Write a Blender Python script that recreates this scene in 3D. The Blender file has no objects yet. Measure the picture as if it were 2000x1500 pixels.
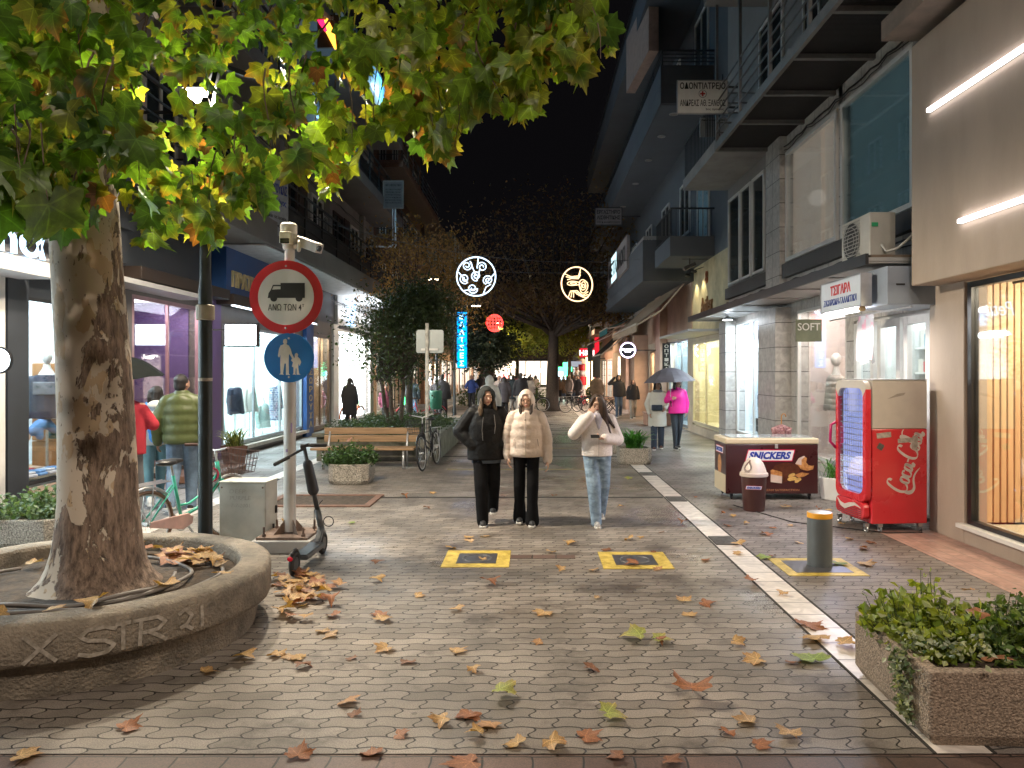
import bpy, bmesh, math, random
from mathutils import Vector, Matrix, Euler, noise
R = math.radians; PI = math.pi
sc = bpy.context.scene
random.seed(7)
# ---------------------------------------------------------------- camera, world, lights
H = 1.82; FP = 1480.0; CX = 1040.0; CY = 728.0
cam = bpy.data.cameras.new("camera"); camo = bpy.data.objects.new("camera", cam)
sc.collection.objects.link(camo); sc.camera = camo
camo.location = (0, 0, H); camo.rotation_euler = (R(90), 0, 0)
cam.sensor_width = 36; cam.lens = FP / 2000 * 36
cam.shift_x = -(CX - 1000) / 2000; cam.shift_y = -(750 - CY) / 2000
cam.clip_start = 0.05; cam.clip_end = 600
wd = bpy.data.worlds.new("World"); sc.world = wd; wd.use_nodes = True
nt = wd.node_tree; bgn = nt.nodes["Background"]
bgn.inputs[0].default_value = (0.55, 0.5, 0.6, 1); bgn.inputs[1].default_value = 0.0028
sc.view_settings.view_transform = 'Standard'; sc.view_settings.look = 'None'
sc.view_settings.exposure = 1.05; sc.view_settings.gamma = 1
sc.cycles.use_denoising = True
sc.cycles.max_bounces = 7; sc.cycles.transparent_max_bounces = 12
sc.cycles.sample_clamp_indirect = 4; sc.cycles.caustics_reflective = False; sc.cycles.caustics_refractive = False
def at(px, py, Y): return ((px - CX) / FP * Y, Y, H - (py - CY) / FP * Y)
def gd(px, py, z=0.0):
    Y = (H - z) * FP / (py - CY); return ((px - CX) / FP * Y, Y)
def yx(px, X): return X * FP / (px - CX)
def zat(py, Y): return H - (py - CY) / FP * Y
# ---------------------------------------------------------------- helpers
col = sc.collection
def lamp(name, loc, energy, color, size=.15, kind='POINT', rot=None, sx=1, sy=1, spot=None, blend=.6):
    d = bpy.data.lights.new(name, kind); d.energy = energy; d.color = color
    if kind == 'AREA': d.shape = 'RECTANGLE'; d.size = sx; d.size_y = sy
    else: d.shadow_soft_size = size
    if kind == 'SPOT': d.spot_size = R(spot or 90); d.spot_blend = blend
    o = bpy.data.objects.new(name, d); col.objects.link(o); o.location = loc
    if rot: o.rotation_euler = rot
    return o
def tag(o, label=None, cat=None, group=None, kind=None):
    if label: o["label"] = label
    if cat: o["category"] = cat
    if group: o["group"] = group
    if kind: o["kind"] = kind
    return o
def thing(name, label, cat, loc=(0, 0, 0), rz=0.0, group=None):
    o = bpy.data.objects.new(name, None); col.objects.link(o)
    o.location = loc; o.rotation_euler = (0, 0, rz); o.empty_display_size = .2
    return tag(o, label, cat, group)
def dup(root, loc, rz=0.0, label=None, group=None, scale=None, rot=None):
    r = root.copy(); col.objects.link(r); r.location = loc; r.rotation_euler = rot or (0, 0, rz)
    if scale: r.scale = (scale,) * 3
    if label: r["label"] = label
    if group: r["group"] = group
    for ch in list(root.children):
        c = ch.copy(); col.objects.link(c); c.parent = r
        for g in ch.children:
            d = g.copy(); col.objects.link(d); d.parent = c
    return r
_BX = [(0, 3, 2, 1), (4, 5, 6, 7), (0, 1, 5, 4), (1, 2, 6, 5), (2, 3, 7, 6), (3, 0, 4, 7)]
_tcache = {}
def text_geo(s, bold, ext):
    k = (s, bold, ext)
    if k in _tcache: return _tcache[k]
    c = bpy.data.curves.new('t', 'FONT'); c.body = s; c.size = 1; c.offset = bold; c.extrude = ext
    c.resolution_u = 3; c.align_x = 'CENTER'
    o = bpy.data.objects.new('t', c); col.objects.link(o)
    dg = bpy.context.evaluated_depsgraph_get(); m = bpy.data.meshes.new_from_object(o.evaluated_get(dg))
    vs = [v.co.copy() for v in m.vertices]; fs = [tuple(p.vertices) for p in m.polygons]
    bpy.data.objects.remove(o); bpy.data.curves.remove(c); bpy.data.meshes.remove(m)
    _tcache[k] = (vs, fs); return vs, fs
class MB:
    def __init__(s): s.v = []; s.f = []; s.m = []; s.T = None
    def add(s, vs, fs, m=0):
        n = len(s.v)
        if s.T is not None: vs = [s.T @ Vector(v) for v in vs]
        s.v.extend([tuple(v) for v in vs]); s.f.extend([tuple(i + n for i in f) for f in fs]); s.m.extend([m] * len(fs)); return s
    def box(s, x0, x1, y0, y1, z0, z1, m=0):
        if x0 > x1: x0, x1 = x1, x0
        return s.add([(x0, y0, z0), (x1, y0, z0), (x1, y1, z0), (x0, y1, z0), (x0, y0, z1), (x1, y0, z1), (x1, y1, z1), (x0, y1, z1)], _BX, m)
    def obox(s, c, size, rot=(0, 0, 0), m=0):
        M3 = Euler(rot).to_matrix(); c = Vector(c); h = Vector(size) / 2
        vs = [c + M3 @ Vector((a * h.x, b * h.y, d * h.z)) for d in (-1, 1) for a, b in ((-1, -1), (1, -1), (1, 1), (-1, 1))]
        return s.add(vs, _BX, m)
    def bar(s, p0, p1, w, h=None, m=0, up=(0, 0, 1)):
        h = h or w; p0 = Vector(p0); p1 = Vector(p1); d = (p1 - p0).normalized(); u = Vector(up)
        if abs(d.dot(u)) > .95: u = Vector((1, 0, 0))
        a = d.cross(u).normalized(); b = a.cross(d).normalized()
        vs = [p + a * (i * w / 2) + b * (j * h / 2) for p in (p0, p1) for i, j in ((-1, -1), (1, -1), (1, 1), (-1, 1))]
        return s.add(vs, _BX, m)
    def tube(s, pts, r, n=8, m=0, closed=False, fx=1.0, cap=True):
        pts = [Vector(p) for p in pts]; N = len(pts)
        rs = r if isinstance(r, (list, tuple)) else [r] * N
        vs = []; pa = None
        for i, p in enumerate(pts):
            a = pts[i - 1] if (i > 0 or closed) else p; b = pts[(i + 1) % N] if (i < N - 1 or closed) else p
            d = (b - a); d = d.normalized() if d.length > 1e-9 else Vector((0, 0, 1))
            if pa is None:
                pa = d.cross(Vector((0, 0, 1)) if abs(d.z) < .9 else Vector((0, 1, 0))).normalized()
            else:
                pa = (pa - d * pa.dot(d)); pa = pa.normalized() if pa.length > 1e-6 else d.orthogonal().normalized()
            pb = d.cross(pa)
            for k in range(n):
                t = 2 * PI * k / n; vs.append(p + pa * (math.cos(t) * rs[i] * fx) + pb * (math.sin(t) * rs[i]))
        fs = []
        for i in range(N if closed else N - 1):
            j = (i + 1) % N
            for k in range(n): l = (k + 1) % n; fs.append((i * n + k, i * n + l, j * n + l, j * n + k))
        if cap and not closed: fs.append(tuple(range(n))[::-1]); fs.append(tuple((N - 1) * n + k for k in range(n)))
        return s.add(vs, fs, m)
    def cap(s, p0, p1, r0, r1, n=10, m=0):   # tapered capsule
        p0 = Vector(p0); p1 = Vector(p1); d = (p1 - p0); L = d.length; d = d / L if L > 1e-6 else Vector((0, 0, 1))
        pts = []; rs = []
        for a in (0, 25, 50, 75): pts.append(p0 - d * (r0 * math.cos(R(a)))); rs.append(max(r0 * math.sin(R(a)), .0006))
        pts.append(p0); rs.append(r0); pts.append(p1); rs.append(r1)
        for a in (75, 50, 25, 0): pts.append(p1 + d * (r1 * math.cos(R(a)))); rs.append(max(r1 * math.sin(R(a)), .0006))
        return s.tube(pts, rs, n, m)
    def chain(s, pts, rs, n=10, m=0):
        for i in range(len(pts) - 1): s.cap(pts[i], pts[i + 1], rs[i], rs[i + 1], n, m)
        return s
    def rings(s, rg, n=16, m=0, cap=True):   # rg: (cx,cy,z,rx,ry)
        vs = []; fs = []
        for (cx, cy, z, rx, ry) in rg:
            for k in range(n): t = 2 * PI * k / n; vs.append((cx + rx * math.cos(t), cy + ry * math.sin(t), z))
        for i in range(len(rg) - 1):
            for k in range(n): l = (k + 1) % n; fs.append((i * n + k, i * n + l, (i + 1) * n + l, (i + 1) * n + k))
        if cap: fs.append(tuple(range(n))[::-1]); fs.append(tuple((len(rg) - 1) * n + k for k in range(n)))
        return s.add(vs, fs, m)
    def lathe(s, prof, c=(0, 0, 0), n=20, m=0): return s.rings([(c[0], c[1], c[2] + z, max(r, .0005), max(r, .0005)) for r, z in prof], n, m)
    def ball(s, c, r, n=10, m=0, rot=None):
        if not isinstance(r, (tuple, list)): r = (r, r, r)
        q = max(4, n // 2 + 1); vs = []; fs = []
        M3 = Euler(rot).to_matrix() if rot else None; c = Vector(c)
        for i in range(q + 1):
            a = PI * i / q; sa = max(math.sin(a), .002)
            for k in range(n):
                t = 2 * PI * k / n; p = Vector((r[0] * sa * math.cos(t), r[1] * sa * math.sin(t), -r[2] * math.cos(a)))
                vs.append(c + (M3 @ p if M3 else p))
        for i in range(q):
            for k in range(n): l = (k + 1) % n; fs.append((i * n + k, i * n + l, (i + 1) * n + l, (i + 1) * n + k))
        fs.append(tuple(range(n))[::-1]); fs.append(tuple(q * n + k for k in range(n)))
        return s.add(vs, fs, m)
    def cyl(s, p0, p1, r, n=16, m=0, r1=None): return s.tube([p0, p1], [r, r if r1 is None else r1], n, m)
    def torus(s, c, Rr, r, ax=(0, 1, 0), n=28, k=8, m=0, a0=0, a1=360):
        ax = Vector(ax).normalized(); u = ax.orthogonal().normalized()
        if abs(ax.z) < .5: u = (Vector((0, 0, 1)) - ax * ax.z).normalized()
        w = ax.cross(u); c = Vector(c); full = (a1 - a0) >= 360
        N = n if full else n + 1
        pts = [c + (u * math.cos(R(a0 + (a1 - a0) * i / n)) + w * math.sin(R(a0 + (a1 - a0) * i / n))) * Rr for i in range(N)]
        return s.tube(pts, r, k, m, closed=full)
    def prism(s, poly, o, u, v, d, m=0):
        o = Vector(o); u = Vector(u); v = Vector(v); d = Vector(d); n = len(poly)
        A = [o + u * p[0] + v * p[1] for p in poly]; B = [a + d for a in A]
        fs = [tuple(range(n))[::-1], tuple(range(n, 2 * n))] + [(i, (i + 1) % n, n + (i + 1) % n, n + i) for i in range(n)]
        return s.add(A + B, fs, m)
    def disc(s, o, u, v, r, d, n=32, m=0):
        return s.prism([(r * math.cos(2 * PI * k / n), r * math.sin(2 * PI * k / n)) for k in range(n)], o, u, v, d, m)
    def sheet(s, vs, fs, m=0): return s.add(vs, fs, m)
    def text(s, t, o, u, v, w=None, h=.1, bold=.01, shear=0, m=0, ext=.003):
        vs, fs = text_geo(t, bold, .02)
        if not vs: return s
        x0 = min(p.x for p in vs); x1 = max(p.x for p in vs); y0 = min(p.y for p in vs); y1 = max(p.y for p in vs)
        sy = h / (y1 - y0); sx = (w / (x1 - x0)) if w else sy
        o = Vector(o); u = Vector(u).normalized(); v = Vector(v).normalized(); nn = u.cross(v)
        out = []
        for p in vs:
            a = (p.x - (x0 + x1) / 2) * sx; b = (p.y - (y0 + y1) / 2) * sy
            out.append(o + u * (a + b * shear) + v * b + nn * (p.z / .02 * ext))
        return s.add(out, fs, m)
    def stroke(s, pts, w, o, u, v, d, m=0):   # ribbon of varying width, thin plate
        o = Vector(o); u = Vector(u); v = Vector(v); d = Vector(d)
        n = len(pts); ws = w if isinstance(w, (list, tuple)) else [w] * n
        L = []; Rr = []
        for i in range(n):
            a = pts[max(0, i - 1)]; b = pts[min(n - 1, i + 1)]; dx = b[0] - a[0]; dy = b[1] - a[1]; l = math.hypot(dx, dy) or 1
            nx, ny = -dy / l * ws[i] / 2, dx / l * ws[i] / 2
            L.append((pts[i][0] + nx, pts[i][1] + ny)); Rr.append((pts[i][0] - nx, pts[i][1] - ny))
        vs = [o + u * p[0] + v * p[1] + d for p in L] + [o + u * p[0] + v * p[1] + d for p in Rr]
        return s.add(vs, [(i, n + i, n + i + 1, i + 1) for i in range(n - 1)], m)
    def build(s, name, mats, parent=None, smooth=False, bevel=0, world=False, auto=None):
        me = bpy.data.meshes.new(name)
        vs = s.v
        if world and parent is not None:
            pl = parent.location
            if parent.parent: pl = pl + parent.parent.location
            vs = [(x - pl[0], y - pl[1], z - pl[2]) for x, y, z in vs]
        me.from_pydata(vs, [], s.f)
        if not isinstance(mats, (list, tuple)): mats = [mats]
        for mt in mats: me.materials.append(mt)
        if len(mats) > 1: me.polygons.foreach_set('material_index', s.m)
        if smooth: me.polygons.foreach_set('use_smooth', [True] * len(me.polygons))
        me.update()
        if auto: 
            try: me.set_sharp_from_angle(angle=R(auto))
            except Exception: pass
        o = bpy.data.objects.new(name, me); col.objects.link(o)
        if parent is not None: o.parent = parent
        if bevel:
            b = o.modifiers.new('bv', 'BEVEL'); b.width = bevel; b.segments = 2; b.limit_method = 'ANGLE'; b.angle_limit = R(40)
        return o
def organic(mb, vox, sm=4):
    me = bpy.data.meshes.new('tmp'); me.from_pydata(mb.v, [], mb.f); me.update()
    o = bpy.data.objects.new('tmp', me); col.objects.link(o)
    r = o.modifiers.new('r', 'REMESH'); r.mode = 'VOXEL'; r.voxel_size = vox; r.use_smooth_shade = True
    if sm: s = o.modifiers.new('s', 'SMOOTH'); s.iterations = sm; s.factor = .5
    dg = bpy.context.evaluated_depsgraph_get(); m2 = bpy.data.meshes.new_from_object(o.evaluated_get(dg))
    bpy.data.objects.remove(o); bpy.data.meshes.remove(me); return m2
def place(me, name, mats, parent):
    me.name = name
    if not isinstance(mats, (list, tuple)): mats = [mats]
    me.materials.clear()
    for mt in mats: me.materials.append(mt)
    o = bpy.data.objects.new(name, me); col.objects.link(o); o.parent = parent; return o
# ---------------------------------------------------------------- materials
_mats = {}
def M(name, c, rough=.6, metal=0, var=.15, sc_=5, bump=0, bs=40, coat=0, st=None, rv=.1, detail=3, c2=None, lo=.35, hi=.65, spec=.5):
    if name in _mats: return _mats[name]
    m = bpy.data.materials.new(name); m.use_nodes = True; t = m.node_tree; N = t.nodes; L = t.links
    p = N['Principled BSDF']; p.inputs['Roughness'].default_value = rough; p.inputs['Metallic'].default_value = metal
    p.inputs['Specular IOR Level'].default_value = spec
    if coat: p.inputs['Coat Weight'].default_value = coat; p.inputs['Coat Roughness'].default_value = .1
    tc = N.new('ShaderNodeTexCoord'); mp = N.new('ShaderNodeMapping'); L.new(tc.outputs['Object'], mp.inputs[0])
    if st: mp.inputs['Scale'].default_value = st
    nz = N.new('ShaderNodeTexNoise'); nz.inputs['Scale'].default_value = sc_; nz.inputs['Detail'].default_value = detail + 2
    nz.inputs['Roughness'].default_value = .65; L.new(mp.outputs[0], nz.inputs['Vector'])
    rp = N.new('ShaderNodeValToRGB'); rp.color_ramp.elements[0].position = lo; rp.color_ramp.elements[1].position = hi
    a = [max(0, x * (1 - var)) for x in c]; b = c2 or [min(1, x * (1 + var)) for x in c]
    rp.color_ramp.elements[0].color = (*a, 1); rp.color_ramp.elements[1].color = (*b, 1)
    L.new(nz.outputs[0], rp.inputs[0]); L.new(rp.outputs[0], p.inputs['Base Color'])
    if rv:
        mr = N.new('ShaderNodeMapRange'); mr.inputs['To Min'].default_value = max(.02, rough - rv); mr.inputs['To Max'].default_value = min(1, rough + rv)
        L.new(nz.outputs[0], mr.inputs[0]); L.new(mr.outputs[0], p.inputs['Roughness'])
    if bump:
        n2 = N.new('ShaderNodeTexNoise'); n2.inputs['Scale'].default_value = bs; n2.inputs['Detail'].default_value = 5; L.new(mp.outputs[0], n2.inputs['Vector'])
        bp = N.new('ShaderNodeBump'); bp.inputs['Strength'].default_value = bump; bp.inputs['Distance'].default_value = .02
        L.new(n2.outputs[0], bp.inputs['Height']); L.new(bp.outputs[0], p.inputs['Normal'])
    _mats[name] = m; return m
def EM(name, c, s):
    if name in _mats: return _mats[name]
    m = bpy.data.materials.new(name); m.use_nodes = True; t = m.node_tree; t.nodes.clear()
    e = t.nodes.new('ShaderNodeEmission'); e.inputs[0].default_value = (*c, 1); e.inputs[1].default_value = s
    o = t.nodes.new('ShaderNodeOutputMaterial'); t.links.new(e.outputs[0], o.inputs[0]); _mats[name] = m; return m
def GL(name, tint=(.93, .96, .96), amt=.34):
    if name in _mats: return _mats[name]
    m = bpy.data.materials.new(name); m.use_nodes = True; t = m.node_tree; N = t.nodes; L = t.links; N.clear()
    tr = N.new('ShaderNodeBsdfTransparent'); tr.inputs[0].default_value = (*tint, 1)
    g = N.new('ShaderNodeBsdfGlossy'); g.inputs['Roughness'].default_value = .03; g.inputs[0].default_value = (.9, .95, 1, 1)
    lw = N.new('ShaderNodeFresnel'); lw.inputs[0].default_value = 1.5
    mu = N.new('ShaderNodeMath'); mu.operation = 'MULTIPLY'; mu.inputs[1].default_value = amt; L.new(lw.outputs[0], mu.inputs[0])
    mx = N.new('ShaderNodeMixShader'); L.new(mu.outputs[0], mx.inputs[0]); L.new(tr.outputs[0], mx.inputs[1]); L.new(g.outputs[0], mx.inputs[2])
    o = N.new('ShaderNodeOutputMaterial'); L.new(mx.outputs[0], o.inputs[0]); _mats[name] = m; return m
def math_(N, L, op, a, b=None, c=None):
    n = N.new('ShaderNodeMath'); n.operation = op
    for i, x in enumerate((a, b, c)):
        if x is None: continue
        if isinstance(x, (int, float)): n.inputs[i].default_value = x
        else: L.new(x, n.inputs[i])
    return n.outputs[0]
def PAVE(name, c1, c2, bw, bh, wav=.0095, zz=.018, mort=.0058, wetlo=.44, wethi=.70, rw=.27, rd=.66, dark=.5, rot=0, bump=.75, patch=(.055, .042, .034), pamt=.8):
    m = bpy.data.materials.new(name); m.use_nodes = True; t = m.node_tree; N = t.nodes; L = t.links; p = N['Principled BSDF']
    tc = N.new('ShaderNodeTexCoord'); mp = N.new('ShaderNodeMapping'); mp.inputs['Rotation'].default_value = (0, 0, rot); L.new(tc.outputs['Object'], mp.inputs[0])
    sp = N.new('ShaderNodeSeparateXYZ'); L.new(mp.outputs[0], sp.inputs[0]); x, y = sp.outputs[0], sp.outputs[1]
    # small irregularity of laying
    nj = N.new('ShaderNodeTexNoise'); nj.inputs['Scale'].default_value = 1.7; L.new(mp.outputs[0], nj.inputs['Vector'])
    j = math_(N, L, 'MULTIPLY', math_(N, L, 'SUBTRACT', nj.outputs[0], .5), .05)
    x2 = math_(N, L, 'ADD', math_(N, L, 'ADD', x, j), math_(N, L, 'MULTIPLY', math_(N, L, 'SINE', math_(N, L, 'MULTIPLY', y, 2 * PI / bh)), zz))
    y2 = math_(N, L, 'ADD', math_(N, L, 'ADD', y, j), math_(N, L, 'MULTIPLY', math_(N, L, 'SINE', math_(N, L, 'MULTIPLY', x, 2 * PI / bw)), wav))
    cb = N.new('ShaderNodeCombineXYZ'); L.new(x2, cb.inputs[0]); L.new(y2, cb.inputs[1])
    br = N.new('ShaderNodeTexBrick'); br.inputs['Scale'].default_value = 1; br.inputs['Mortar Size'].default_value = mort
    br.inputs['Brick Width'].default_value = bw; br.inputs['Row Height'].default_value = bh; br.inputs['Mortar Smooth'].default_value = .35; br.inputs['Bias'].default_value = 0
    br.inputs['Color1'].default_value = (*c1, 1); br.inputs['Color2'].default_value = (*c2, 1); br.inputs['Mortar'].default_value = (.018, .014, .011, 1)
    L.new(cb.outputs[0], br.inputs[0])
    n1 = N.new('ShaderNodeTexNoise'); n1.inputs['Scale'].default_value = .9; n1.inputs['Detail'].default_value = 6; n1.inputs['Roughness'].default_value = .62; L.new(mp.outputs[0], n1.inputs['Vector'])
    r1 = N.new('ShaderNodeMapRange'); r1.inputs['From Min'].default_value = .35; r1.inputs['From Max'].default_value = .68; r1.inputs['To Min'].default_value = 1.08; r1.inputs['To Max'].default_value = 1 - dark; L.new(n1.outputs[0], r1.inputs[0])
    n2 = N.new('ShaderNodeTexNoise'); n2.inputs['Scale'].default_value = 150; n2.inputs['Detail'].default_value = 3; L.new(mp.outputs[0], n2.inputs['Vector'])
    r2 = N.new('ShaderNodeMapRange'); r2.inputs['From Min'].default_value = .3; r2.inputs['From Max'].default_value = .7; r2.inputs['To Min'].default_value = .6; r2.inputs['To Max'].default_value = 1.45; L.new(n2.outputs[0], r2.inputs[0])
    mul = math_(N, L, 'MULTIPLY', r1.outputs[0], r2.outputs[0])
    hs = N.new('ShaderNodeVectorMath'); hs.operation = 'SCALE'; L.new(br.outputs[0], hs.inputs[0]); L.new(mul, hs.inputs['Scale'])
    # earthy patches
    n3 = N.new('ShaderNodeTexNoise'); n3.inputs['Scale'].default_value = 1.3; n3.inputs['Detail'].default_value = 7; n3.inputs['Roughness'].default_value = .7
    m3 = N.new('ShaderNodeMapping'); m3.inputs['Location'].default_value = (3.1, 7.7, 0); L.new(mp.outputs[0], m3.inputs[0]); L.new(m3.outputs[0], n3.inputs['Vector'])
    r3 = N.new('ShaderNodeMapRange'); r3.inputs['From Min'].default_value = .54; r3.inputs['From Max'].default_value = .66; r3.inputs['To Max'].default_value = pamt; L.new(n3.outputs[0], r3.inputs[0])
    mx = N.new('ShaderNodeMix'); mx.data_type = 'RGBA'; L.new(r3.outputs[0], mx.inputs['Factor']); L.new(hs.outputs[0], mx.inputs[6]); mx.inputs[7].default_value = (*patch, 1)
    L.new(mx.outputs[2], p.inputs['Base Color'])
    vo = N.new('ShaderNodeTexVoronoi'); vo.inputs['Scale'].default_value = 3.1; L.new(mp.outputs[0], vo.inputs['Vector'])
    gs = math_(N, L, 'MULTIPLY', math_(N, L, 'LESS_THAN', vo.outputs['Distance'], .055), .55)
    n5 = N.new('ShaderNodeTexNoise'); n5.inputs['Scale'].default_value = 5.5; n5.inputs['Detail'].default_value = 8; n5.inputs['Roughness'].default_value = .75; L.new(mp.outputs[0], n5.inputs['Vector'])
    st5 = N.new('ShaderNodeMapRange'); st5.inputs['From Min'].default_value = .58; st5.inputs['From Max'].default_value = .72; st5.inputs['To Max'].default_value = .5; L.new(n5.outputs[0], st5.inputs[0])
    mg = N.new('ShaderNodeMix'); mg.data_type = 'RGBA'; L.new(math_(N, L, 'MAXIMUM', gs, st5.outputs[0]), mg.inputs['Factor']); L.new(mx.outputs[2], mg.inputs[6]); mg.inputs[7].default_value = (.05, .043, .037, 1); L.new(mg.outputs[2], p.inputs['Base Color'])
    # wetness: low roughness where damp
    nw = N.new('ShaderNodeTexNoise'); nw.inputs['Scale'].default_value = .55; nw.inputs['Detail'].default_value = 5
    mw = N.new('ShaderNodeMapping'); mw.inputs['Location'].default_value = (11, 2, 0); L.new(mp.outputs[0], mw.inputs[0]); L.new(mw.outputs[0], nw.inputs['Vector'])
    xs = math_(N, L, 'ADD', nw.outputs[0], math_(N, L, 'MULTIPLY', x, .035)); xs = math_(N, L, 'ADD', xs, math_(N, L, 'MINIMUM', math_(N, L, 'MULTIPLY', y, .008), .12))
    rr = N.new('ShaderNodeMapRange'); rr.inputs['From Min'].default_value = wetlo; rr.inputs['From Max'].default_value = wethi; rr.inputs['To Min'].default_value = rd; rr.inputs['To Max'].default_value = rw; L.new(xs, rr.inputs[0])
    rr2 = math_(N, L, 'ADD', rr.outputs[0], math_(N, L, 'MULTIPLY', math_(N, L, 'SUBTRACT', n2.outputs[0], .5), .25))
    L.new(rr2, p.inputs['Roughness']); p.inputs['Specular IOR Level'].default_value = .55
    hgt = math_(N, L, 'ADD', math_(N, L, 'MULTIPLY', br.outputs['Fac'], -1), math_(N, L, 'MULTIPLY', n2.outputs[0], .18))
    bp = N.new('ShaderNodeBump'); bp.inputs['Strength'].default_value = bump; bp.inputs['Distance'].default_value = .006; L.new(hgt, bp.inputs['Height']); L.new(bp.outputs[0], p.inputs['Normal'])
    _mats[name] = m; return m
def BRK(name, c1, c2, mortar, bw, bh, ms=.006, rough=.5, off=.5, bump=.3, axes='YZ'):
    if name in _mats: return _mats[name]
    m = bpy.data.materials.new(name); m.use_nodes = True; t = m.node_tree; N = t.nodes; L = t.links; p = N['Principled BSDF']
    ge = N.new('ShaderNodeNewGeometry'); sp = N.new('ShaderNodeSeparateXYZ'); L.new(ge.outputs['Position'], sp.inputs[0])
    cb = N.new('ShaderNodeCombineXYZ'); ix = {'X': 0, 'Y': 1, 'Z': 2}
    L.new(sp.outputs[ix[axes[0]]], cb.inputs[0]); L.new(sp.outputs[ix[axes[1]]], cb.inputs[1])
    br = N.new('ShaderNodeTexBrick'); br.inputs['Scale'].default_value = 1; br.inputs['Mortar Size'].default_value = ms; br.offset = off
    br.inputs['Brick Width'].default_value = bw; br.inputs['Row Height'].default_value = bh
    br.inputs['Color1'].default_value = (*c1, 1); br.inputs['Color2'].default_value = (*c2, 1); br.inputs['Mortar'].default_value = (*mortar, 1); L.new(cb.outputs[0], br.inputs[0])
    nz = N.new('ShaderNodeTexNoise'); nz.inputs['Scale'].default_value = 7; nz.inputs['Detail'].default_value = 8; nz.inputs['Distortion'].default_value = 1.2; L.new(ge.outputs['Position'], nz.inputs['Vector'])
    r = N.new('ShaderNodeMapRange'); r.inputs['From Min'].default_value = .3; r.inputs['From Max'].default_value = .7; r.inputs['To Min'].default_value = .72; r.inputs['To Max'].default_value = 1.15; L.new(nz.outputs[0], r.inputs[0])
    hs = N.new('ShaderNodeVectorMath'); hs.operation = 'SCALE'; L.new(br.outputs[0], hs.inputs[0]); L.new(r.outputs[0], hs.inputs['Scale']); L.new(hs.outputs[0], p.inputs['Base Color'])
    p.inputs['Roughness'].default_value = rough
    bp = N.new('ShaderNodeBump'); bp.inputs['Strength'].default_value = bump; bp.inputs['Distance'].default_value = .005; bp.invert = True; L.new(br.outputs['Fac'], bp.inputs['Height']); L.new(bp.outputs[0], p.inputs['Normal'])
    _mats[name] = m; return m
def LEAFM(name, rough=.45, trans=.5, attr=True, c=(.1, .16, .02), veins=True):
    if name in _mats: return _mats[name]
    m = bpy.data.materials.new(name); m.use_nodes = True; t = m.node_tree; N = t.nodes; L = t.links; p = N['Principled BSDF']; out = N['Material Output']
    if attr: a = N.new('ShaderNodeAttribute'); a.attribute_name = 'leafcol'; base = a.outputs[0]
    else: rgb = N.new('ShaderNodeRGB'); rgb.outputs[0].default_value = (*c, 1); base = rgb.outputs[0]
    tc = N.new('ShaderNodeTexCoord')
    nz = N.new('ShaderNodeTexNoise'); nz.inputs['Scale'].default_value = 18; nz.inputs['Detail'].default_value = 5; L.new(tc.outputs['Object'], nz.inputs['Vector'])
    r = N.new('ShaderNodeMapRange'); r.inputs['From Min'].default_value = .35; r.inputs['From Max'].default_value = .68; r.inputs['To Min'].default_value = .7; r.inputs['To Max'].default_value = 1.25; L.new(nz.outputs[0], r.inputs[0])
    fac = r.outputs[0]
    if veins:
        uv = N.new('ShaderNodeUVMap'); sp = N.new('ShaderNodeSeparateXYZ'); L.new(uv.outputs[0], sp.inputs[0])
        ax = math_(N, L, 'ABSOLUTE', sp.outputs[0]); y = sp.outputs[1]; d = None
        for ang in (0, 50, 104):
            ca, sa = math.cos(R(ang)), math.sin(R(ang))
            perp = math_(N, L, 'ABSOLUTE', math_(N, L, 'SUBTRACT', math_(N, L, 'MULTIPLY', ax, ca), math_(N, L, 'MULTIPLY', y, sa)))
            along = math_(N, L, 'ADD', math_(N, L, 'MULTIPLY', ax, sa), math_(N, L, 'MULTIPLY', y, ca))
            perp = math_(N, L, 'ADD', perp, math_(N, L, 'MULTIPLY', math_(N, L, 'LESS_THAN', along, 0), 1))
            # side veins off each main vein
            d = perp if d is None else math_(N, L, 'MINIMUM', d, perp)
        rad = math_(N, L, 'SQRT', math_(N, L, 'ADD', math_(N, L, 'MULTIPLY', ax, ax), math_(N, L, 'MULTIPLY', y, y)))
        sd = math_(N, L, 'ABSOLUTE', math_(N, L, 'SINE', math_(N, L, 'MULTIPLY', math_(N, L, 'SUBTRACT', rad, math_(N, L, 'MULTIPLY', d, .8)), 26)))
        side = math_(N, L, 'MULTIPLY', math_(N, L, 'LESS_THAN', sd, .16), .22)
        v = math_(N, L, 'MAXIMUM', math_(N, L, 'MULTIPLY', math_(N, L, 'LESS_THAN', d, .018), .55), side)
        fac = math_(N, L, 'MULTIPLY', fac, math_(N, L, 'ADD', v, 1))
    hs = N.new('ShaderNodeVectorMath'); hs.operation = 'SCALE'; L.new(base, hs.inputs[0]); L.new(fac, hs.inputs['Scale'])
    L.new(hs.outputs[0], p.inputs['Base Color']); p.inputs['Roughness'].default_value = rough
    if trans:
        tr = N.new('ShaderNodeBsdfTranslucent'); g = N.new('ShaderNodeMix'); g.data_type = 'RGBA'; g.blend_type = 'MULTIPLY'; g.inputs['Factor'].default_value = 1
        L.new(hs.outputs[0], g.inputs[6]); g.inputs[7].default_value = (2.6, 2.5, .8, 1); L.new(g.outputs[2], tr.inputs[0])
        mx = N.new('ShaderNodeMixShader'); mx.inputs[0].default_value = trans; L.new(p.outputs[0], mx.inputs[1]); L.new(tr.outputs[0], mx.inputs[2]); L.new(mx.outputs[0], out.inputs[0])
    _mats[name] = m; return m
metal_grey = M('brushed_metal', (.42, .42, .43), .35, .9, .1)
dark_metal = M('dark_metal', (.045, .047, .05), .4, .6, .2, bump=.05)
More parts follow.
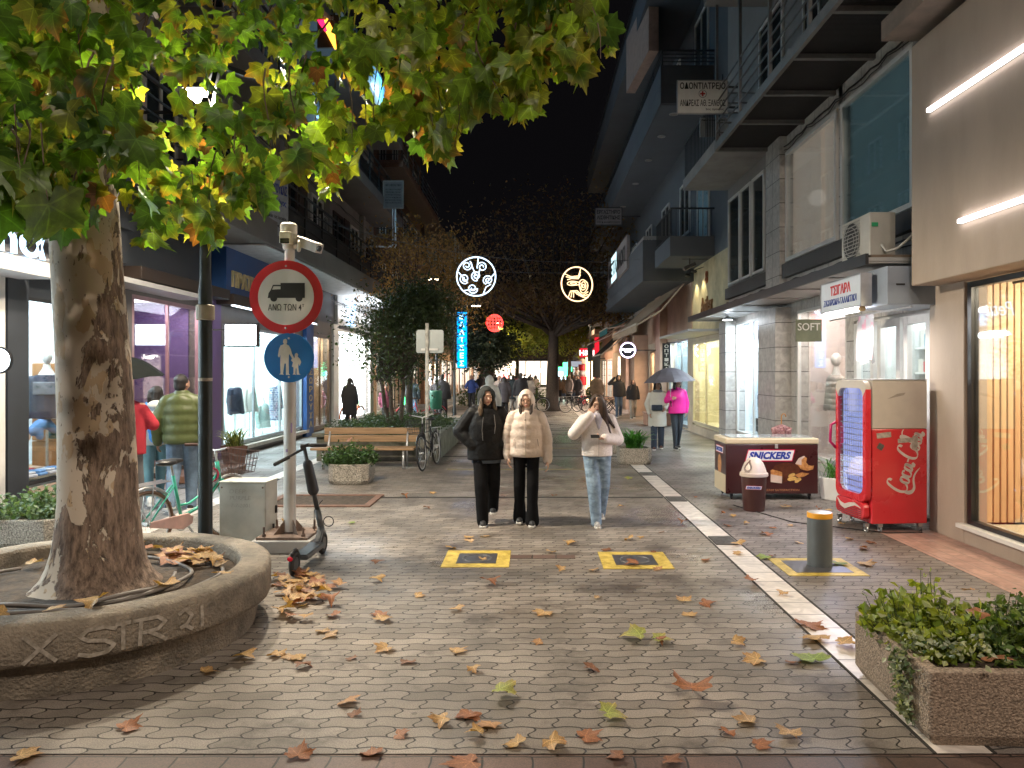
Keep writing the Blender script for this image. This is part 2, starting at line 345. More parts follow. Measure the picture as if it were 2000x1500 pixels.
black_plastic = M('black_plastic', (.018, .018, .02), .42, 0, .2)
rubber = M('tyre_rubber', (.02, .02, .021), .75)
white_paint = M('white_paint', (.7, .69, .66), .5, 0, .05, 3)
steel = M('galvanised_steel', (.5, .5, .5), .38, .55, .12, 9)
glass = GL('shop_glass')
# ---------------------------------------------------------------- street lamps
WARM_ = (1, .80, .60); COOL = (.95, .97, 1)
# ---------------------------------------------------------------- the ground
def sheet(name, x0, x1, y0, y1, z, mat, kind='structure', label=None, cat=None):
    mb = MB(); mb.add([(x0, y0, z), (x1, y0, z), (x1, y1, z), (x0, y1, z)], [(0, 1, 2, 3)]); o = mb.build(name, mat)
    return tag(o, label, cat, None, kind)
pav = PAVE('interlocking_pavers', (.30, .26, .222), (.185, .158, .132), .24, .108)
pav_r = PAVE('pavement_pavers', (.25, .215, .195), (.18, .155, .138), .24, .108, rw=.35, wetlo=.6, wethi=.85)
slab = PAVE('pavement_slabs', (.25, .24, .235), (.19, .185, .18), .5, .5, 0, 0, .008, wetlo=.40, wethi=.7, rw=.24, pamt=.2)
brn = PAVE('brown_kerb_blocks', (.15, .095, .075), (.11, .07, .058), .24, .2, .002, .003, .006, rd=.6, rw=.4, pamt=.2)
pink = BRK('pink_tiles', (.44, .27, .22), (.37, .22, .18), (.26, .19, .165), .32, .16, .006, .45, .5, .3, 'YX')
marble_strip = BRK('marble_strip_slabs', (.66, .60, .55), (.58, .53, .49), (.08, .07, .06), .3, .6, .006, .38, 0, .3, 'YX')
sheet('ground', -60, 60, -40, 260, -.012, M('asphalt_ground', (.09, .085, .08), .8))
sheet('street_paving', -4.35, 1.93, 3.62, 120, 0, pav)
sheet('kerb_strip', -60, 60, -6, 3.62, -.004, brn)
sheet('right_pavement', 2.2, 3.95, 3.62, 8.75, 0, pav_r)
sheet('pink_pavement', 3.95, 4.75, -2, 8.75, .002, pink)
sheet('far_right_pavement', 2.2, 4.9, 8.75, 120, 0, pav_r)
sheet('marble_drain_path', 1.93, 2.2, 3.62, 60, .002, marble_strip)
sheet('left_pavement', -5.75, -4.6, -2, 120, 0, slab)
sheet('left_marble_path', -4.6, -4.35, -2, 60, .002, marble_strip)
sheet('left_pink_pavement', -7.2, -5.75, -2, 16, .002, BRK('rose_tiles', (.40, .25, .23), (.5, .42, .4), (.2, .15, .14), .6, .6, .008, .3, 0, .3, 'YX'))
sheet('left_far_pavement', -7.2, -5.75, 16, 120, 0, slab)
# joints: a dark gutter line each side of the marble strip and across the street
mb = MB()
for x in (1.915, 2.203): mb.box(x, x + .018, 3.62, 60, -.01, .0035)
for y in (11.0, 16.4, 19.5, 24): mb.box(-4.3, 1.9, y, y + .1, -.01, .0032)
tag(mb.build('pavement_joints', M('joint_dirt', (.03, .026, .022), .9)), kind='structure')
mb = MB()
for y in (14.2, 18.2): mb.box(-1.6, 1.1, y, y + .12, -.01, .004)
tag(mb.build('pavement_markings', M('worn_yellow_paint', (.42, .33, .08), .6, 0, .4, 6, c2=(.2, .18, .13))), kind='structure')
# drain gratings in the marble strip
iron = M('cast_iron', (.15, .145, .14), .5, .6, .25, 20, bump=.2)
for i, y in enumerate((8.2, 13.6, 10.9)):
    r = thing('drain_grating', ['slotted grey drain grating in the marble strip beside the post', 'small drain grating in the marble strip far up the pavement', 'slotted drain grating in the marble strip level with the freezer'][i], 'grating', (2.065, y, 0))
    mb = MB(); mb.box(-.125, .125, -.2, .2, .001, .004); mb.build('base', M('drain_dark', (.04, .038, .036), .8), r)
    mb = MB()
    for k in range(11): mb.box(-.12, .12, -.19 + k * .036, -.166 + k * .036, .004, .012)
    mb.build('slat', iron, r)
yel = M('yellow_paving_paint', (.50, .35, .045), .55, 0, .35, 9, c2=(.62, .46, .10), bump=.2, bs=60)
def frame_plate(label, x0, x1, y0, y1, ring=True, b=.13):
    r = thing('floor_cover', label, 'floor cover', ((x0 + x1) / 2, (y0 + y1) / 2, 0)); w = (x1 - x0) / 2; h = (y1 - y0) / 2
    mb = MB(); z = .005
    mb.box(-w, w, -h, -h + b, 0, z); mb.box(-w, w, h - b, h, 0, z); mb.box(-w, -w + b, -h + b, h - b, 0, z); mb.box(w - b, w, -h + b, h - b, 0, z)
    mb.build('yellow_surround', yel, r)
    mb = MB(); mb.box(-w + b, w - b, -h + b, h - b, 0, .007); mb.build('plate', M('plate_steel', (.10, .10, .11), .4, .5, .2, 12), r)
    if ring: mb = MB(); mb.torus((0, 0, .008), .14, .006, (0, 0, 1), 32, 6); mb.build('ring', iron, r)
    return r
frame_plate('square manhole plate in a faded yellow frame, left one in front of the walkers', -.86, -.22, 7.08, 7.74)
frame_plate('manhole plate in a yellow frame with leaves on its edge, right one', .66, 1.32, 7.02, 7.68)
frame_plate('yellow painted square and plate under the grey bollard', 2.3, 3.02, 6.78, 7.42, False, .1)
mb = MB(); mb.box(-.62, .42, 7.42, 7.56, 0, .004); tag(mb.build('brick_path', brn), kind='structure')
# planting pit with brick edge
r = thing('tree_pit', 'empty earth pit with a brick edge behind the scooter', 'planting pit', (-2.95, 10.75, 0))
mb = MB(); mb.box(-.75, .75, -.5, -.4, 0, .02); mb.box(-.75, .75, .4, .5, 0, .02); mb.box(.65, .75, -.4, .4, 0, .02); mb.box(-.75, -.65, -.4, .4, 0, .02); mb.build('brick_edge', M('brick_edge', (.16, .09, .065), .8, 0, .25, 14, bump=.3), r, bevel=.004)
soil = M('soil', (.045, .032, .024), .95, 0, .4, 12, bump=.8, bs=30, c2=(.09, .065, .045))
mb = MB(); mb.box(-.65, .65, -.4, .4, .0, .008); mb.build('soil', soil, r)
# ---------------------------------------------------------------- buildings
conc = M('grey_concrete', (.30, .29, .28), .8, 0, .18, 1.3, bump=.15, bs=25)
def W(mb, s, xa, xb, y0, y1, z0, z1, m=0): mb.box(s * xa, s * xb, y0, y1, z0, z1, m)
def part(b, name, mats, fn, **k):
    mb = MB(); fn(mb); return mb.build(name, mats, b, world=True, **k)
def window(b, s, X, y0, y1, z0, z1, pane, frame, mull=1, fw=.06, dark=None, name='window'):
    mb = MB(); W(mb, s, X - .05, X + .02, y0, y0 + fw, z0, z1); W(mb, s, X - .05, X + .02, y1 - fw, y1, z0, z1)
    W(mb, s, X - .05, X + .02, y0 + fw, y1 - fw, z0, z0 + fw); W(mb, s, X - .05, X + .02, y0 + fw, y1 - fw, z1 - fw, z1)
    for k in range(1, mull + 1): yc = y0 + (y1 - y0) * k / (mull + 1); W(mb, s, X - .045, X + .02, yc - fw * .4, yc + fw * .4, z0 + fw, z1 - fw)
    f = mb.build(name, frame, b, world=True)
    mb = MB(); W(mb, s, X - .02, X - .005, y0 + fw, y1 - fw, z0 + fw, z1 - fw); g = mb.build('pane', pane, f); g.location = [-c for c in b.location]; return f
def balcony(b, s, X, out, y0, y1, z0, z1, slabm, railm, rail=.95, bars=True, step=.13, solid=0):
    part(b, 'balcony_slab', slabm, lambda mb: W(mb, s, X - out, X, y0, y1, z0, z1), bevel=.01)
    if solid: part(b, 'parapet', slabm, lambda mb: (W(mb, s, X - out, X - out + .1, y0, y1, z1, z1 + solid), W(mb, s, X - out + .1, X, y0, y0 + .1, z1, z1 + solid)))
    mb = MB(); zb = z1 + solid; xo = s * (X - out + .05)
    mb.bar((xo, y0, z1 + rail), (xo, y1, z1 + rail), .05, .04); mb.bar((xo, y0 + .02, z1 + rail), (s * X, y0 + .02, z1 + rail), .05, .04)
    if bars:
        mb.bar((xo, y0, zb + .08), (xo, y1, zb + .08), .03); n = int((y1 - y0) / step)
        for k in range(n + 1): yy = y0 + .02 + (y1 - y0 - .04) * k / n; mb.bar((xo, yy, zb), (xo, yy, z1 + rail), .014)
        for k in range(int(out / step)): xx = s * (X - out + .05 + k * step); mb.bar((xx, y0 + .02, zb), (xx, y0 + .02, z1 + rail), .014)
    else:
        for k in range(1, 4): zz = zb + (rail - solid) * k / 4; mb.bar((xo, y0, zz), (xo, y1, zz), .025); mb.bar((xo, y0 + .02, zz), (s * X, y0 + .02, zz), .025)
        n = max(2, int((y1 - y0) / 1.4))
        for k in range(n + 1): yy = y0 + .03 + (y1 - y0 - .06) * k / n; mb.bar((xo, yy, zb), (xo, yy, z1 + rail), .04)
    return mb.build('railing', railm, b, world=True)
def shop(b, s, X, y0, y1, z0, z1, depth, inm, frame, power=0, lcol=(1, 1, 1), mull=1, fw=.05, floor=None, gl=None, es=None, back=None):
    """opening in wall X; lit room behind it"""
    mb = MB(); e = .03; xb = X + depth
    W(mb, s, xb, xb + .1, y0, y1, z0, z1 + .1)                       # back
    W(mb, s, X + .21, xb - .002, y0 + .003, y0 + .02, z0, z1 + .098); W(mb, s, X + .21, xb - .002, y1 - .02, y1 - .003, z0, z1 + .098)
    mb.build('interior_wall', inm, b, world=True)
    part(b, 'interior_floor', floor or inm, lambda mb: W(mb, s, X + .06, xb, y0, y1, z0 - .06, z0 - .002))
    part(b, 'interior_ceiling', inm, lambda mb: W(mb, s, X + .2, xb, y0, y1, z1 + .1, z1 + .18))
    em = EM(b.name + '_glow%d' % int(y0 * 10), lcol, es or 6)
    mb = MB(); n = max(1, int((y1 - y0) / 1.1))
    for k in range(n): yc = y0 + (y1 - y0) * (k + .5) / n; W(mb, s, X + .35, min(xb - .15, X + 1.3), yc - .22, yc + .22, z1 + .06, z1 + .09)
    mb.build('ceiling_light', em, b, world=True)
    if power:
        L = lamp('shop_light', (s * (X + min(depth, 1.6) * .42), (y0 + y1) / 2, z1 + .04), power * 1.5, lcol, kind='AREA', rot=(0, s * R(-12), 0), sx=min(depth, 1.6) * .7, sy=(y1 - y0) * .85)
        L.parent = b; L.location = L.location - b.location
        L = lamp('window_spill', (s * (X + .3), (y0 + y1) / 2, z1 - .1), power * .8, lcol, kind='AREA', rot=(0, s * R(38), 0), sx=.3, sy=(y1 - y0) * .8)
        L.parent = b; L.location = L.location - b.location
    mb = MB(); W(mb, s, X, X + .06, y0, y0 + fw, z0, z1); W(mb, s, X, X + .06, y1 - fw, y1, z0, z1); W(mb, s, X, X + .06, y0 + fw, y1 - fw, z0, z0 + fw); W(mb, s, X, X + .06, y0 + fw, y1 - fw, z1 - fw, z1)
    for k in range(1, mull + 1): yc = y0 + (y1 - y0) * k / (mull + 1); W(mb, s, X + .005, X + .055, yc - .02, yc + .02, z0 + fw, z1 - fw)
    f = mb.build('shop_window_frame', frame, b, world=True)
    mb = MB(); W(mb, s, X + .025, X + .033, y0 + fw, y1 - fw, z0 + fw, z1 - fw); g = mb.build('pane', gl or glass, f); g.location = [-c for c in b.location]
    return f
def shell(b, s, X, y0, y1, ztop, mat, openings=(), gz=3.3, D=5.0, gmat=None, upper=None):
    """walls with shop openings (ya,yb,za,zb) cut in the ground floor; solid block above"""
    mb = MB(); cur = y0
    for (ya, yb, za, zb) in sorted(openings):
        if ya > cur: W(mb, s, X, X + D, cur, ya, 0, gz)
        if za > 0: W(mb, s, X, X + .25, ya, yb, 0, za - .06)
        W(mb, s, X, X + .2, ya, yb, zb, gz); W(mb, s, X + 4.4, X + D, ya, yb, 0, gz); cur = yb
    if cur < y1: W(mb, s, X, X + D, cur, y1, 0, gz)
    mb.build('ground_floor_wall', gmat or mat, b, world=True)
    part(b, 'wall', upper or mat, lambda mb: W(mb, s, X, X + D, y0, y1, gz, ztop))
# ================================================================= RIGHT SIDE
s = 1
beige = M('beige_render', (.36, .29, .235), .75, 0, .09, 1.6, bump=.12, bs=70, st=(1, 1, .35))
marb = BRK('marble_cladding', (.50, .47, .44), (.43, .41, .385), (.07, .065, .06), .62, .46, .007, .4, 0, .3, 'YZ')
marbx = BRK('marble_cladding_side', (.50, .47, .44), (.43, .41, .385), (.07, .065, .06), .62, .46, .007, .4, 0, .3, 'XZ')
whitef = M('white_frame', (.62, .61, .59), .4, 0, .06)
blackf = M('black_frame', (.02, .02, .022), .35, .3, .1)
greyw = M('pale_grey_wall', (.24, .235, .23), .85, 0, .12, .8, bump=.1)
dimgrey = M('slate_painted_slab', (.085, .095, .11), .8, 0, .12, .9)
# --- beige shop building
b = thing('shop_building', 'beige rendered shop with two white light bars and a slatted wood display window', 'building', (6.5, 5, 0))
# ground floor: opening Y 2.6..8.05
part(b, 'wall', beige, lambda mb: (W(mb, s, 4.6, 4.85, 8.08, 8.78, 0, 2.85), W(mb, s, 4.6, 4.85, -3, 2.6, 0, 2.85), W(mb, s, 4.6, 4.8, 2.6, 8.08, 0, .17), W(mb, s, 8, 8.2, -3, 8.9, 0, 2.9), W(mb, s, 4.85, 8, 8.5, 8.78, 0, 2.85)), bevel=.008)
part(b, 'fascia', beige, lambda mb: W(mb, s, 4.28, 8.2, -3, 8.56, 2.8, 5.5), bevel=.01)
part(b, 'upper_wall', M('brown_render', (.16, .13, .11), .8), lambda mb: W(mb, s, 5.1, 8.2, -3, 8.8, 5.5, 11))
part(b, 'cornice', M('brown_render_2', (.2, .16, .13), .8), lambda mb: W(mb, s, 4.0, 5.1, -3, 8.7, 5.62, 5.85), bevel=.01)
part(b, 'sill', M('white_marble', (.62, .6, .57), .3, 0, .1, 3), lambda mb: W(mb, s, 4.53, 4.87, 2.6, 8.12, .17, .215), bevel=.004)
f = part(b, 'window_frame', blackf, lambda mb: (W(mb, s, 4.62, 4.70, 7.98, 8.05, .217, 2.78), W(mb, s, 4.62, 4.70, 2.6, 7.98, .217, .26), W(mb, s, 4.62, 4.70, 2.6, 7.98, 2.72, 2.78), W(mb, s, 4.62, 4.70, 5.3, 5.36, .26, 2.72)))
part(b, 'pane', GL('clear_glass', amt=.35), lambda mb: W(mb, s, 4.655, 4.665, 2.6, 7.98, .262, 2.718))
wood = M('pine_slats', (.60, .40, .22), .5, 0, .12, 1.5, st=(8, 8, .6))
def slats(mb):
    x = 4.86
    while x < 7.9: W(mb, s, x, x + .055, 8.1, 8.14, .22, 2.79); x += .075
    y = 2.7
    while y < 8.1: W(mb, s, 7.6, 7.64, y, y + .055, .22, 2.79); y += .075
part(b, 'wood_slat_wall', wood, slats)
part(b, 'wood_backing', M('pine_backing', (.36, .22, .12), .6), lambda mb: (W(mb, s, 4.85, 7.9, 8.145, 8.18, .22, 2.79), W(mb, s, 7.645, 7.7, 2.6, 8.1, .22, 2.79)))
part(b, 'interior_floor', M('pale_floor', (.66, .55, .4), .35, 0, .1), lambda mb: W(mb, s, 4.71, 7.9, 2.6, 8.09, .12, .2))
part(b, 'interior_ceiling', M('white_ceiling', (.7, .68, .64), .8), lambda mb: W(mb, s, 4.75, 7.95, 2.6, 8.49, 2.786, 2.798))
L = lamp('beige_shop_light', (6.0 - 6.5, 5.8 - 5, 2.74), 130, (1, .80, .56), kind='AREA', rot=(0, R(14), 0), sx=1.6, sy=3.8); L.parent = b
L = lamp('beige_slat_light', (5.4 - 6.5, 7.2 - 5, 2.7), 26, (1, .82, .6), kind='AREA', rot=(R(32), 0, 0), sx=1, sy=.2); L.parent = b
led = EM('led_bar', (1, .93, .92), 6)
for i, (za, y0_) in enumerate(((4.64, 3.2), (3.33, 2.6))):
    r = thing('light_bar', ['upper white LED light bar on the beige fascia', 'lower white LED light bar on the beige fascia'][i], 'light', (4.25, (8.15, 7.56)[i], za), group='light bars on the beige fascia')
    mb = MB(); mb.box(-.012, .02, y0_ - (8.15, 7.56)[i], 0, -.018, .018); mb.build('diffuser', led, r)
    mb = MB(); mb.box(.021, .03, y0_ - (8.15, 7.56)[i], .01, -.028, .028); mb.build('housing', M('alu', (.5, .5, .5), .4, .5), r)
r = thing('spotlight', 'black cylinder spotlight on a ceiling track behind the shop glass', 'spotlight', (4.98, 7.55, 2.72))
mb = MB(); mb.box(-.01, .01, -.5, .3, .02, .045); mb.cyl((0, 0, .02), (0, 0, -.05), .008); mb.build('bracket', blackf, r)
mb = MB(); mb.cyl((.03, .04, -.04), (-.02, -.03, -.19), .052, 18); mb.build('body', black_plastic, r, smooth=True, auto=40)
mb = MB(); mb.cyl((-.02, -.03, -.19), (-.021, -.0315, -.194), .045, 18); mb.build('lens', EM('spot_lens', (1, .95, .85), 6), r)
# reflection of a neon sign across the street, built as glowing mirrored letters
r = thing('sign_reflection', 'reflection of a white neon word, built as mirrored letters behind the beige shop window', 'neon sign', (4.93, 8.02, 2.50))
mb = MB(); mb.text('Petit', (0, 0, 0), (-1, 0, 0), (0, 0, 1), .30, .15, -.012, .25, ext=.003); mb.build('lettering', EM('reflection_white', (.9, .93, 1), .8), r)
mb = MB(); mb.cyl((-.1, .03, .05), (-.1, .03, .24), .002, 5); mb.cyl((.1, .03, .05), (.1, .03, .24), .002, 5); mb.build('wire', blackf, r)  # wires made up to hold the reflected word
# --- marble clad building with kiosk, clothes shop and shoe shop
b = thing('marble_building', 'pale marble clad building over the kiosk, clothes shop and shoe shop', 'building', (7.5, 13.8, 0))
XM = 4.85
ops = [(9.15, 11.45, 0.05, 2.6), (11.7, 13.9, .35, 2.95), (15.3, 18.05, .4, 3.0)]
shell(b, s, XM, 8.8, 18.7, 3.9, marb, ops, gz=3.1, gmat=marb)
part(b, 'upper_wall', marb, lambda mb: (W(mb, s, XM, 10, 8.8, 9.55, 3.9, 6.33), W(mb, s, XM, 10, 11.85, 12.0, 3.9, 6.33), W(mb, s, XM - .14, 10, 14.45, 15.3, 3.1, 6.33), W(mb, s, XM, 10, 9.55, 14.45, 6.03, 6.33), W(mb, s, XM + 3, 10, 9.55, 14.45, 3.9, 6.03)))
part(b, 'grey_upper_wall', greyw, lambda mb: (W(mb, s, XM, 10, 15.3, 18.8, 3.9, 6.33), W(mb, s, XM, 10, 8.8, 18.8, 6.33, 15)))
part(b, 'column', [marb, marbx], lambda mb: (W(mb, s, XM - .3, XM, 14.2, 15.28, 0, 3.05, 1),)); part(b, 'column', [marb, marbx], lambda mb: (W(mb, s, XM - .25, XM, 18.05, 18.68, 0, 3.05, 1),))
part(b, 'floor_band', M('dark_fascia', (.05, .045, .042), .6), lambda mb: W(mb, s, XM - .1, XM, 8.8, 18.7, 3.62, 3.88))
canm = M('canopy_soffit', (.42, .41, .40), .5, 0, .1, 1)
def canopy(mb):
    W(mb, s, 3.92, XM - .02, 8.85, 18.9, 3.12, 3.17)
    for k in range(8): yy = 8.86 + k * 1.43; W(mb, s, 3.92, XM - .02, yy, yy + .03, 3.10, 3.118)
part(b, 'canopy', canm, canopy, bevel=.004)
part(b, 'canopy_top', M('canopy_wood', (.17, .125, .09), .8, 0, .2), lambda mb: W(mb, s, 3.95, XM - .1, 8.85, 18.9, 3.172, 3.2))
part(b, 'canopy_edge', dark_metal, lambda mb: W(mb, s, 3.88, 3.918, 8.83, 18.93, 3.08, 3.21))
# mezzanine windows
cream = M('cream_curtain', (.62, .54, .47), .8, 0, .05, 2, st=(1, 6, .3)); cream.node_tree.nodes['Principled BSDF'].inputs['Emission Color'].default_value = (.9, .7, .55, 1); cream.node_tree.nodes['Principled BSDF'].inputs['Emission Strength'].default_value = .14  # faint emission in the curtain stands in for room light behind it
teal = M('teal_blind', (.12, .21, .235), .8, 0, .06, 2); teal.node_tree.nodes['Principled BSDF'].inputs['Emission Color'].default_value = (.3, .5, .55, 1); teal.node_tree.nodes['Principled BSDF'].inputs['Emission Strength'].default_value = .05  # blind emits a little too, in place of a lamp inside
window(b, s, XM, 12.0, 14.4, 3.92, 6.0, GL('upper_glass', amt=.5), whitef, 0, .07)
window(b, s, XM, 9.58, 11.82, 3.92, 6.0, GL('upper_glass'), whitef, 0, .07)
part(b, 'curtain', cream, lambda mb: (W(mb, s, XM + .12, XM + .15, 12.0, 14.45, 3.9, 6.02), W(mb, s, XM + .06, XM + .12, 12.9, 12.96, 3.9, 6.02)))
part(b, 'blind', teal, lambda mb: W(mb, s, XM + .12, XM + .15, 9.55, 11.85, 3.9, 6.02))
L = lamp('mezzanine_light', (0, 0, 0), 0.1, (1, .9, .8)); L.location = (4.5 - 7.5, 0, 5); L.parent = b
dpane = M('dark_window_glass', (.03, .04, .042), .06, 0, .2, 2, rv=0)
for (ya, yb) in ((15.75, 16.62), (16.74, 17.55), (17.62, 18.62)): window(b, s, XM, ya, yb, 3.95, 6.05, dpane, whitef, 0, .06)
for zz in (6.9, 10.0):
    for ya in (9.5, 12, 14.6): window(b, s, XM, ya, ya + 1.5, zz + .1, zz + 2.2, dpane, whitef, 1, .06)
# steel balcony with perforated floor
def grate(mb):
    y = 7.2
    while y < 15.2: W(mb, s, 3.72, XM, y, y + .02, 6.33, 6.36); y += .035
    for x in [3.75 + .07 * k for k in range(16)]: W(mb, s, x, x + .015, 7.2, 15.2, 6.336, 6.356)
perf = M('perforated_steel', (.035, .032, .032), .6, .4, .2)
part(b, 'balcony_grating', perf, grate)
def beams(mb):
    W(mb, s, 3.66, 3.72, 7.2, 15.25, 6.27, 6.42)
    for yy in (7.9, 9.3, 10.7, 12.1, 13.5, 15.17): W(mb, s, 3.72, XM, yy, yy + .08, 6.26, 6.329)
part(b, 'balcony_frame', M('painted_steel_beam', (.17, .165, .16), .55, .2, .15), beams)
def rail(mb):
    for yy in (8.6, 10.1, 11.8, 13.5, 15.2): W(mb, s, 3.68, 3.73, yy, yy + .06, 6.42, 9.2)
    for zz in (6.65, 6.85, 7.05, 7.25, 7.45): mb.bar((3.705, 7.2, zz), (3.705, 15.25, zz), .022); mb.bar((3.705, 15.25, zz), (XM, 15.25, zz), .022)
part(b, 'railing', M('railing_grey', (.15, .148, .145), .5, .4, .15), rail)
part(b, 'upper_balcony_slab', greyw, lambda mb: W(mb, s, 3.5, XM, 7.5, 15.5, 9.3, 9.55), bevel=.01)
part(b, 'corner_balcony_slab', conc, lambda mb: W(mb, s, 3.75, XM, 15.35, 18.9, 6.36, 6.62), bevel=.01)
part(b, 'corner_railing', dark_metal, lambda mb: [mb.bar((3.8, 15.4 + .15 * k, 6.62), (3.8, 15.4 + .15 * k, 7.5), .016) for k in range(24)] and mb.bar((3.8, 15.4, 7.5), (3.8, 18.9, 7.5), .04))
# kiosk
goods = M('kiosk_wall', (.5, .5, .48), .7)
shop(b, s, XM + .05, 9.15, 11.45, .05, 2.6, 1.5, goods, whitef, 13, (.95, 1, 1), 2, .08, es=3)
def doors(mb):
    for ya in (9.2, 9.95, 10.72): 
        W(mb, s, XM - .03, XM + .04, ya, ya + .1, .08, 2.55); W(mb, s, XM - .03, XM + .04, ya + .55, ya + .65, .08, 2.55)
        for z in (.08, 1.3, 2.44): W(mb, s, XM - .025, XM + .035, ya + .1, ya + .55, z, z + .11)
part(b, 'door_frame', whitef, doors, bevel=.004)
cols = [M('goods_%d' % i, c, .5) for i, c in enumerate([(.5, .06, .06), (.55, .4, .08), (.1, .3, .45), (.12, .35, .12), (.6, .58, .52), (.3, .12, .3)])]
def kshelf(mb):
    random.seed(3)
    for zi in range(6):
        z = .35 + zi * .37; W(mb, s, 5.75, 6.1, 9.2, 11.4, z - .03, z, 6)
        y = 9.22
        while y < 11.3: w = random.uniform(.05, .14); W(mb, s, 5.8, 6.0, y, y + w, z + .002, z + random.uniform(.14, .28), random.randrange(6)); y += w + .01
part(b, 'goods_shelf', cols + [whitef], kshelf)
# clothes shop and shoe shop
pinkw = M('blush_wall', (.60, .52, .49), .8, 0, .04)
shop(b, s, XM, 11.7, 13.9, .35, 2.95, 1.3, pinkw, whitef, 15, (1, .87, .8), 0, .05, floor=pinkw, es=3)
shop(b, s, XM, 15.3, 18.05, .4, 3.0, 1.6, M('white_shop_wall', (.78, .8, .82), .8, 0, .02), whitef, 75, (.86, .94, 1), 1, .05, floor=whitef, es=8)
part(b, 'shoe_shelf', GL('shelf_glass', (.8, .9, .95), .8), lambda mb: [W(mb, s, 5.3, 5.8, 15.4, 17.9, z, z + .015) for z in (.95, 1.35, 1.75, 2.15)])
def shoe(mb, x, y, z, k=1, a=0, boot=False):
    T = Matrix.Translation((x, y, z)) @ Matrix.Rotation(a, 4, 'Z') @ Matrix.Scale(k, 4); mb.T = T
    mb.cap((.0, -.1, .03), (0, .02, .05), .028, .03, 8); mb.cap((0, .02, .05), (0, .09, .085), .028, .03, 8); mb.tube([(0, .1, .07), (0, .1, .002)], [.014, .006], 6)
    if boot: mb.cap((0, .08, .08), (0, .08, .28), .036, .042, 8)
    mb.T = None
shoem = M('black_leather', (.015, .015, .017), .3, 0, .1)
shoeb = M('tan_leather', (.2, .08, .03), .4)
random.seed(5); k = 0
for z in (.4, .965, 1.365, 1.765, 2.165):
    for y in (15.55, 15.95, 16.4, 16.8, 17.2, 17.6) if z < .5 else (15.6, 16.1, 16.7, 17.3):
        r = thing('shoe_pair', 'dark leather shoes shown on the glass shelves of the white shoe window', 'shoes', (5.35, y, z), R(random.uniform(50, 130)), 'shoes in the shoe window')
        mb = MB(); bt = random.random() < .3; shoe(mb, 0, 0, 0, 1.15, 0, bt); mb.build('shoe', shoem if random.random() < .85 else shoeb, r, smooth=True)
        mb = MB(); shoe(mb, .12, .03, 0, 1.15, .15, bt); mb.build('shoe', shoem, r, smooth=True); k += 1
r = thing('poster', 'blue and violet poster hung at the top of the shoe window', 'poster', (XM + .09, 16.2, 2.55))
mb = MB(); mb.box(-.004, .004, -.42, .42, -.0, .4); mb.build('sheet', M('blue_poster', (.02, .10, .55), .4, 0, .5, 6, c2=(.25, .35, .8)), r)
mb = MB(); mb.text('НА', (-.006, 0, .2), (0, -1, 0), (0, 0, 1), .5, .25, .02); mb.build('lettering', M('poster_ink', (.25, .1, .5), .5), r)
L = lamp('canopy_spot', (0, 0, 0), 16, (.85, .93, 1), .06); L.location = (4.35 - 7.5, 16.9 - 13.8, 2.98); L.parent = b
# canopy lamp fitting
r = thing('canopy_lamp', 'small bright lamp fixed under the canopy by the shoe shop', 'lamp', (4.35, 16.9, 3.1))
mb = MB(); mb.cyl((0, 0, 0), (0, 0, -.06), .02); mb.lathe([(.03, 0), (.1, -.05), (.11, -.07)][::-1], (0, 0, -.03), 16); mb.build('shade', metal_grey, r, smooth=True)
mb = MB(); mb.cyl((0, 0, -.101), (0, 0, -.108), .1, 16); mb.build('bulb', EM('canopy_bulb', (.9, .96, 1), 14), r)
# kiosk lightbox sign, its tube, shutter box
def sign_plate(name, label, cat, loc, rz, w, h, th, mplate, lines, border=None, bracket=None, group=None):
    """flat sign: local x along the width, z up, facing -y. lines: (text, x, z, width, height, material, bold, shear)"""
    r = thing(name, label, cat, loc, rz, group)
    mb = MB(); mb.box(-w / 2, w / 2, 0, th, -h / 2, h / 2); mb.build('panel', mplate, r, bevel=.004)
    for (t, x, z, tw, hh, mt, bo, sh) in lines:
        mb = MB(); mb.text(t, (x, -.003, z), (1, 0, 0), (0, 0, 1), tw, hh, bo, sh, ext=.002); mb.build('lettering', mt, r)
    if border:
        mb = MB(); e, bm = border
        mb.box(-w / 2 - e, w / 2 + e, -.006, th + .004, h / 2, h / 2 + e); mb.box(-w / 2 - e, w / 2 + e, -.006, th + .004, -h / 2 - e, -h / 2); mb.box(-w / 2 - e, -w / 2, -.006, th + .004, -h / 2, h / 2); mb.box(w / 2, w / 2 + e, -.006, th + .004, -h / 2, h / 2); mb.build('frame', bm, r)
    return r
ink = M('black_ink', (.015, .015, .015), .5, 0, .1); inkb = M('blue_ink', (.02, .05, .28), .5, 0, .1); inkr = M('red_ink', (.5, .02, .025), .5, 0, .1)
signw = M('sign_white', (.82, .81, .78), .45, 0, .06)
sign_plate('kiosk_sign', 'white kiosk sign lettered ΤΣΙΓΑΡΑ in red over blue Greek words', 'sign', (3.86, 9.52, 2.80), R(-90), 1.22, .36, .12, M('kiosk_sign_white', (.50, .55, .62), .4, 0, .05),
    [('ΤΣΙΓΑΡΑ', .02, .07, .62, .13, inkr, .03, 0), ('ΖΑΧΑΡΩΔΗ-ΓΑΛΑΚΤ/ΚΑ', 0, -.075, 1.02, .085, inkb, .01, .2)], border=(.015, metal_grey))
r = thing('tube_lamp', 'bright fluorescent tube fixed below the kiosk sign', 'lamp', (3.9, 9.5, 2.58))
mb = MB(); mb.cyl((0, -.5, 0), (0, .58, 0), .028, 12); mb.build('tube', EM('fluorescent', (1, .97, .97), 16), r)
mb = MB(); mb.cyl((0, -.56, 0), (0, -.5, 0), .034, 12); mb.box(-.02, .03, -.6, .6, .03, .05); mb.build('fitting', M('yellowed_plastic', (.4, .28, .15), .5), r)
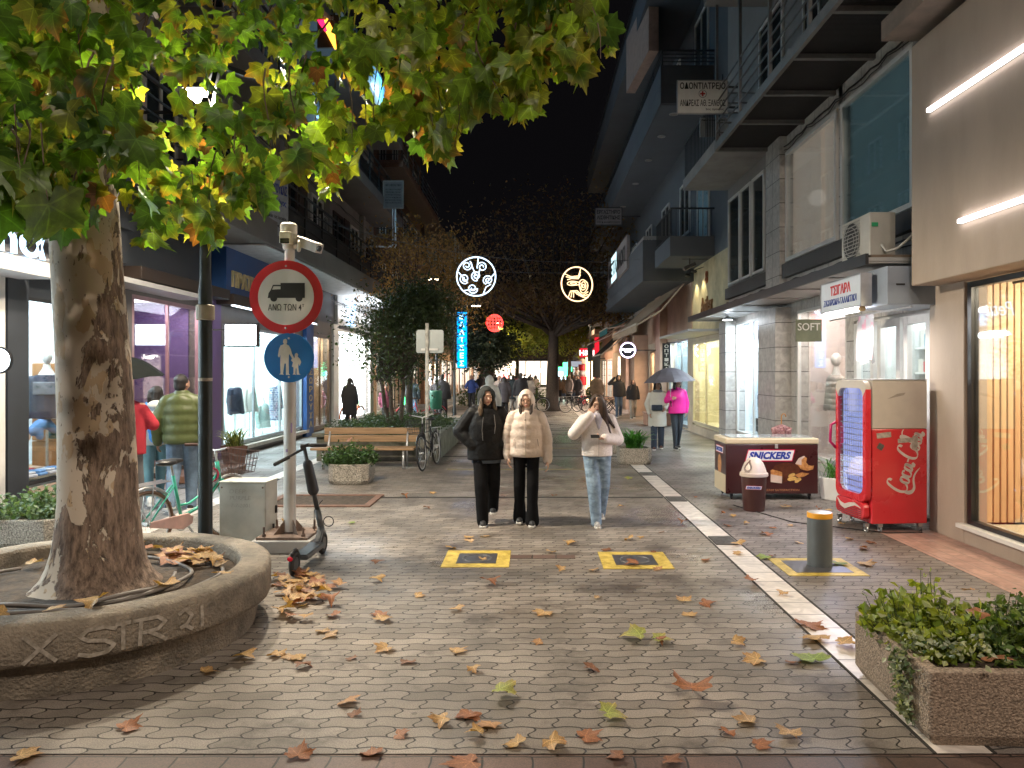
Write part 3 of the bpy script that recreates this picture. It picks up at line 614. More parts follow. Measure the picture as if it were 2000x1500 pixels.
L = lamp('kiosk_tube_light', (0, 0, -.06), 26, (1, .97, .95), kind='AREA', rot=(0, R(8), 0), sx=.1, sy=1.1); L.parent = r
r = thing('shutter_box', 'pale blue-grey shutter housing above the kiosk doors', 'shutter box', (4.45, 9.2, 2.8))
mb = MB(); mb.box(-.4, .38, -.55, .3, -.2, .24); mb.build('housing', M('bluegrey_metal', (.26, .30, .36), .5, .1, .08, 2), r, bevel=.006)
mb = MB(); mb.box(-.3, -.2, -.556, -.552, .02, .04); mb.box(-.02, .08, -.556, -.552, .02, .04); mb.build('slot', ink, r)
# hanging cloth and the small clothes-shop sign
r = thing('hanging_cloth', 'white and pink patterned cloth hanging from the kiosk awning rail', 'cloth', (4.4, 10.0, 2.58))
def cloth(mb, w, h, ax=1):
    vs = []; n = 14; m_ = 10
    for i in range(n + 1):
        for j in range(m_ + 1):
            u = i / n - .5; v = j / m_; d = .03 * math.sin(u * 20 + v * 2) * (.3 + v); vs.append((d, u * w * (1 + .25 * v), -v * h - .04 * v * math.sin(u * 9)))
    mb.add(vs, [(i * (m_ + 1) + j, (i + 1) * (m_ + 1) + j, (i + 1) * (m_ + 1) + j + 1, i * (m_ + 1) + j + 1) for i in range(n) for j in range(m_)])
mb = MB(); cloth(mb, .42, .62); mb.build('fabric', M('printed_cloth', (.62, .6, .6), .8, 0, .25, 9, c2=(.6, .3, .35), lo=.5, hi=.62), r, smooth=True)
mb = MB(); mb.cyl((0, -1.2, .01), (0, 1.2, .01), .012, 8); mb.build('rail', steel, r)
sign_plate('hanging_sign', 'small sage green SOFT sign in front of the clothes shop', 'sign', (4.45, 12.2, 2.5), 0, .42, .36, .02, M('sage_board', (.20, .22, .15), .6), [('SOFT', 0, .06, .36, .12, signw, .01, 0)])
# air conditioner
def aircon(label, loc, rz, sc_=1, group=None):
    r = thing('air_conditioner', label, 'air conditioner', loc, rz, group); w, d, h = .85 * sc_, .32 * sc_, .6 * sc_
    mb = MB(); mb.box(-w / 2, w / 2, 0, d, .04, h); mb.build('casing', M('ac_white', (.46, .44, .40), .5, 0, .1, 2), r, bevel=.012)
    mb = MB(); mb.disc((-.1 * sc_, -.004, h / 2 + .02), (1, 0, 0), (0, 0, 1), .24 * sc_, (0, -.004, 0), 28); mb.build('fan', ink, r)
    mb = MB()
    for k in range(11): mb.box(-w * .42, w * .2, -.022, -.012, .08 + k * .047 * sc_, .088 + k * .047 * sc_)
    for rr in (.1, .18, .245): mb.torus((-.1 * sc_, -.017, h / 2 + .02), rr * sc_, .004, (0, 1, 0), 24, 4)
    mb.build('grille', M('ac_grille', (.36, .35, .33), .5), r)
    mb = MB(); mb.box(-w * .4, -w * .34, -.02, d, -.0, .04); mb.box(w * .34, w * .4, -.02, d, 0, .04); mb.build('foot', black_plastic, r)
    mb = MB(); mb.tube([(w / 2, .15, .2), (w / 2 + .08, .17, .1), (w / 2 + .2, .25, .12), (w / 2 + .4, .34, .25)], .018, 7); mb.build('pipe', M('ac_pipe', (.4, .39, .37), .6), r, smooth=True)
    return r
r = aircon('cream air conditioner standing on the canopy above the kiosk', (4.15, 9.75, 3.2), R(-90), 1.0)
mb = MB(); mb.box(.431, .434, .02, .1, .42, .47); mb.build('green_label', M('green_sticker', (.02, .3, .12), .5), r)
mb = MB(); random.seed(2)
for q in range(5):
    pts = [(4.3 + .1 * math.sin(k * 1.7 + q), 10.4 + k * .14, 3.22 + .07 * abs(math.sin(k * 1.3 + q))) for k in range(9)]; mb.tube(pts, .006, 5)
tag(mb.build('loose_wires', M('pale_wire', (.35, .32, .3), .5)), 'tangle of loose pale wires lying on the kiosk canopy', 'wires')
# dental sign and small sign hung on the steel balcony
cross = M('red_cross', (.45, .03, .03), .5)
r = sign_plate('dentist_sign', 'white ΟΔΟΝΤΙΑΤΡΕΙΟ dentist sign projecting from the steel balcony', 'sign', (3.38, 15.05, 7.3), 0, .98, .64, .04, signw,
    [('ΟΔΟΝΤΙΑΤΡΕΙΟ', 0, .22, .9, .13, ink, .02, 0), ('ΑΝΔΡΕΑΣ ΑΘ. ΞΑΝΘΟΣ', 0, -.12, .9, .13, ink, .012, 0), ('2ος όροφος', .24, -.25, .36, .05, ink, .01, 0)], border=(.015, metal_grey))
mb = MB(); mb.box(-.05, .05, -.006, -.002, .045, .075); mb.box(-.015, .015, -.0065, -.0025, .01, .11); mb.build('cross', cross, r)
mb = MB(); mb.torus((0, -.004, .06), .075, .004, (0, 1, 0), 24, 4); mb.build('ring', ink, r)
mb = MB(); mb.bar((.4, .02, .34), (.4, .02, .45), .02); mb.bar((.49, .02, .2), (.75, .02, .2), .03); mb.bar((.49, .02, -.2), (.75, .02, -.2), .03); mb.build('bracket', dark_metal, r)
r = sign_plate('notary_sign', 'small grey panel sign hanging behind the dentist sign', 'sign', (3.98, 16.6, 7.2), 0, .62, .42, .03, M('sign_grey', (.36, .37, .38), .5), [('Απόστολος Σάββας', 0, .15, .55, .05, ink, .01, 0)])
mb = MB(); mb.bar((.31, .015, .1), (.7, .015, .1), .03); mb.build('bracket', dark_metal, r)
# --- grey building with overhanging slabs: yellow wall shop, optician, cafe
b = thing('grey_building', 'dark slate building with deep overhanging balconies and round soffit lamps', 'building', (8, 28, 0))
XG = 4.9
ops = [(19.7, 23.2, .3, 2.75), (23.9, 27.2, .1, 2.9), (28.6, 31.5, .1, 2.7), (34, 37, .1, 2.7), (40, 43.5, .1, 2.8)]
yellowp = M('cream_plaster', (.52, .44, .27), .75, 0, .25, 1.5, bump=.15, bs=12)
tanw = M('tan_plaster', (.48, .33, .25), .8, 0, .15, 1.2)
shell(b, s, XG, 18.85, 46, 4.97, yellowp, ops, gz=3.0, D=4.6, gmat=M('travertine', (.47, .40, .31), .7, 0, .15, 2), upper=None)
part(b, 'upper_wall', M('slate_wall', (.10, .11, .125), .85, 0, .1, .8), lambda mb: W(mb, s, XG, 9.5, 18.85, 46, 4.97, 16))
part(b, 'tan_wall', tanw, lambda mb: (W(mb, s, XG - .02, XG, 23.2, 46, 3.0, 4.96), W(mb, s, XG - .3, XG - .02, 27.4, 28.5, 0, 4.96), W(mb, s, XG - .6, XG - .02, 32, 33.8, 0, 3.4), W(mb, s, XG - .3, XG - .02, 37.4, 39.6, 0, 3.6)))
cshop = M('cream_interior', (.66, .60, .42), .8, 0, .05)
shop(b, s, XG, 19.7, 23.2, .3, 2.75, 1.2, cshop, M('cream_frame', (.5, .45, .33), .5), 36, (1, .93, .66), 1, .07, es=3)
shop(b, s, XG, 23.9, 27.2, .1, 2.9, 2.2, M('optic_interior', (.26, .32, .34), .7), metal_grey, 45, (.85, .95, 1), 2, .05, es=9)
shop(b, s, XG, 28.6, 31.5, .1, 2.7, 3.0, M('cafe_interior', (.42, .26, .16), .7), M('brown_frame', (.12, .07, .045), .5), 60, (1, .72, .45), 2, .06, es=9)
shop(b, s, XG, 34, 37, .1, 2.7, 3, pinkw, whitef, 90, (1, .78, .68), 1, .06, es=10)
shop(b, s, XG, 40, 43.5, .1, 2.8, 3, pinkw, whitef, 150, (1, .75, .6), 1, .06, es=14)
darkr = M('balcony_rail_dark', (.05, .055, .06), .5, .4, .1)
balcony(b, s, XG, 1.2, 20.4, 22.9, 4.97, 5.5, M('slate_slab', (.10, .115, .135), .8, 0, .08, 1), darkr, .75, True, .12)
balcony(b, s, XG, 1.55, 23.0, 45.5, 4.6, 5.0, dimgrey, M('pale_rail', (.3, .3, .3), .5), .95, False, solid=.85)
balcony(b, s, XG, 1.45, 20.4, 45.5, 9.08, 9.6, dimgrey, darkr, .9, False, solid=.5)
balcony(b, s, XG, 1.6, 19.6, 45.5, 12.6, 13.1, dimgrey, darkr, .9, False, solid=.5)
part(b, 'soffit', M('soffit_blue', (.10, .115, .14), .75, 0, .1, .7), lambda mb: W(mb, s, XG - 1.4, XG, 20.5, 45.4, 9.06, 9.078))
for ya in (20.9, 23.5, 27, 31, 35.5, 40): window(b, s, XG, ya, ya + 1.5, 5.6 + (.6 if ya > 23 else 0), 7.9, M('bluish_lit_pane', (.25, .42, .5), .3) if ya == 20.9 else dpane, whitef, 1, .07)
for ya in (21, 25, 29, 34, 39): window(b, s, XG, ya, ya + 1.7, 10.2, 12.2, dpane, whitef, 1, .07)
for i, y in enumerate((21.2, 23.2, 25.8, 29, 33, 38, 43)):
    r = thing('soffit_lamp', 'round recessed lamp in the slate balcony soffit', 'lamp', (3.95, y, 9.055), group='soffit lamps of the slate building')
    mb = MB(); mb.torus((0, 0, 0), .11, .02, (0, 0, 1), 20, 6); mb.build('rim', metal_grey, r, smooth=True)
    mb = MB(); mb.cyl((0, 0, -.006), (0, 0, .003), .1, 18); mb.build('lens', M('frosted_lens', (.3, .28, .25), .3), r)
# shop lettering on the cream wall
gold = M('bronze_letters', (.30, .17, .08), .4, .5, .1)
r = thing('wall_lettering', 'bronze script letters and monogram on the cream plaster wall', 'lettering', (XG - .03, 21.2, 3.75))
mb = MB(); mb.text('Anthex', (0, 0, 0), (0, -1, 0), (0, 0, 1), 1.35, .42, .01, .15, ext=.02); mb.build('lettering', gold, r)
mb = MB(); mb.text('B', (0, 0, .75), (0, -1, 0), (0, 0, 1), .2, .34, .01, ext=.02); mb.build('monogram', M('copper_letters', (.42, .16, .08), .4, .5), r)
for (yy, nm) in ((21.7, 'wall spotlight shining down the cream wall beside the script letters'), (22.6, 'second small spotlight on the cream wall, farther from the camera')):
    r = thing('wall_spotlight', nm, 'spotlight', (4.62, yy, 4.75))
    mb = MB(); mb.bar((0, 0, 0), (.28, 0, .1), .02); mb.build('bracket', dark_metal, r)
    mb = MB(); mb.cap((-.03, 0, -.02), (.05, 0, -.03), .05, .04, 12); mb.build('body', dark_metal, r, smooth=True)
    L = lamp('wall_spot_light', (0.03, 0, -.09), 26, (1, .88, .55), .04, 'SPOT', rot=(0, R(-8), 0), spot=95); L.parent = r
r = thing('floodlight', 'black floodlight hanging under the slate balcony', 'floodlight', (4.3, 20.75, 4.95))
mb = MB(); mb.bar((0, 0, 0), (0, 0, -.16), .03); mb.bar((-.2, 0, -.02), (.5, 0, -.02), .02); mb.build('bracket', dark_metal, r)
mb = MB(); mb.obox((0, 0, -.22), (.34, .2, .1), (0, R(-25), 0)); mb.build('head', black_plastic, r, bevel=.01)
# canopy over the cream shop
part(b, 'glass_canopy', canm, lambda mb: W(mb, s, 3.9, XG - .02, 19.0, 23.3, 2.86, 2.92), bevel=.004)
# awnings
def awning(label, y0, y1, x0, z0, x1, z1, m1, valance=.25, stripes=None):
    r = thing('awning', label, 'awning', (x0, (y0 + y1) / 2, z0)); h = (y1 - y0) / 2
    mb = MB(); n = 8; vs = []
    for i in range(n + 1):
        t = i / n; x = (x1 - x0) * t; z = (z1 - z0) * t - .08 * math.sin(PI * t); vs += [(x, -h, z), (x, h, z)]
    vs += [(v[0], v[1], v[2] - .02) for v in vs]; k = 2 * (n + 1)
    fs = [(2 * i, 2 * i + 1, 2 * i + 3, 2 * i + 2) for i in range(n)] + [(k + 2 * i, k + 2 * i + 2, k + 2 * i + 3, k + 2 * i + 1) for i in range(n)]
    mb.add(vs, fs); mb.box(x1 - x0 - .01, x1 - x0 + .01, -h, h, z1 - z0 - valance, z1 - z0); mb.build('fabric', m1, r)
    mb = MB(); dx, dz = x1 - x0, z1 - z0
    for yy in (-h + .06, h - .06): mb.bar((0, yy, -.05), (dx * .5, yy, dz * .45 - .35), .06, .05); mb.bar((dx * .5, yy, dz * .45 - .35), (dx, yy, dz - .04), .05, .05)
    mb.box(-.08, .04, -h, h, -.06, .08); mb.build('arm', M('awning_arm', (.55, .5, .46), .4, .2), r)
    mb = MB(); mb.cyl((dx, -h, dz), (dx, h, dz), .035, 10); mb.build('front_bar', M('awning_bar', (.45, .40, .35), .4, .3), r); return r
tanf = M('tan_canvas', (.30, .22, .15), .85, 0, .15); tealf = M('teal_canvas', (.03, .2, .22), .85); blkf = M('black_canvas', (.03, .026, .024), .85)
awning('tan brown awning sloping down over the optician', 23.6, 30.5, XG - .1, 4.75, 3.25, 3.35, tanf)
awning('teal awning between the tan awning and the grey wall', 31.5, 35, XG - .1, 4.5, 3.1, 3.7, tealf)
awning('black awning with hanging sides near the round sign', 32.5, 36.5, XG - .2, 4.4, 2.9, 2.6, blkf, 1.0)
awning('second black awning beyond the round sign', 37.2, 40.5, XG - .2, 4.6, 2.95, 3.3, blkf, .9)
# round illuminated sign
r = thing('round_sign', 'round black sign with glowing violet rim reading ΤΕ CLASSIC', 'sign', (3.55, 28.2, 2.66))
mb = MB(); mb.disc((0, 0, 0), (1, 0, 0), (0, 0, 1), .265, (0, .1, 0), 36); mb.build('panel', black_plastic, r)
mb = MB(); mb.torus((0, -.01, 0), .275, .018, (0, 1, 0), 40, 6); mb.build('rim', EM('violet_rim', (.72, .6, 1), 7), r)
mb = MB(); mb.text('ΤΕ CLASSIC', (0, -.004, .02), (1, 0, 0), (0, 0, 1), .42, .08, .03); mb.text('COFFEE', (0, -.004, -.06), (1, 0, 0), (0, 0, 1), .24, .03, .01); mb.build('lettering', EM('sign_glow_white', (.95, .9, 1), 5), r)
mb = MB(); mb.bar((.27, .05, 0), (1.1, .05, 0), .04); mb.build('bracket', dark_metal, r)
# optician banner
r = thing('banner', 'vertical black banner reading ΟΠΤΙΚΑ in white', 'banner', (4.35, 24.6, 2.75))
mb = MB(); mb.box(-.13, .13, 0, .03, -.9, .05 - .02); mb.build('panel', M('banner_black', (.015, .02, .03), .5), r)
mb = MB()
for k, ch in enumerate('ΟΠΤΙΚΑ'): mb.text(ch, (0, -.004, -.07 - k * .145), (1, 0, 0), (0, 0, 1), .13, .105, .02)
mb.build('lettering', M('banner_white', (.8, .8, .8), .5), r)
mb = MB(); mb.bar((0, .015, .05), (.5, .015, .05), .025); mb.build('bracket', dark_metal, r)
# panel sign on the balcony front
r = thing('balcony_sign', 'long white panel sign with one lit part on the slate balcony front', 'sign', (3.27, 29.5, 6.0), R(-90))
mb = MB(); mb.box(-3.2, 3.2, 0, .12, -.55, .6); mb.build('panel', M('grimy_sign', (.32, .28, .27), .6, 0, .1), r)
mb = MB(); mb.box(-1.9, .0, -.006, -.001, -.5, .55); mb.build('lit_panel', EM('lit_sign_panel', (.55, .8, .85), .9), r)
mb = MB(); mb.text('ΜΕΤΑΛΛΟΠ', (.0, -.012, .03), (1, 0, 0), (0, 0, 1), 5.6, .6, .03); mb.build('lettering', ink, r)
r = sign_plate('beauty_sign', 'small dark framed sign ΕΡΓΑΣΤΗΡΙΟ ΑΙΣΘΗΤΙΚΗΣ high above the street', 'sign', (2.86, 28.5, 7.7), 0, .98, .62, .04, M('dim_sign', (.30, .26, .26), .6),
    [('ΕΡΓΑΣΤΗΡΙΟ', 0, .17, .88, .15, ink, .03, 0), ('ΑΙΣΘΗΤΙΚΗΣ', 0, -.04, .88, .15, ink, .03, 0), ('ΣΟΥ Δ. ΚΑΛΦΟΠΟΥΛΟΥ', 0, -.22, .85, .07, ink, .01, 0)], border=(.03, dark_metal))
mb = MB(); mb.bar((.49, .02, 0), (1.2, .02, 0), .04); mb.build('bracket', dark_metal, r)
r = sign_plate('upper_sign', 'tall pale lightbox high on the slate building corner', 'sign', (3.3, 24.0, 12.2), R(-86), 3.4, 1.8, .3, M('peach_panel', (.40, .28, .23), .6), [])
# ================================================================= LEFT SIDE
s = -1; XL = 6.5
char = M('charcoal_cladding', (.03, .034, .042), .45, 0, .15, 1.5)
whitew = M('dirty_white_wall', (.27, .255, .24), .85, 0, .14, .7, bump=.08)
brownw = M('brown_wall', (.10, .065, .045), .85, 0, .2, .9)
darkw = M('dark_upper_wall', (.10, .10, .11), .85, 0, .15, .7)
bluew = M('blue_shop_front', (.012, .065, .22), .5, 0, .12, 2)
b = thing('clothing_shop_building', 'charcoal fronted building with the men\'s clothing window behind the plane tree', 'building', (-9, 6, 0))
shell(b, s, XL, -3, 11.75, 3.3, char, [(9.6, 11.5, .36, 2.8), (4.5, 9.0, .3, 2.8)], gz=3.3, upper=darkw)
part(b, 'upper_wall', darkw, lambda mb: W(mb, s, XL, 11.5, -3, 11.75, 3.3, 13))
part(b, 'pillar', [char, whitef], lambda mb: (W(mb, s, XL - .12, XL, 9.22, 9.6, 0, 3.3), W(mb, s, XL - .1, XL, 8.8, 9.2, 0, 3.3, 1)))
part(b, 'plinth', M('sand_plinth', (.33, .26, .21), .7, 0, .08), lambda mb: (W(mb, s, XL - .05, XL, 9.62, 11.75, 0, .33), W(mb, s, XL - .12, XL - .05, 9.3, 9.9, 0, .06), W(mb, s, XL - .17, XL - .12, 9.3, 9.8, 0, .035)))
shop(b, s, XL, 9.6, 11.5, .36, 2.8, 1.7, M('cool_white_wall', (.74, .78, .8), .8, 0, .02), blackf, 26, (.78, .92, 1), 1, .05, es=8)
shop(b, s, XL, 4.5, 9.0, .3, 2.8, 1.7, M('cool_white_wall', (.74, .78, .8), .8), blackf, 90, (.85, .95, 1), 1, .05, es=5)
part(b, 'canopy', M('pale_canopy', (.42, .42, .43), .5, 0, .06), lambda mb: (W(mb, s, XL - .6, XL, 6.0, 9.42, 2.98, 3.16), W(mb, s, XL - .5, XL, 9.45, 14.0, 3.16, 3.24)), bevel=.004)
part(b, 'upper_band', char, lambda mb: (W(mb, s, XL - .25, XL, 9.0, 11.7, 3.5, 4.6), W(mb, s, XL - .35, XL, 9.5, 11.7, 4.0, 4.15)))
balcony(b, s, XL, 1.2, 0, 11.7, 4.7, 5.0, dimgrey, darkr, .95, False)
balcony(b, s, XL, 1.2, 0, 11.7, 7.8, 8.1, dimgrey, darkr, .95, False)
for ya in (6.5, 9, 10.4): window(b, s, XL, ya, ya + 1.1, 5.2, 7.2, dpane, whitef, 1)
r = thing('shop_name_sign', 'glowing blue-white letters standing on the grey canopy at the left edge', 'sign', (-5.93, 8.75, 3.17), R(90))
glowb = EM('blue_white_letters', (.5, .75, 1), 1.6)
mb = MB(); mb.text('nénα', (-.30, 0, .19), (1, 0, 0), (0, 0, 1), 1.55, .36, .02, ext=.008); mb.build('lettering', glowb, r)
mb = MB(); mb.box(-1.3, .6, .02, .05, -.02, .02); mb.build('base_rail', metal_grey, r)
r = thing('disc_sign', 'small round white lit sign at the far left of the clothing window', 'sign', (-5.95, 8.42, 1.96), 0)
mb = MB(); mb.disc((0, 0, 0), (1, 0, 0), (0, 0, 1), .13, (0, .07, 0), 24); mb.build('panel', EM('disc_sign_glow', (.85, .95, 1), 9), r)
mb = MB(); mb.torus((0, .035, 0), .135, .02, (0, 1, 0), 24, 6); mb.bar((-.13, .03, 0), (-.5, .03, 0), .03); mb.build('bracket', blackf, r)
# garments in the window
def jacket(name, label, loc, rz, m1, m2=None, h=.75, w=.26, coat=False, grp=None):
    r = thing(name, label, 'jacket', loc, rz, grp)
    mb = MB(); L = h * (1.35 if coat else 1)
    mb.rings([(0, 0, -L, w * .95, .13), (0, 0, -L * .5, w * .86, .12), (0, 0, -.2, w * .95, .12), (0, 0, -.05, w * .8, .1), (0, 0, .02, .09, .07)], 14)
    for k in (-1, 1): mb.chain([(k * w * .85, 0, -.08), (k * w * 1.15, -.02, -.4), (k * w * 1.12, -.06, -.72)], [.075, .062, .05], 8)
    place(organic(mb, .018, 3), 'shell', m1, r)
    if m2:
        mb = MB(); mb.prism([(-.05, .02), (.05, .02), (0, -.32)], (0, -.135, 0), (1, 0, 0), (0, 0, 1), (0, .05, 0)); mb.build('lining', m2, r)
    mb = MB(); mb.torus((0, 0, .02), .085, .028, (0, 0, 1), 14, 6); mb.build('collar', m1, r, smooth=True)
    return r
navy = M('navy_cloth', (.015, .022, .045), .8, 0, .3, 8); greyc = M('grey_cloth', (.14, .15, .17), .85, 0, .3, 10); jeansd = M('dark_denim', (.03, .045, .09), .85, 0, .25, 12)
def mannequin(label, loc, rz, jk, m1, m2=None, coat=False, hl=1.38, legs=None, head=True):
    r = thing('mannequin', label, 'mannequin', loc, rz); sk = M('mannequin_plastic', (.62, .60, .57), .35)
    mb = MB(); mb.rings([(0, 0, .8, .13, .1), (0, 0, .95, .16, .11), (0, 0, 1.1, .12, .09), (0, 0, 1.3, .17, .11), (0, 0, hl, .1, .07), (0, 0, hl + .08, .05, .05), (0, 0, hl + .13, .045, .045)], 14)
    if head: mb.ball((0, 0, hl + .25), (.075, .095, .12), 12)
    if legs is None: mb.cyl((0, 0, .02), (0, 0, .85), .018, 8); mb.cyl((0, 0, 0), (0, 0, .02), .15, 20)
    else:
        for k in (-.08, .08): mb.cap((k, 0, .82), (k, 0, .06), .08, .045)
    mb.build('torso', sk, r, smooth=True, auto=50)
    if legs: mb = MB(); [mb.cap((k, 0, .85), (k, 0, .12), .09, .065) for k in (-.085, .085)]; mb.build('trousers', legs, r, smooth=True)
    mb = MB(); L = .62 if not coat else .95; w = .21
    rg = []; n = 12
    for i in range(n + 1):
        t = i / n; z = hl - .02 - L * (1 - t); q = 1 + (.05 * abs(math.sin(t * n * PI / 2)) if jk == 'puffer' else 0)
        rg.append((0, 0, z, w * q * (1 - .45 * max(0, t - .75) * 3), .15 * q * (1 - .3 * max(0, t - .75) * 3)))
    mb.rings(rg, 16)
    for k in (-1, 1): mb.chain([(k * w * .9, 0, hl - .1), (k * w * 1.2, 0, hl - .35), (k * w * 1.18, -.05, hl - .62)], [.07, .062, .05], 8)
    place(organic(mb, .014, 2), 'jacket', m1, r)
    if m2: mb = MB(); mb.box(-.14, .14, -.17, -.14, hl - .3, hl - .12); mb.build('panel', m2, r, bevel=.01)
    return r
def PUFF(name, c, n=62, rough=.5, var=.1, st=.6):
    if name in _mats: return _mats[name]
    m = M(name, c, rough, 0, var, 7); t = m.node_tree; N = t.nodes; L = t.links; p = N['Principled BSDF']
    tc = N.new('ShaderNodeTexCoord'); sp = N.new('ShaderNodeSeparateXYZ'); L.new(tc.outputs['Object'], sp.inputs[0])
    a = math_(N, L, 'ABSOLUTE', math_(N, L, 'SINE', math_(N, L, 'MULTIPLY', sp.outputs[2], n / 2)))
    a = math_(N, L, 'POWER', a, .35)
    nz = N.new('ShaderNodeTexNoise'); nz.inputs['Scale'].default_value = 22; nz.inputs['Detail'].default_value = 4; L.new(tc.outputs['Object'], nz.inputs['Vector'])
    h = math_(N, L, 'ADD', a, math_(N, L, 'MULTIPLY', nz.outputs[0], .35))
    bp = N.new('ShaderNodeBump'); bp.inputs['Strength'].default_value = st; bp.inputs['Distance'].default_value = .03; L.new(h, bp.inputs['Height']); L.new(bp.outputs[0], p.inputs['Normal'])
    return m
mannequin('mannequin in a black jacket with grey chest panel in the left clothing window', (-6.95, 10.85, .36), R(20), 'plain', navy, greyc, False, 1.45)
mannequin('mannequin in a long navy coat at the near end of the clothing window', (-7.0, 9.95, .36), R(10), 'plain', jeansd, None, True, 1.38, legs=navy)
mannequin('headed mannequin in a pale silver puffer jacket, clothes shop window', (5.35, 13.35, .35), R(-80), 'puffer', PUFF('silver_puffer', (.42, .37, .33)), None, False, 1.45)
mannequin('mannequin in a mauve pink puffer coat, clothes shop window', (5.3, 12.35, .35), R(-80), 'puffer', PUFF('mauve_puffer', (.30, .13, .16)), None, True, 1.5, head=False)
r = thing('clothes_table', 'low window table with folded shirts and a wooden drawer stand', 'display table', (-7.0, 10.6, .36))
mb = MB(); mb.box(-.45, .35, -.85, .85, .0, .1); mb.build('table_top', M('light_wood', (.5, .33, .16), .5, 0, .1, 3), r, bevel=.005)
mb = MB(); mb.box(-.3, .2, .45, .85, .1, .46); mb.box(-.3, .2, .45, .85, .47, .82); mb.box(-.3, .2, .45, .85, 1.3, 1.6); mb.build('drawer_stand', M('orange_wood', (.36, .16, .05), .5, 0, .15, 4), r, bevel=.006)
shirtc = [M('shirt_%d' % i, c, .85, 0, .1) for i, c in enumerate([(.08, .13, .3), (.42, .05, .06), (.35, .38, .45), (.03, .15, .17), (.5, .34, .24), (.1, .22, .45)])]
random.seed(9)
for k in range(12):
    rr = thing('folded_shirt', 'folded shirt lying on the low table in the clothing window', 'shirt', (-7.15 + .28 * (k % 3), 9.85 + .2 * (k // 3), .462), R(random.uniform(-20, 20)), 'folded shirts in the left window')
    mb = MB(); mb.box(-.12, .12, -.08, .08, 0, .04); mb.box(-.1, .1, -.07, .07, .041, .07); mb.build('cloth', shirtc[k % 6], rr, bevel=.015)
for k, (yy, zz, c) in enumerate(((10.15, 1.02, 4), (10.75, 1.08, 5), (11.2, 1.0, 3))):
    rr = thing('draped_garment', ['tan garment draped on a rail in the left window', 'light blue garment draped beside the drawer stand', 'dark teal garment draped over the drawer stand'][k], 'garment', (-6.95, yy, zz))
    mb = MB(); mb.chain([(-.05, -.16, -.08), (0, -.05, .0), (0, .08, .02), (.05, .18, -.08)], [.07, .09, .08, .06], 8); mb.cap((0, -.1, -.05), (.03, -.1, -.16), .07, .05); place(organic(mb, .018, 2), 'cloth', shirtc[c], rr)
# --- purple bag shop + blue underwear shop + brown shop + white shop : one long balconied building
b = thing('balcony_building', 'long dirty white building with dark balcony bands over the purple, blue and white shops', 'building', (-9, 21, 0))
ops = [(12.3, 14.8, .25, 3.1), (15.9, 21.4, .25, 2.85), (22.2, 24.3, .12, 3.0), (25.2, 30.4, .15, 3.3)]
shell(b, s, XL, 11.8, 31, 4.4, char, ops, gz=3.4, D=4.8, gmat=M('bronze_stone', (.10, .085, .075), .5, 0, .2, 2), upper=char)
part(b, 'upper_wall', whitew, lambda mb: W(mb, s, XL, 11.4, 11.8, 31, 4.4, 14.2))
purp = M('purple_wall', (.11, .065, .17), .6, 0, .05)
shop(b, s, XL, 12.3, 14.8, .25, 3.1, 1.3, purp, M('rose_frame', (.35, .2, .22), .4, .3), 18, (1, .84, .9), 1, .07, floor=M('orange_wood', (.36, .16, .05)), es=3)
part(b, 'purple_panel', purp, lambda mb: (W(mb, s, XL - .03, XL - .002, 14.82, 15.75, 0, 3.3), W(mb, s, XL - .06, XL - .031, 15.2, 15.24, 0, 3.3, 0)))
shop(b, s, XL, 15.9, 21.4, .25, 2.85, 1.6, M('cool_white_wall2', (.7, .78, .78), .8), M('steel_frame', (.3, .33, .36), .4, .4), 120, (.84, .97, 1), 2, .06, es=7)
shop(b, s, XL, 22.2, 24.3, .12, 3.0, 1.8, M('brown_interior', (.3, .22, .15), .7), M('bronze_frame', (.16, .12, .09), .4, .4), 30, (1, .85, .65), 1, .1, es=5)
shop(b, s, XL, 25.2, 30.4, .15, 3.3, 2.2, M('bright_white_wall', (.85, .85, .84), .8, 0, .02), whitef, 420, (.97, .98, 1), 1, .08, es=18)
part(b, 'blue_fascia', bluew, lambda mb: (W(mb, s, XL - .3, XL, 15.35, 21.6, 3.45, 4.4), W(mb, s, XL - .12, XL - .002, 21.42, 22.1, 0, 3.4)))
part(b, 'shutter_band', M('brown_shutter_box', (.03, .02, .016), .5), lambda mb: (W(mb, s, XL - .4, XL, 15.5, 21.6, 3.22, 3.44), W(mb, s, XL - .36, XL, 11.9, 15.4, 3.3, 3.5)), bevel=.006)
part(b, 'light_strip', EM('cool_strip', (.75, .88, 1), 3), lambda mb: W(mb, s, XL - .38, XL - .3, 15.6, 21.5, 3.195, 3.215))
part(b, 'white_band', whitef, lambda mb: (W(mb, s, XL - .1, XL, 24.9, 30.9, 3.42, 4.4), W(mb, s, XL - .08, XL - .001, 24.5, 25.15, 0, 3.4)))
part(b, 'sill', M('pale_stone', (.42, .38, .33), .5), lambda mb: (W(mb, s, XL - .14, XL, 15.8, 21.6, .12, .2), W(mb, s, XL - .1, XL - .0, 12.2, 15.4, .12, .2)))
part(b, 'soffit', M('pale_soffit', (.45, .46, .47), .6), lambda mb: W(mb, s, XL - 1.15, XL, 15.2, 31, 4.38, 4.4))
balcony(b, s, XL, 1.2, 12.0, 30.9, 4.42, 4.95, M('grey_slab', (.17, .165, .16), .8, 0, .12, 1), M('black_rail', (.02, .02, .02), .5, .3), 1.0, False)
part(b, 'dark_parapet', M('dark_parapet', (.018, .018, .02), .6), lambda mb: W(mb, s, XL - 1.1, XL - 1.05, 12.1, 30.8, 4.96, 5.55))
balcony(b, s, XL, 1.2, 13.0, 30.9, 7.75, 8.1, M('grey_slab', (.17, .165, .16)), M('black_rail', (.02, .02, .02)), 1.0, False)
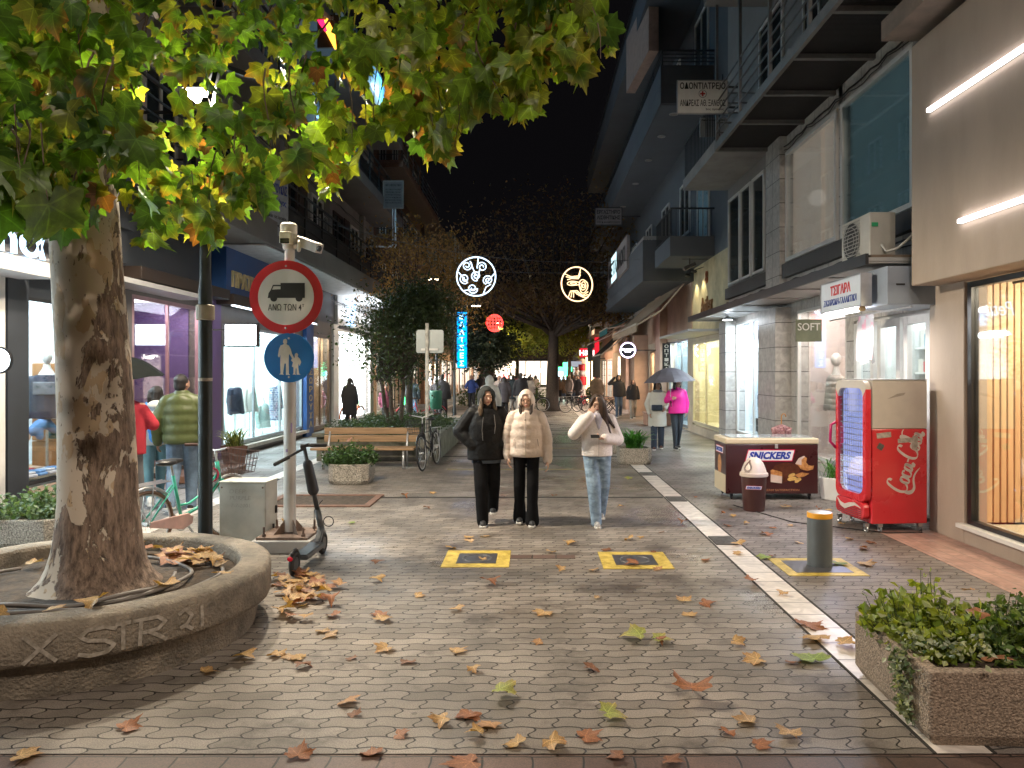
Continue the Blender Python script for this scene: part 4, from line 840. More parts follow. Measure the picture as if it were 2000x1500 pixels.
part(b, 'blue_lit_parapet', M('blue_parapet', (.08, .22, .34), .5), lambda mb: (W(mb, s, XL - 1.16, XL - 1.12, 17.6, 23.4, 8.1, 8.9),))
part(b, 'brown_parapet', M('dark_parapet', (.018, .018, .02)), lambda mb: W(mb, s, XL - 1.1, XL - 1.05, 23.5, 30.8, 8.1, 8.7))
balcony(b, s, XL, 1.2, 13.0, 30.9, 10.9, 11.25, M('grey_slab', (.17, .165, .16)), M('black_rail', (.02, .02, .02)), 1.0, False)
part(b, 'cyan_lit_parapet', M('blue_parapet', (.08, .22, .34)), lambda mb: W(mb, s, XL - 1.16, XL - 1.12, 22.5, 29.5, 11.3, 12.2))
for i, ya in enumerate((12.6, 15.2, 17.6, 19.6, 22.2, 24.6, 27.0, 29.2)):
    window(b, s, XL, ya, ya + 1.2, 5.0, 7.1, dpane, [whitef, M('brown_shutter', (.05, .03, .025), .7)][i % 2], 1, .08, name='window')
    window(b, s, XL, ya, ya + 1.2, 8.2, 10.2, dpane, whitef, 1, .08)
    if i % 2: part(b, 'shutter', M('brown_shutter', (.05, .03, .025)), lambda mb: W(mb, s, XL - .09, XL - .055, ya + 1.25, ya + 2.0, 5.0, 7.1))
for ya in (14.4, 18.95, 23.6, 28.4): part(b, 'rib', whitew, lambda mb: W(mb, s, XL - .18, XL, ya, ya + .35, 4.96, 7.7))
L = lamp('balcony_blue_light', (0, 0, 0), 60, (.35, .7, 1), .1); L.location = (-5.0 + 9, 20.5 - 21, 8.6); L.parent = b
L = lamp('balcony_cyan_light', (0, 0, 0), 120, (.45, .78, 1), .1); L.location = (-4.9 + 9, 26.5 - 21, 11.7); L.parent = b
L = lamp('soffit_wash', (0, 0, 0), 40, (.9, .95, 1), kind='AREA', rot=(R(180), 0, 0), sx=.8, sy=5); L.location = (-5.9 + 9, 27.5 - 21, 3.6); L.parent = b
for i, (yy, zz) in enumerate(((19.0, 8.35), (23.4, 6.1), (25.6, 9.1), (28.6, 6.3))):
    aircon(['air conditioner on the white wall high behind the plane leaves', 'air conditioner on the white wall above the red truck sign', 'air conditioner under the second balcony band, farther along', 'last air conditioner on the white wall before the brown tree'][i], (-6.38, yy, zz), R(90), .9)
r = sign_plate('doctor_sign', 'white sign with blue lettering projecting from the balcony above the cameras', 'sign', (-5.32, 15.7, 5.25), R(72), .85, 1.15, .03, M('sign_bluewhite', (.30, .33, .38), .5),
    [('ΔΡ Μ.ΚΟΥΚΑΣ', 0, .4, .75, .2, inkb, .02, 0), ('Νευρολόγος', 0, .12, .7, .16, inkb, .02, 0), ('Ιατρείο 1ος όροφος', 0, -.2, .7, .09, ink, .01, 0), ('τηλ. 24210', 0, -.38, .6, .08, ink, .01, 0)])
mb = MB(); mb.bar((-.42, .02, .3), (-.75, .02, .3), .03); mb.bar((-.42, .02, -.3), (-.75, .02, -.3), .03); mb.build('bracket', dark_metal, r)
r = sign_plate('list_sign', 'grey framed board with lines of small lettering on a mast over the left roofs', 'sign', at(768, 380, 27), 0, .66, .92, .06, M('dim_board', (.17, .16, .15), .6),
    [('ΜΕΤΑΦΡΑΣΤΙΚΟ', 0, .34, .55, .09, ink, .02, 0)] + [(t, 0, .18 - .095 * k, .56, .05, ink, .01, 0) for k, t in enumerate(['ΑΓΓΛΙΚΑ ΓΑΛΛΙΚΑ', 'ΓΕΡΜΑΝΙΚΑ ΙΤΑΛΙΚΑ', 'ΙΣΠΑΝΙΚΑ ΡΩΣΙΚΑ', 'ΤΟΥΡΚΙΚΑ', 'ΕΠΙΣΗΜΕΣ', 'ΜΕΤΑΦΡΑΣΕΙΣ'])], border=(.04, M('dim_frame', (.24, .23, .21), .6)))
mb = MB(); mb.bar((.08, .03, -.46), (.08, .03, -1.9), .06); mb.bar((-.02, .03, -.46), (-.02, .03, -1.9), .03); mb.bar((.08, .03, -1.85), (-1.6, .03, -1.85), .06); mb.build('mast', steel, r)
r = thing('blue_shop_lettering', 'cream raised ΠΡΑΤΗΡΙΟ letters on the blue shop front', 'lettering', (-6.19, 16.6, 3.76))
mb = MB(); mb.text('ΠΡΑΤΗΡΙΟ', (0, 0, 0), (0, 1, 0), (0, 0, 1), 2.0, .34, .03, ext=.03); mb.build('lettering', M('cream_letters', (.42, .34, .18), .5), r)
r = thing('vertical_lettering', 'cream letters running down the blue panel beside the underwear window', 'lettering', (-6.36, 21.75, 1.2))
mb = MB()
for k, ch in enumerate('ΕΣΩΡΟΥΧΑ'): mb.text(ch, (0, 0, .9 - k * .25), (0, 1, 0), (0, 0, 1), .3, .18, .02)
mb.build('lettering', M('cream_letters', (.42, .34, .18)), r)
r = thing('lightbox', 'blank white glowing lightbox facing the camera below the blue front', 'lightbox', at(470, 654, 14.7))
mb = MB(); mb.box(-.3, .3, -.0, .1, -.2, .2); mb.build('panel', EM('lightbox_white', (.93, .97, 1), 5), r)
mb = MB(); mb.box(-.33, .33, -.01, .12, .2, .23); mb.box(-.33, .33, -.01, .12, -.23, -.2); mb.box(-.33, -.3, -.01, .12, -.2, .2); mb.box(.3, .33, -.01, .12, -.2, .2); mb.bar((-.33, .05, .1), (-.85, .05, .1), .03); mb.build('frame', blackf, r)
r = thing('logo_sign', 'blue-white neon fish-and-circle logo glowing on the white shop front', 'sign', (-6.32, 26.5, 3.95))
mb = MB(); mb.torus((0, 0, .1), .48, .03, (1, 0, 0), 32, 6); mb.torus((0, 0, .1), .2, .02, (1, 0, 0), 20, 6); mb.bar((.0, -.35, -.45), (0, .5, -.45), .05); mb.build('neon_ring', EM('logo_blue', (.4, .68, 1), 2), r)
mb = MB(); mb.text('ALE', (.01, 0, -.2), (0, 1, 0), (0, 0, 1), .55, .2, .03); mb.build('lettering', EM('logo_blue2', (.3, .5, 1), 4), r)
# bag, counters and mannequins
r = thing('handbag', 'bright pink handbag hanging on the purple shop wall', 'handbag', (-7.0, 13.0, 2.2))
pinkbag = M('hot_pink', (.75, .03, .22), .35, 0, .1)
mb = MB(); mb.box(-.07, .07, -.13, .15, -.3, -.04); mb.build('body', pinkbag, r, bevel=.03)
mb = MB(); mb.tube([(0, -.1, -.05), (0, -.07, .18), (0, 0, .33), (0, .07, .18), (0, .1, -.05)], .012, 6); mb.build('strap', pinkbag, r, smooth=True)
r = thing('display_counter', 'orange wood counter with bags in the purple shop window', 'counter', (-7.1, 13.5, .25))
mb = MB(); mb.box(-.3, .3, -1.1, 1.1, 0, .35); mb.box(-.2, .2, -.6, .9, .36, .6); mb.build('body', M('amber_wood', (.42, .18, .05), .45, 0, .1, 3), r, bevel=.008)
mb = MB(); [mb.box(-.1, .1, y, y + .2, .61, .78) for y in (-.4, .05, .5)]; mb.build('bag', M('brown_bag', (.12, .05, .03), .4), r, bevel=.03)
mint = M('mint_cloth', (.35, .48, .45), .8); plaid = BRK('plaid_cloth', (.05, .1, .2), (.25, .3, .4), (.5, .5, .55), .06, .06, .006, .8)
for k, (yy, m1, m2, lab) in enumerate(((16.6, mint, None, 'low bust in white and mint top, nearest in the blue shop window'), (17.7, navy, None, 'tall bust with a navy wrap in the blue shop window'), (18.6, M('white_knit', (.6, .6, .55), .9), None, 'white knitted top on a bust, middle of the blue shop window'), (19.5, mint, None, 'mint pyjama bust on a stand in the blue shop window'), (20.5, plaid, None, 'bust in plaid pyjamas at the far end of the blue shop window'))):
    mannequin(lab, (-6.95, yy, -.35 if k in (0, 3) else .1), R(80), 'plain', m1, m2, k == 4, 1.4, head=False)
for k, (x, z, y0_, y1_) in enumerate(((-6.36, 7.35, 12, 30.5), (-6.35, 4.15, 24, 31), (4.77, 3.55, 8.9, 18.6), (4.8, 6.15, 9, 15))):
    mb = MB(); pts = [(x, y0_ + (y1_ - y0_) * i / 24, z - .05 * abs(math.sin(i * 1.3))) for i in range(25)]; mb.tube(pts, .014, 5); mb.tube([(p[0], p[1], p[2] - .06 - .03 * math.sin(j)) for j, p in enumerate(pts)], .009, 4)
    tag(mb.build('facade_cable', M('cable_black', (.02, .02, .02), .6)), ['black cable sagging along the white wall between the balcony bands', 'black cable over the white shop front', 'dark cable running above the kiosk canopy', 'dark cable under the steel balcony, above the big windows'][k], 'cable')
# --- brown building, then far blocks
def farblock(label, sd, X, y0, y1, h, wm, shops, slabs, gm, name='apartment_block', pw=3.0, brm=None):
    b = thing(name, label, 'building', (sd * (X + 3), (y0 + y1) / 2, 0)); ops = []
    L_ = (y1 - y0) / shops; lc = [(1, .8, .6), (.9, .95, 1), (1, .9, .75), (1, .7, .5), (.8, .9, 1)]
    for k in range(shops): ops.append((y0 + k * L_ + .5, y0 + (k + 1) * L_ - .5, .1, 2.7))
    shell(b, sd, X, y0, y1, 3.2, wm, ops, gz=3.2, D=4.6, gmat=gm)
    part(b, 'upper_wall', wm, lambda mb: W(mb, sd, X, X + 5, y0, y1, 3.2, h))
    for k, o in enumerate(ops): shop(b, sd, X, *o, 2.4, M('far_shop_wall', (.6, .5, .42), .8), [whitef, blackf][k % 2], 0, lc[(k + int(y0)) % 5], 1, .08, es=pw * 9)
    z = 4.2
    while z < h - 2:
        if slabs: balcony(b, sd, X, 1.1, y0 + .5, y1 - .3, z, z + .3, wm, darkr, .95, False)
        y = y0 + 1
        while y < y1 - 2: window(b, sd, X, y, y + 1.3, z + .4, z + 2.4, dpane, whitef, 1, .08); y += 3
        z += 3.1
    return b
br_ = BRK('brown_brick', (.20, .10, .065), (.16, .08, .05), (.12, .09, .07), .3, .08, .01, .85, .5, .2, 'YZ')
farblock('brown brick apartment block behind the orange autumn tree', -1, 6.5, 31.1, 44, 14.5, br_, 4, True, M('warm_plaster', (.4, .24, .15), .8), pw=1.2)
farblock('tall narrow warm lit block beyond the blue vertical sign', -1, 6.3, 44.1, 60, 12, brownw, 4, True, M('warm_plaster', (.4, .24, .15)), pw=2.2)
farblock('far dark block on the left end of the street', -1, 6.3, 60.1, 92, 13, darkw, 6, False, M('warm_plaster', (.4, .24, .15)), pw=4)
farblock('dim beige block beyond the slate building, with open balconies', 1, 4.9, 46.1, 58, 12, M('dim_beige', (.2, .15, .12), .85), 3, True, M('pink_plaster', (.5, .33, .27), .8), pw=2.4)
farblock('far dark block on the right end of the street', 1, 4.9, 58.1, 92, 11, darkw, 7, False, M('pink_plaster', (.5, .33, .27)), pw=3.5)
r = thing('end_building', 'brightly lit shop front closing the end of the street', 'building', (0, 96, 0))
mb = MB(); mb.box(-14, 14, 0, 4, 3.6, 13); mb.box(-14, -5, 0, 4, 0, 3.6); mb.box(3, 14, 0, 4, 0, 3.6); mb.build('wall', brownw, r)
mb = MB(); mb.box(-4.9, 2.9, .6, .8, .3, 3.5); mb.build('lit_window', EM('far_shop_glow', (1, .8, .6), 1.3), r)
mb = MB(); [mb.box(x, x + .12, .3, .5, 0, 3.6) for x in (-4.9, -2.9, -.9, 1.0, 2.8)]; mb.box(-5, 3, .2, .5, 3.3, 3.6); mb.build('shop_window_frame', blackf, r)
# signs far down the street
def glowsign(label, p, w, h, em, rz=0, name='lit_sign', txt=None, tm=None, bracket=0):
    r = thing(name, label, 'sign', p, rz)
    mb = MB(); mb.box(-w / 2, w / 2, 0, .12, -h / 2, h / 2); mb.build('panel', em, r)
    mb = MB(); mb.box(-w / 2 - .04, w / 2 + .04, .02, .14, h / 2, h / 2 + .04); mb.box(-w / 2 - .04, w / 2 + .04, .02, .14, -h / 2 - .04, -h / 2)
    if bracket: mb.bar((0, .07, 0), (bracket, .07, 0), .05)
    mb.build('frame', blackf, r)
    if txt:
        mb = MB(); n = len(txt)
        for k, ch in enumerate(txt): mb.text(ch, (0, -.01, h * (.42 - .84 * k / max(1, n - 1))) if h > w else (w * (-.36 + .72 * k / max(1, n - 1)), -.01, 0), (1, 0, 0), (0, 0, 1), None, (h * .7 / n if h > w else h * .6), .03)
        mb.build('lettering', tm, r)
    return r
pB = at(902, 664, 34)
glowsign('tall bright blue vertical sign with white letters on the left side', pB, .44, 2.5, EM('azure_glow', (.0, .30, .9), 1.3), txt='ΚΑΛΤΣΕΣ', tm=EM('pale_glow', (.6, .9, 1), 1.6), bracket=-1.8)
glowsign('red lit shop sign with white letters beyond the big tree', at(1146, 689, 52), .95, .62, EM('red_glow', (.9, .02, .04), .6), txt='H&M', tm=EM('pale_pink_glow', (1, .7, .7), 1.6), bracket=1.5)
r = glowsign('long white lightbox near the green pharmacy cross', at(1122, 711, 58), 1.1, .42, EM('grey_lightbox', (.6, .62, .7), .35), bracket=2)
r = thing('pharmacy_cross', 'glowing green pharmacy cross on the far right side', 'sign', at(1104, 721, 56))
mb = MB(); mb.box(-.16, .16, 0, .15, -.5, .5); mb.box(-.5, -.16, 0, .15, -.16, .16); mb.box(.16, .5, 0, .15, -.16, .16); mb.build('panel', EM('green_cross', (.08, 1, .4), 3), r)
mb = MB(); mb.bar((.5, .07, 0), (2.2, .07, 0), .05); mb.build('bracket', blackf, r)
glowsign('cyan lit sign low under the pharmacy cross', at(1096, 733, 57), .7, .9, EM('cyan_glow', (.5, .85, 1), 4), bracket=2.4)
glowsign('lit red shop column beside the beige wall on the right', at(1166, 700, 51), .3, 3.4, EM('red_glow', (.9, .02, .04), .6), bracket=.6)
glowsign('glowing orange-white door strip on the far right', at(1151, 745, 50), .45, 3.2, EM('orange_glow', (1, .62, .25), 4), bracket=.6)
glowsign('small green sign on the wall behind the small tree', at(790, 783, 32.5), .16, .36, EM('green_small', (.05, .9, .2), 4), R(60))
for k, (px, py, Y, c, sz, lb) in enumerate(((1000, 716, 80, (1, .72, .4), .9, 'orange lit sign among the far shops, left of centre'), (986, 735, 84, (1, .25, .2), .7, 'small red lit sign far down the street'), (1012, 744, 88, (1, .9, .75), 1.8, 'wide white shop light at the end of the street'), (1058, 724, 78, (1, .85, .5), .6, 'yellow lit sign beyond the big trunk'), (975, 742, 70, (.9, .95, 1), .6, 'pale lit sign on the far left wall'))):
    glowsign(lb, at(px, py, Y), sz, sz * .6, EM('far_sign_%d' % k, c, 6), bracket=.0)
# neon scribble high on the left building
r = thing('flame_neon', 'red and orange neon sign glowing high on the left building', 'neon sign', at(642, 62, 19.5))
mb = MB(); random.seed(4); mb.stroke([(-.12, .35), (-.02, .1), (.06, -.05), (.18, -.45)], [.16, .2, .2, .05], (0, 0, 0), (1, 0, 0), (0, 0, 1), (0, 0, 0)); mb.build('flame', EM('flame_orange', (1, .4, .04), 2), r)
mb = MB(); mb.stroke([(-.25, .42), (-.16, .2), (-.06, .0)], [.2, .14, .06], (0, -.01, 0), (1, 0, 0), (0, 0, 1), (0, 0, 0)); mb.build('flame_edge', EM('flame_red', (1, .02, .12), 1.2), r)
mb = MB(); mb.bar((0, .05, 0), (-1.4, .05, 0), .05); mb.box(-.3, .25, .02, .08, -.4, .45); mb.build('backing', brownw, r)
# ---------------------------------------------------------------- Christmas lights over the street
def wire(label, p0, p1, sag=.4):
    mb = MB(); pts = []
    for k in range(13): t = k / 12; p = Vector(p0).lerp(Vector(p1), t); p.z -= sag * 4 * t * (1 - t); pts.append(p)
    mb.tube(pts, .008, 5); tag(mb.build('overhead_wire', M('wire_grey', (.12, .12, .12), .6)), label, 'wire')
p1 = at(930, 540, 21.5); p2 = at(1127, 555, 23.5)
wire('thin wire carrying the white swirl and gold pattern Christmas circles', (-6.4, 21, 6.2), (4.9, 24, 5.6), .7)
r = thing('christmas_circle', 'white glowing circle of six spirals hung over the street', 'christmas light', p1)
wl = EM('xmas_white', (.60, .80, 1), 1.6); Rr_ = .55
mb = MB(); mb.torus((0, 0, 0), Rr_, .02, (0, 1, 0), 48, 6); mb.build('ring', wl, r)
mb = MB()
def spiral(mb, cx, cz, r0, turns, a0, tail=None, d=1):
    pts = []; n = 26
    for k in range(n + 1): t = k / n; a = a0 + d * turns * 2 * PI * t; rr = r0 * (.22 + .78 * t); pts.append((cx + rr * math.cos(a), 0, cz + rr * math.sin(a)))
    if tail: pts.append((tail[0], 0, tail[1]))
    mb.tube(pts, .015, 5)
for (cx, cz, a, tl) in ((-.26, .31, 200, (0, .02)), (.17, .27, -20, (.06, .53)), (0, .02, 60, (.1, .2)), (-.33, -.06, 90, (-.5, .12)), (.34, -.1, 20, (.53, .1)), (-.1, -.34, 140, (-.35, -.4))): spiral(mb, cx, cz, .15, 1.6, R(a), tl)
mb.tube([(.2, 0, -.5), (.28, 0, -.3), (.42, 0, -.22)], .015, 5); mb.build('spiral', wl, r)
mb = MB(); mb.bar((0, .02, .56), (0, .02, .95), .012); mb.bar((-.35, .02, .44), (-.5, .02, .8), .01); mb.build('hanger', dark_metal, r)
r = thing('christmas_circle', 'warm gold circle of wavy contour lines hung right of the white spirals', 'christmas light', p2, R(22))
gl_ = EM('xmas_gold', (1, .62, .32), 1.6)
mb = MB(); mb.torus((0, 0, 0), .53, .02, (0, 1, 0), 48, 6); mb.build('ring', gl_, r)
mb = MB()
def blob(mb, cx, cz, rx, rz_, rot, w=.2, seed=0):
    pts = []
    for k in range(20): a = 2 * PI * k / 20; q = 1 + w * math.sin(2 * a + seed) * .6 + w * math.sin(3 * a + seed * 2) * .4; x = rx * q * math.cos(a); z = rz_ * q * math.sin(a); pts.append((cx + x * math.cos(rot) - z * math.sin(rot), 0, cz + x * math.sin(rot) + z * math.cos(rot)))
    mb.tube(pts, .013, 5, closed=True)
blob(mb, -.12, .02, .2, .07, 0, .2, 1); blob(mb, -.12, .02, .1, .03, 0, .1, 2); blob(mb, .22, -.05, .15, .2, -.3, .2, 3); blob(mb, .22, -.05, .09, .12, -.3, .2, 4); blob(mb, .22, -.05, .04, .05, 0, 0, 0)
for off in (0, .09, .18): mb.tube([(-.42 + off * .5, 0, .3 - off), (-.2, 0, .22 - off * .3), (.05, 0, .26 - off * .5), (.12, 0, .48 - off)], .013, 5); mb.tube([(-.3 + off, 0, -.42), (-.22 + off * .6, 0, -.22), (0, 0, -.2 - off * .6), (.2, 0, -.34 - off * .3), (.38, 0, -.22 - off)], .013, 5)
mb.build('contour', gl_, r)
mb = MB(); mb.bar((0, .02, .54), (0, .02, .8), .012); mb.build('hanger', dark_metal, r)
r = thing('christmas_ball', 'glowing red wire ball hung over the street farther back', 'christmas light', at(966, 631, 30))
mb = MB(); random.seed(6)
for k in range(8): mb.torus((0, 0, 0), .34, .009, (math.cos(k * PI / 8 + .2), math.sin(k * PI / 8 + .2), 0), 26, 4)
for k in range(-3, 4): mb.torus((0, 0, .34 * math.sin(k * .4)), .34 * math.cos(k * .4), .009, (0, 0, 1), 26, 4)
mb.build('ball', EM('xmas_red', (1, .05, .04), 2.4), r)
mb = MB(); mb.bar((0, 0, .32), (0, 0, 2.2), .012); mb.build('hanger', dark_metal, r)
wire('thin wire holding the red Christmas ball', (-6.4, 30, 6.3), (4.9, 30, 5.9), .3)
# ================================================================= LEAVES AND TREES
def leaf_outline():
    pol = [(0, 1.0), (9, .74), (14, .78), (20, .68), (29, .60), (36, .70), (41, .76), (49, .93), (55, .76), (62, .77), (70, .64), (80, .55), (92, .60), (101, .68), (110, .56), (126, .44), (146, .32), (165, .16)]
    h = [(r * math.sin(R(a)), r * math.cos(R(a))) for a, r in pol]
    return [(x, y) for x, y in h] + [(0, -.02)] + [(-x, y) for x, y in h[1:][::-1]]
LO = leaf_outline()
def leaf_geo(curl=.25, fold=.2, droop=.2, seed=0, jag=.035):
    rn = random.Random(seed); vs = [(0, 0.12, 0)]; uv = [(0, .12)]
    for (x, y) in LO:
        x2 = x + rn.uniform(-jag, jag); y2 = y + rn.uniform(-jag, jag); r = math.hypot(x, y)
        z = fold * abs(x) - droop * y * y + curl * r * r * math.sin(3 * math.atan2(y, x) + seed) + rn.uniform(-.03, .03); vs.append((x2, y2, z)); uv.append((x, y))
    n = len(LO)
    # mid ring for smoother curl
    fs = []
    mid = []
    for (x, y) in LO: 
        r = math.hypot(x, y) * .5; mid.append((x * .5, .06 + y * .5, fold * abs(x) * .5 - droop * y * y * .25 + curl * r * r * math.sin(3 * math.atan2(y, x) + seed) * .5))
    vs += mid; uv += [(a[0], a[1]) for a in mid]
    for i in range(n):
        j = (i + 1) % n; fs.append((0, 1 + n + i, 1 + n + j)); fs.append((1 + n + i, 1 + i, 1 + j, 1 + n + j))
    return vs, fs, uv
def leafcloud(name, items, mat, parent, geos, stem=True):
    """items: (pos, Matrix3 rot, size, colour, tipcolour)"""
    V = []; F = []; UVs = []; C = []
    for (p, M3, sz, c, ct) in items:
        vs, fs, uv = geos[random.randrange(len(geos))]; n = len(V)
        for v in vs: q = M3 @ Vector(v); V.append((p[0] + q.x * sz, p[1] + q.y * sz, p[2] + q.z * sz))
        cc = []
        for (x, y) in uv:
            r = math.hypot(x, y); t = min(1, max(0, (r - .35) * 1.8)) if ct else 0
            cc.append([c[i] * (1 - t) + ct[i] * t for i in range(3)] if ct else c)
        for f in fs:
            F.append(tuple(n + i for i in f))
            for i in f: UVs.append(uv[i]); C.append(cc[i])
    me = bpy.data.meshes.new(name); me.from_pydata(V, [], F)
    ul = me.uv_layers.new(name='UVMap'); ul.data.foreach_set('uv', [a for u in UVs for a in u])
    ca = me.color_attributes.new('leafcol', 'FLOAT_COLOR', 'CORNER'); ca.data.foreach_set('color', [a for c in C for a in (c[0], c[1], c[2], 1)])
    me.polygons.foreach_set('use_smooth', [True] * len(F)); me.materials.append(mat); me.update()
    o = bpy.data.objects.new(name, me); col.objects.link(o); o.parent = parent; return o
LM = LEAFM('plane_leaf', .42, .5)
geos = [leaf_geo(random.uniform(-.25, .3), random.uniform(.05, .35), random.uniform(.1, .5), k) for k in range(10)]
TX, TY = -3.05, 5.25
plane = thing('plane_tree', 'big plane tree with mottled peeling bark in the round concrete bed', 'tree', (TX, TY, 0))
# trunk
def barkmat():
    m = bpy.data.materials.new('plane_bark'); m.use_nodes = True; t = m.node_tree; N = t.nodes; L = t.links; p = N['Principled BSDF']
    tc = N.new('ShaderNodeTexCoord'); mp = N.new('ShaderNodeMapping'); mp.inputs['Scale'].default_value = (1, 1, .5); L.new(tc.outputs['Object'], mp.inputs[0])
    n1 = N.new('ShaderNodeTexNoise'); n1.inputs['Scale'].default_value = 5.2; n1.inputs['Detail'].default_value = 7; n1.inputs['Roughness'].default_value = .62; n1.inputs['Distortion'].default_value = .5; L.new(mp.outputs[0], n1.inputs['Vector'])
    sp = N.new('ShaderNodeSeparateXYZ'); L.new(tc.outputs['Object'], sp.inputs[0])
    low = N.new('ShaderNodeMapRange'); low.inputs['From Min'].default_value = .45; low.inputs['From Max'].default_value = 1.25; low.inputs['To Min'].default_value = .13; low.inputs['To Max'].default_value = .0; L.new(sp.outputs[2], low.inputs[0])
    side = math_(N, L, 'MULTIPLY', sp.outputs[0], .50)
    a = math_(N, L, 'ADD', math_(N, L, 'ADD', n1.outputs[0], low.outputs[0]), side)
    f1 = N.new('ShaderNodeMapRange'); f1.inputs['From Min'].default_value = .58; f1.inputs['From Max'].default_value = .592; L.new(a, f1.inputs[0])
    n2 = N.new('ShaderNodeTexNoise'); n2.inputs['Scale'].default_value = 9; n2.inputs['Detail'].default_value = 5; L.new(mp.outputs[0], n2.inputs['Vector'])
    f2 = N.new('ShaderNodeMapRange'); f2.inputs['From Min'].default_value = .56; f2.inputs['From Max'].default_value = .58; L.new(n2.outputs[0], f2.inputs[0])
    pale = N.new('ShaderNodeMix'); pale.data_type = 'RGBA'; L.new(f2.outputs[0], pale.inputs['Factor']); pale.inputs[6].default_value = (.56, .48, .39, 1); pale.inputs[7].default_value = (.48, .36, .24, 1)
    mp3 = N.new('ShaderNodeMapping'); mp3.inputs['Scale'].default_value = (1, 1, .22); L.new(tc.outputs['Object'], mp3.inputs[0])
    n3 = N.new('ShaderNodeTexNoise'); n3.inputs['Scale'].default_value = 30; n3.inputs['Detail'].default_value = 6; n3.inputs['Roughness'].default_value = .7; L.new(mp3.outputs[0], n3.inputs['Vector'])
    rp = N.new('ShaderNodeValToRGB'); e = rp.color_ramp.elements; e[0].position = .36; e[0].color = (.085, .058, .044, 1); e[1].position = .62; e[1].color = (.34, .245, .185, 1); L.new(n3.outputs[0], rp.inputs[0])
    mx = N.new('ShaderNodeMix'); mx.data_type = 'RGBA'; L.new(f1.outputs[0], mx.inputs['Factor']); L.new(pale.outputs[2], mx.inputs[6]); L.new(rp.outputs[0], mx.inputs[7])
    sp2 = N.new('ShaderNodeTexNoise'); sp2.inputs['Scale'].default_value = 42; sp2.inputs['Detail'].default_value = 1; L.new(mp.outputs[0], sp2.inputs['Vector'])
    fl = N.new('ShaderNodeMapRange'); fl.inputs['From Min'].default_value = .70; fl.inputs['From Max'].default_value = .72; fl.inputs['To Max'].default_value = .7; L.new(sp2.outputs[0], fl.inputs[0])
    mx2 = N.new('ShaderNodeMix'); mx2.data_type = 'RGBA'; L.new(fl.outputs[0], mx2.inputs['Factor']); L.new(mx.outputs[2], mx2.inputs[6]); mx2.inputs[7].default_value = (.10, .06, .045, 1)
    L.new(mx2.outputs[2], p.inputs['Base Color']); p.inputs['Roughness'].default_value = .8
    h = math_(N, L, 'ADD', math_(N, L, 'MULTIPLY', f1.outputs[0], .7), math_(N, L, 'MULTIPLY', n3.outputs[0], math_(N, L, 'MULTIPLY', f1.outputs[0], 1.6)))
    h = math_(N, L, 'ADD', h, math_(N, L, 'MULTIPLY', f2.outputs[0], .1))
    bp = N.new('ShaderNodeBump'); bp.inputs['Strength'].default_value = .9; bp.inputs['Distance'].default_value = .02; L.new(h, bp.inputs['Height']); L.new(bp.outputs[0], p.inputs['Normal'])
    return m
bark = barkmat()
mb = MB(); rg = []; n = 40; vs = []; zs = [.30, .34, .38, .43, .5, .6, .75, .95, 1.2, 1.5, 1.9, 2.3, 2.7, 3.1, 3.6, 4.1, 4.6, 5.2, 6.0]
rr0 = [.47, .42, .375, .335, .305, .28, .262, .250, .242, .236, .23, .225, .22, .215, .208, .20, .185, .16, .12]
for i, z in enumerate(zs):
    cx = .02 + .03 * math.sin(z * 1.3) - .02 * z; cy = .03 * math.sin(z)
    for k in range(n):
        a = 2 * PI * k / n; fl = max(0, (1.0 - z)) ** 2
        q = 1 + .10 * fl * math.sin(5 * a + .5) + .07 * fl * math.sin(8 * a + 2) + .03 * math.sin(3 * a + z * 1.5) + .02 * noise.noise((math.cos(a) * 3, math.sin(a) * 3, z * 4))
        vs.append((cx + rr0[i] * q * math.cos(a), cy + rr0[i] * q * math.sin(a), z))
fs = [(i * n + k, i * n + (k + 1) % n, (i + 1) * n + (k + 1) % n, (i + 1) * n + k) for i in range(len(zs) - 1) for k in range(n)]
mb.add(vs, fs)
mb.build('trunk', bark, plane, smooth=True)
random.seed(21)
limbs = []
def limb(mb, p0, p1, r0, r1, wob=.12, n=9):
    p0 = Vector(p0); p1 = Vector(p1); pts = []; rs = []
    for k in range(n):
        t = k / (n - 1); p = p0.lerp(p1, t); p += Vector((math.sin(t * 5 + r0 * 40), math.cos(t * 4 + r0 * 31), math.sin(t * 6))) * wob * t * (1.2 - t)
        p.z += .25 * math.sin(PI * t); pts.append(p); rs.append(r0 + (r1 - r0) * t)
    mb.tube(pts, rs, 8); return pts
T0 = Vector((TX, TY, 0))
mb = MB()
for e in ((-1.3, 3.8, 5.0), (-.2, 4.2, 5.3), (-2.0, 7.4, 5.3), (-.6, 6.2, 5.6), (-4.6, 3.9, 5.0), (-3.2, 2.6, 4.7), (-1.9, 2.9, 5.0), (-5.0, 6.5, 5.6), (-2.6, 5.0, 7.6), (-3.8, 7.6, 5.4)):
    limbs.append([v + T0 for v in limb(mb, (0, 0, random.uniform(4.2, 5.2)), Vector(e) - T0, .075, .02)])
mb.build('limb', bark, plane, smooth=True)
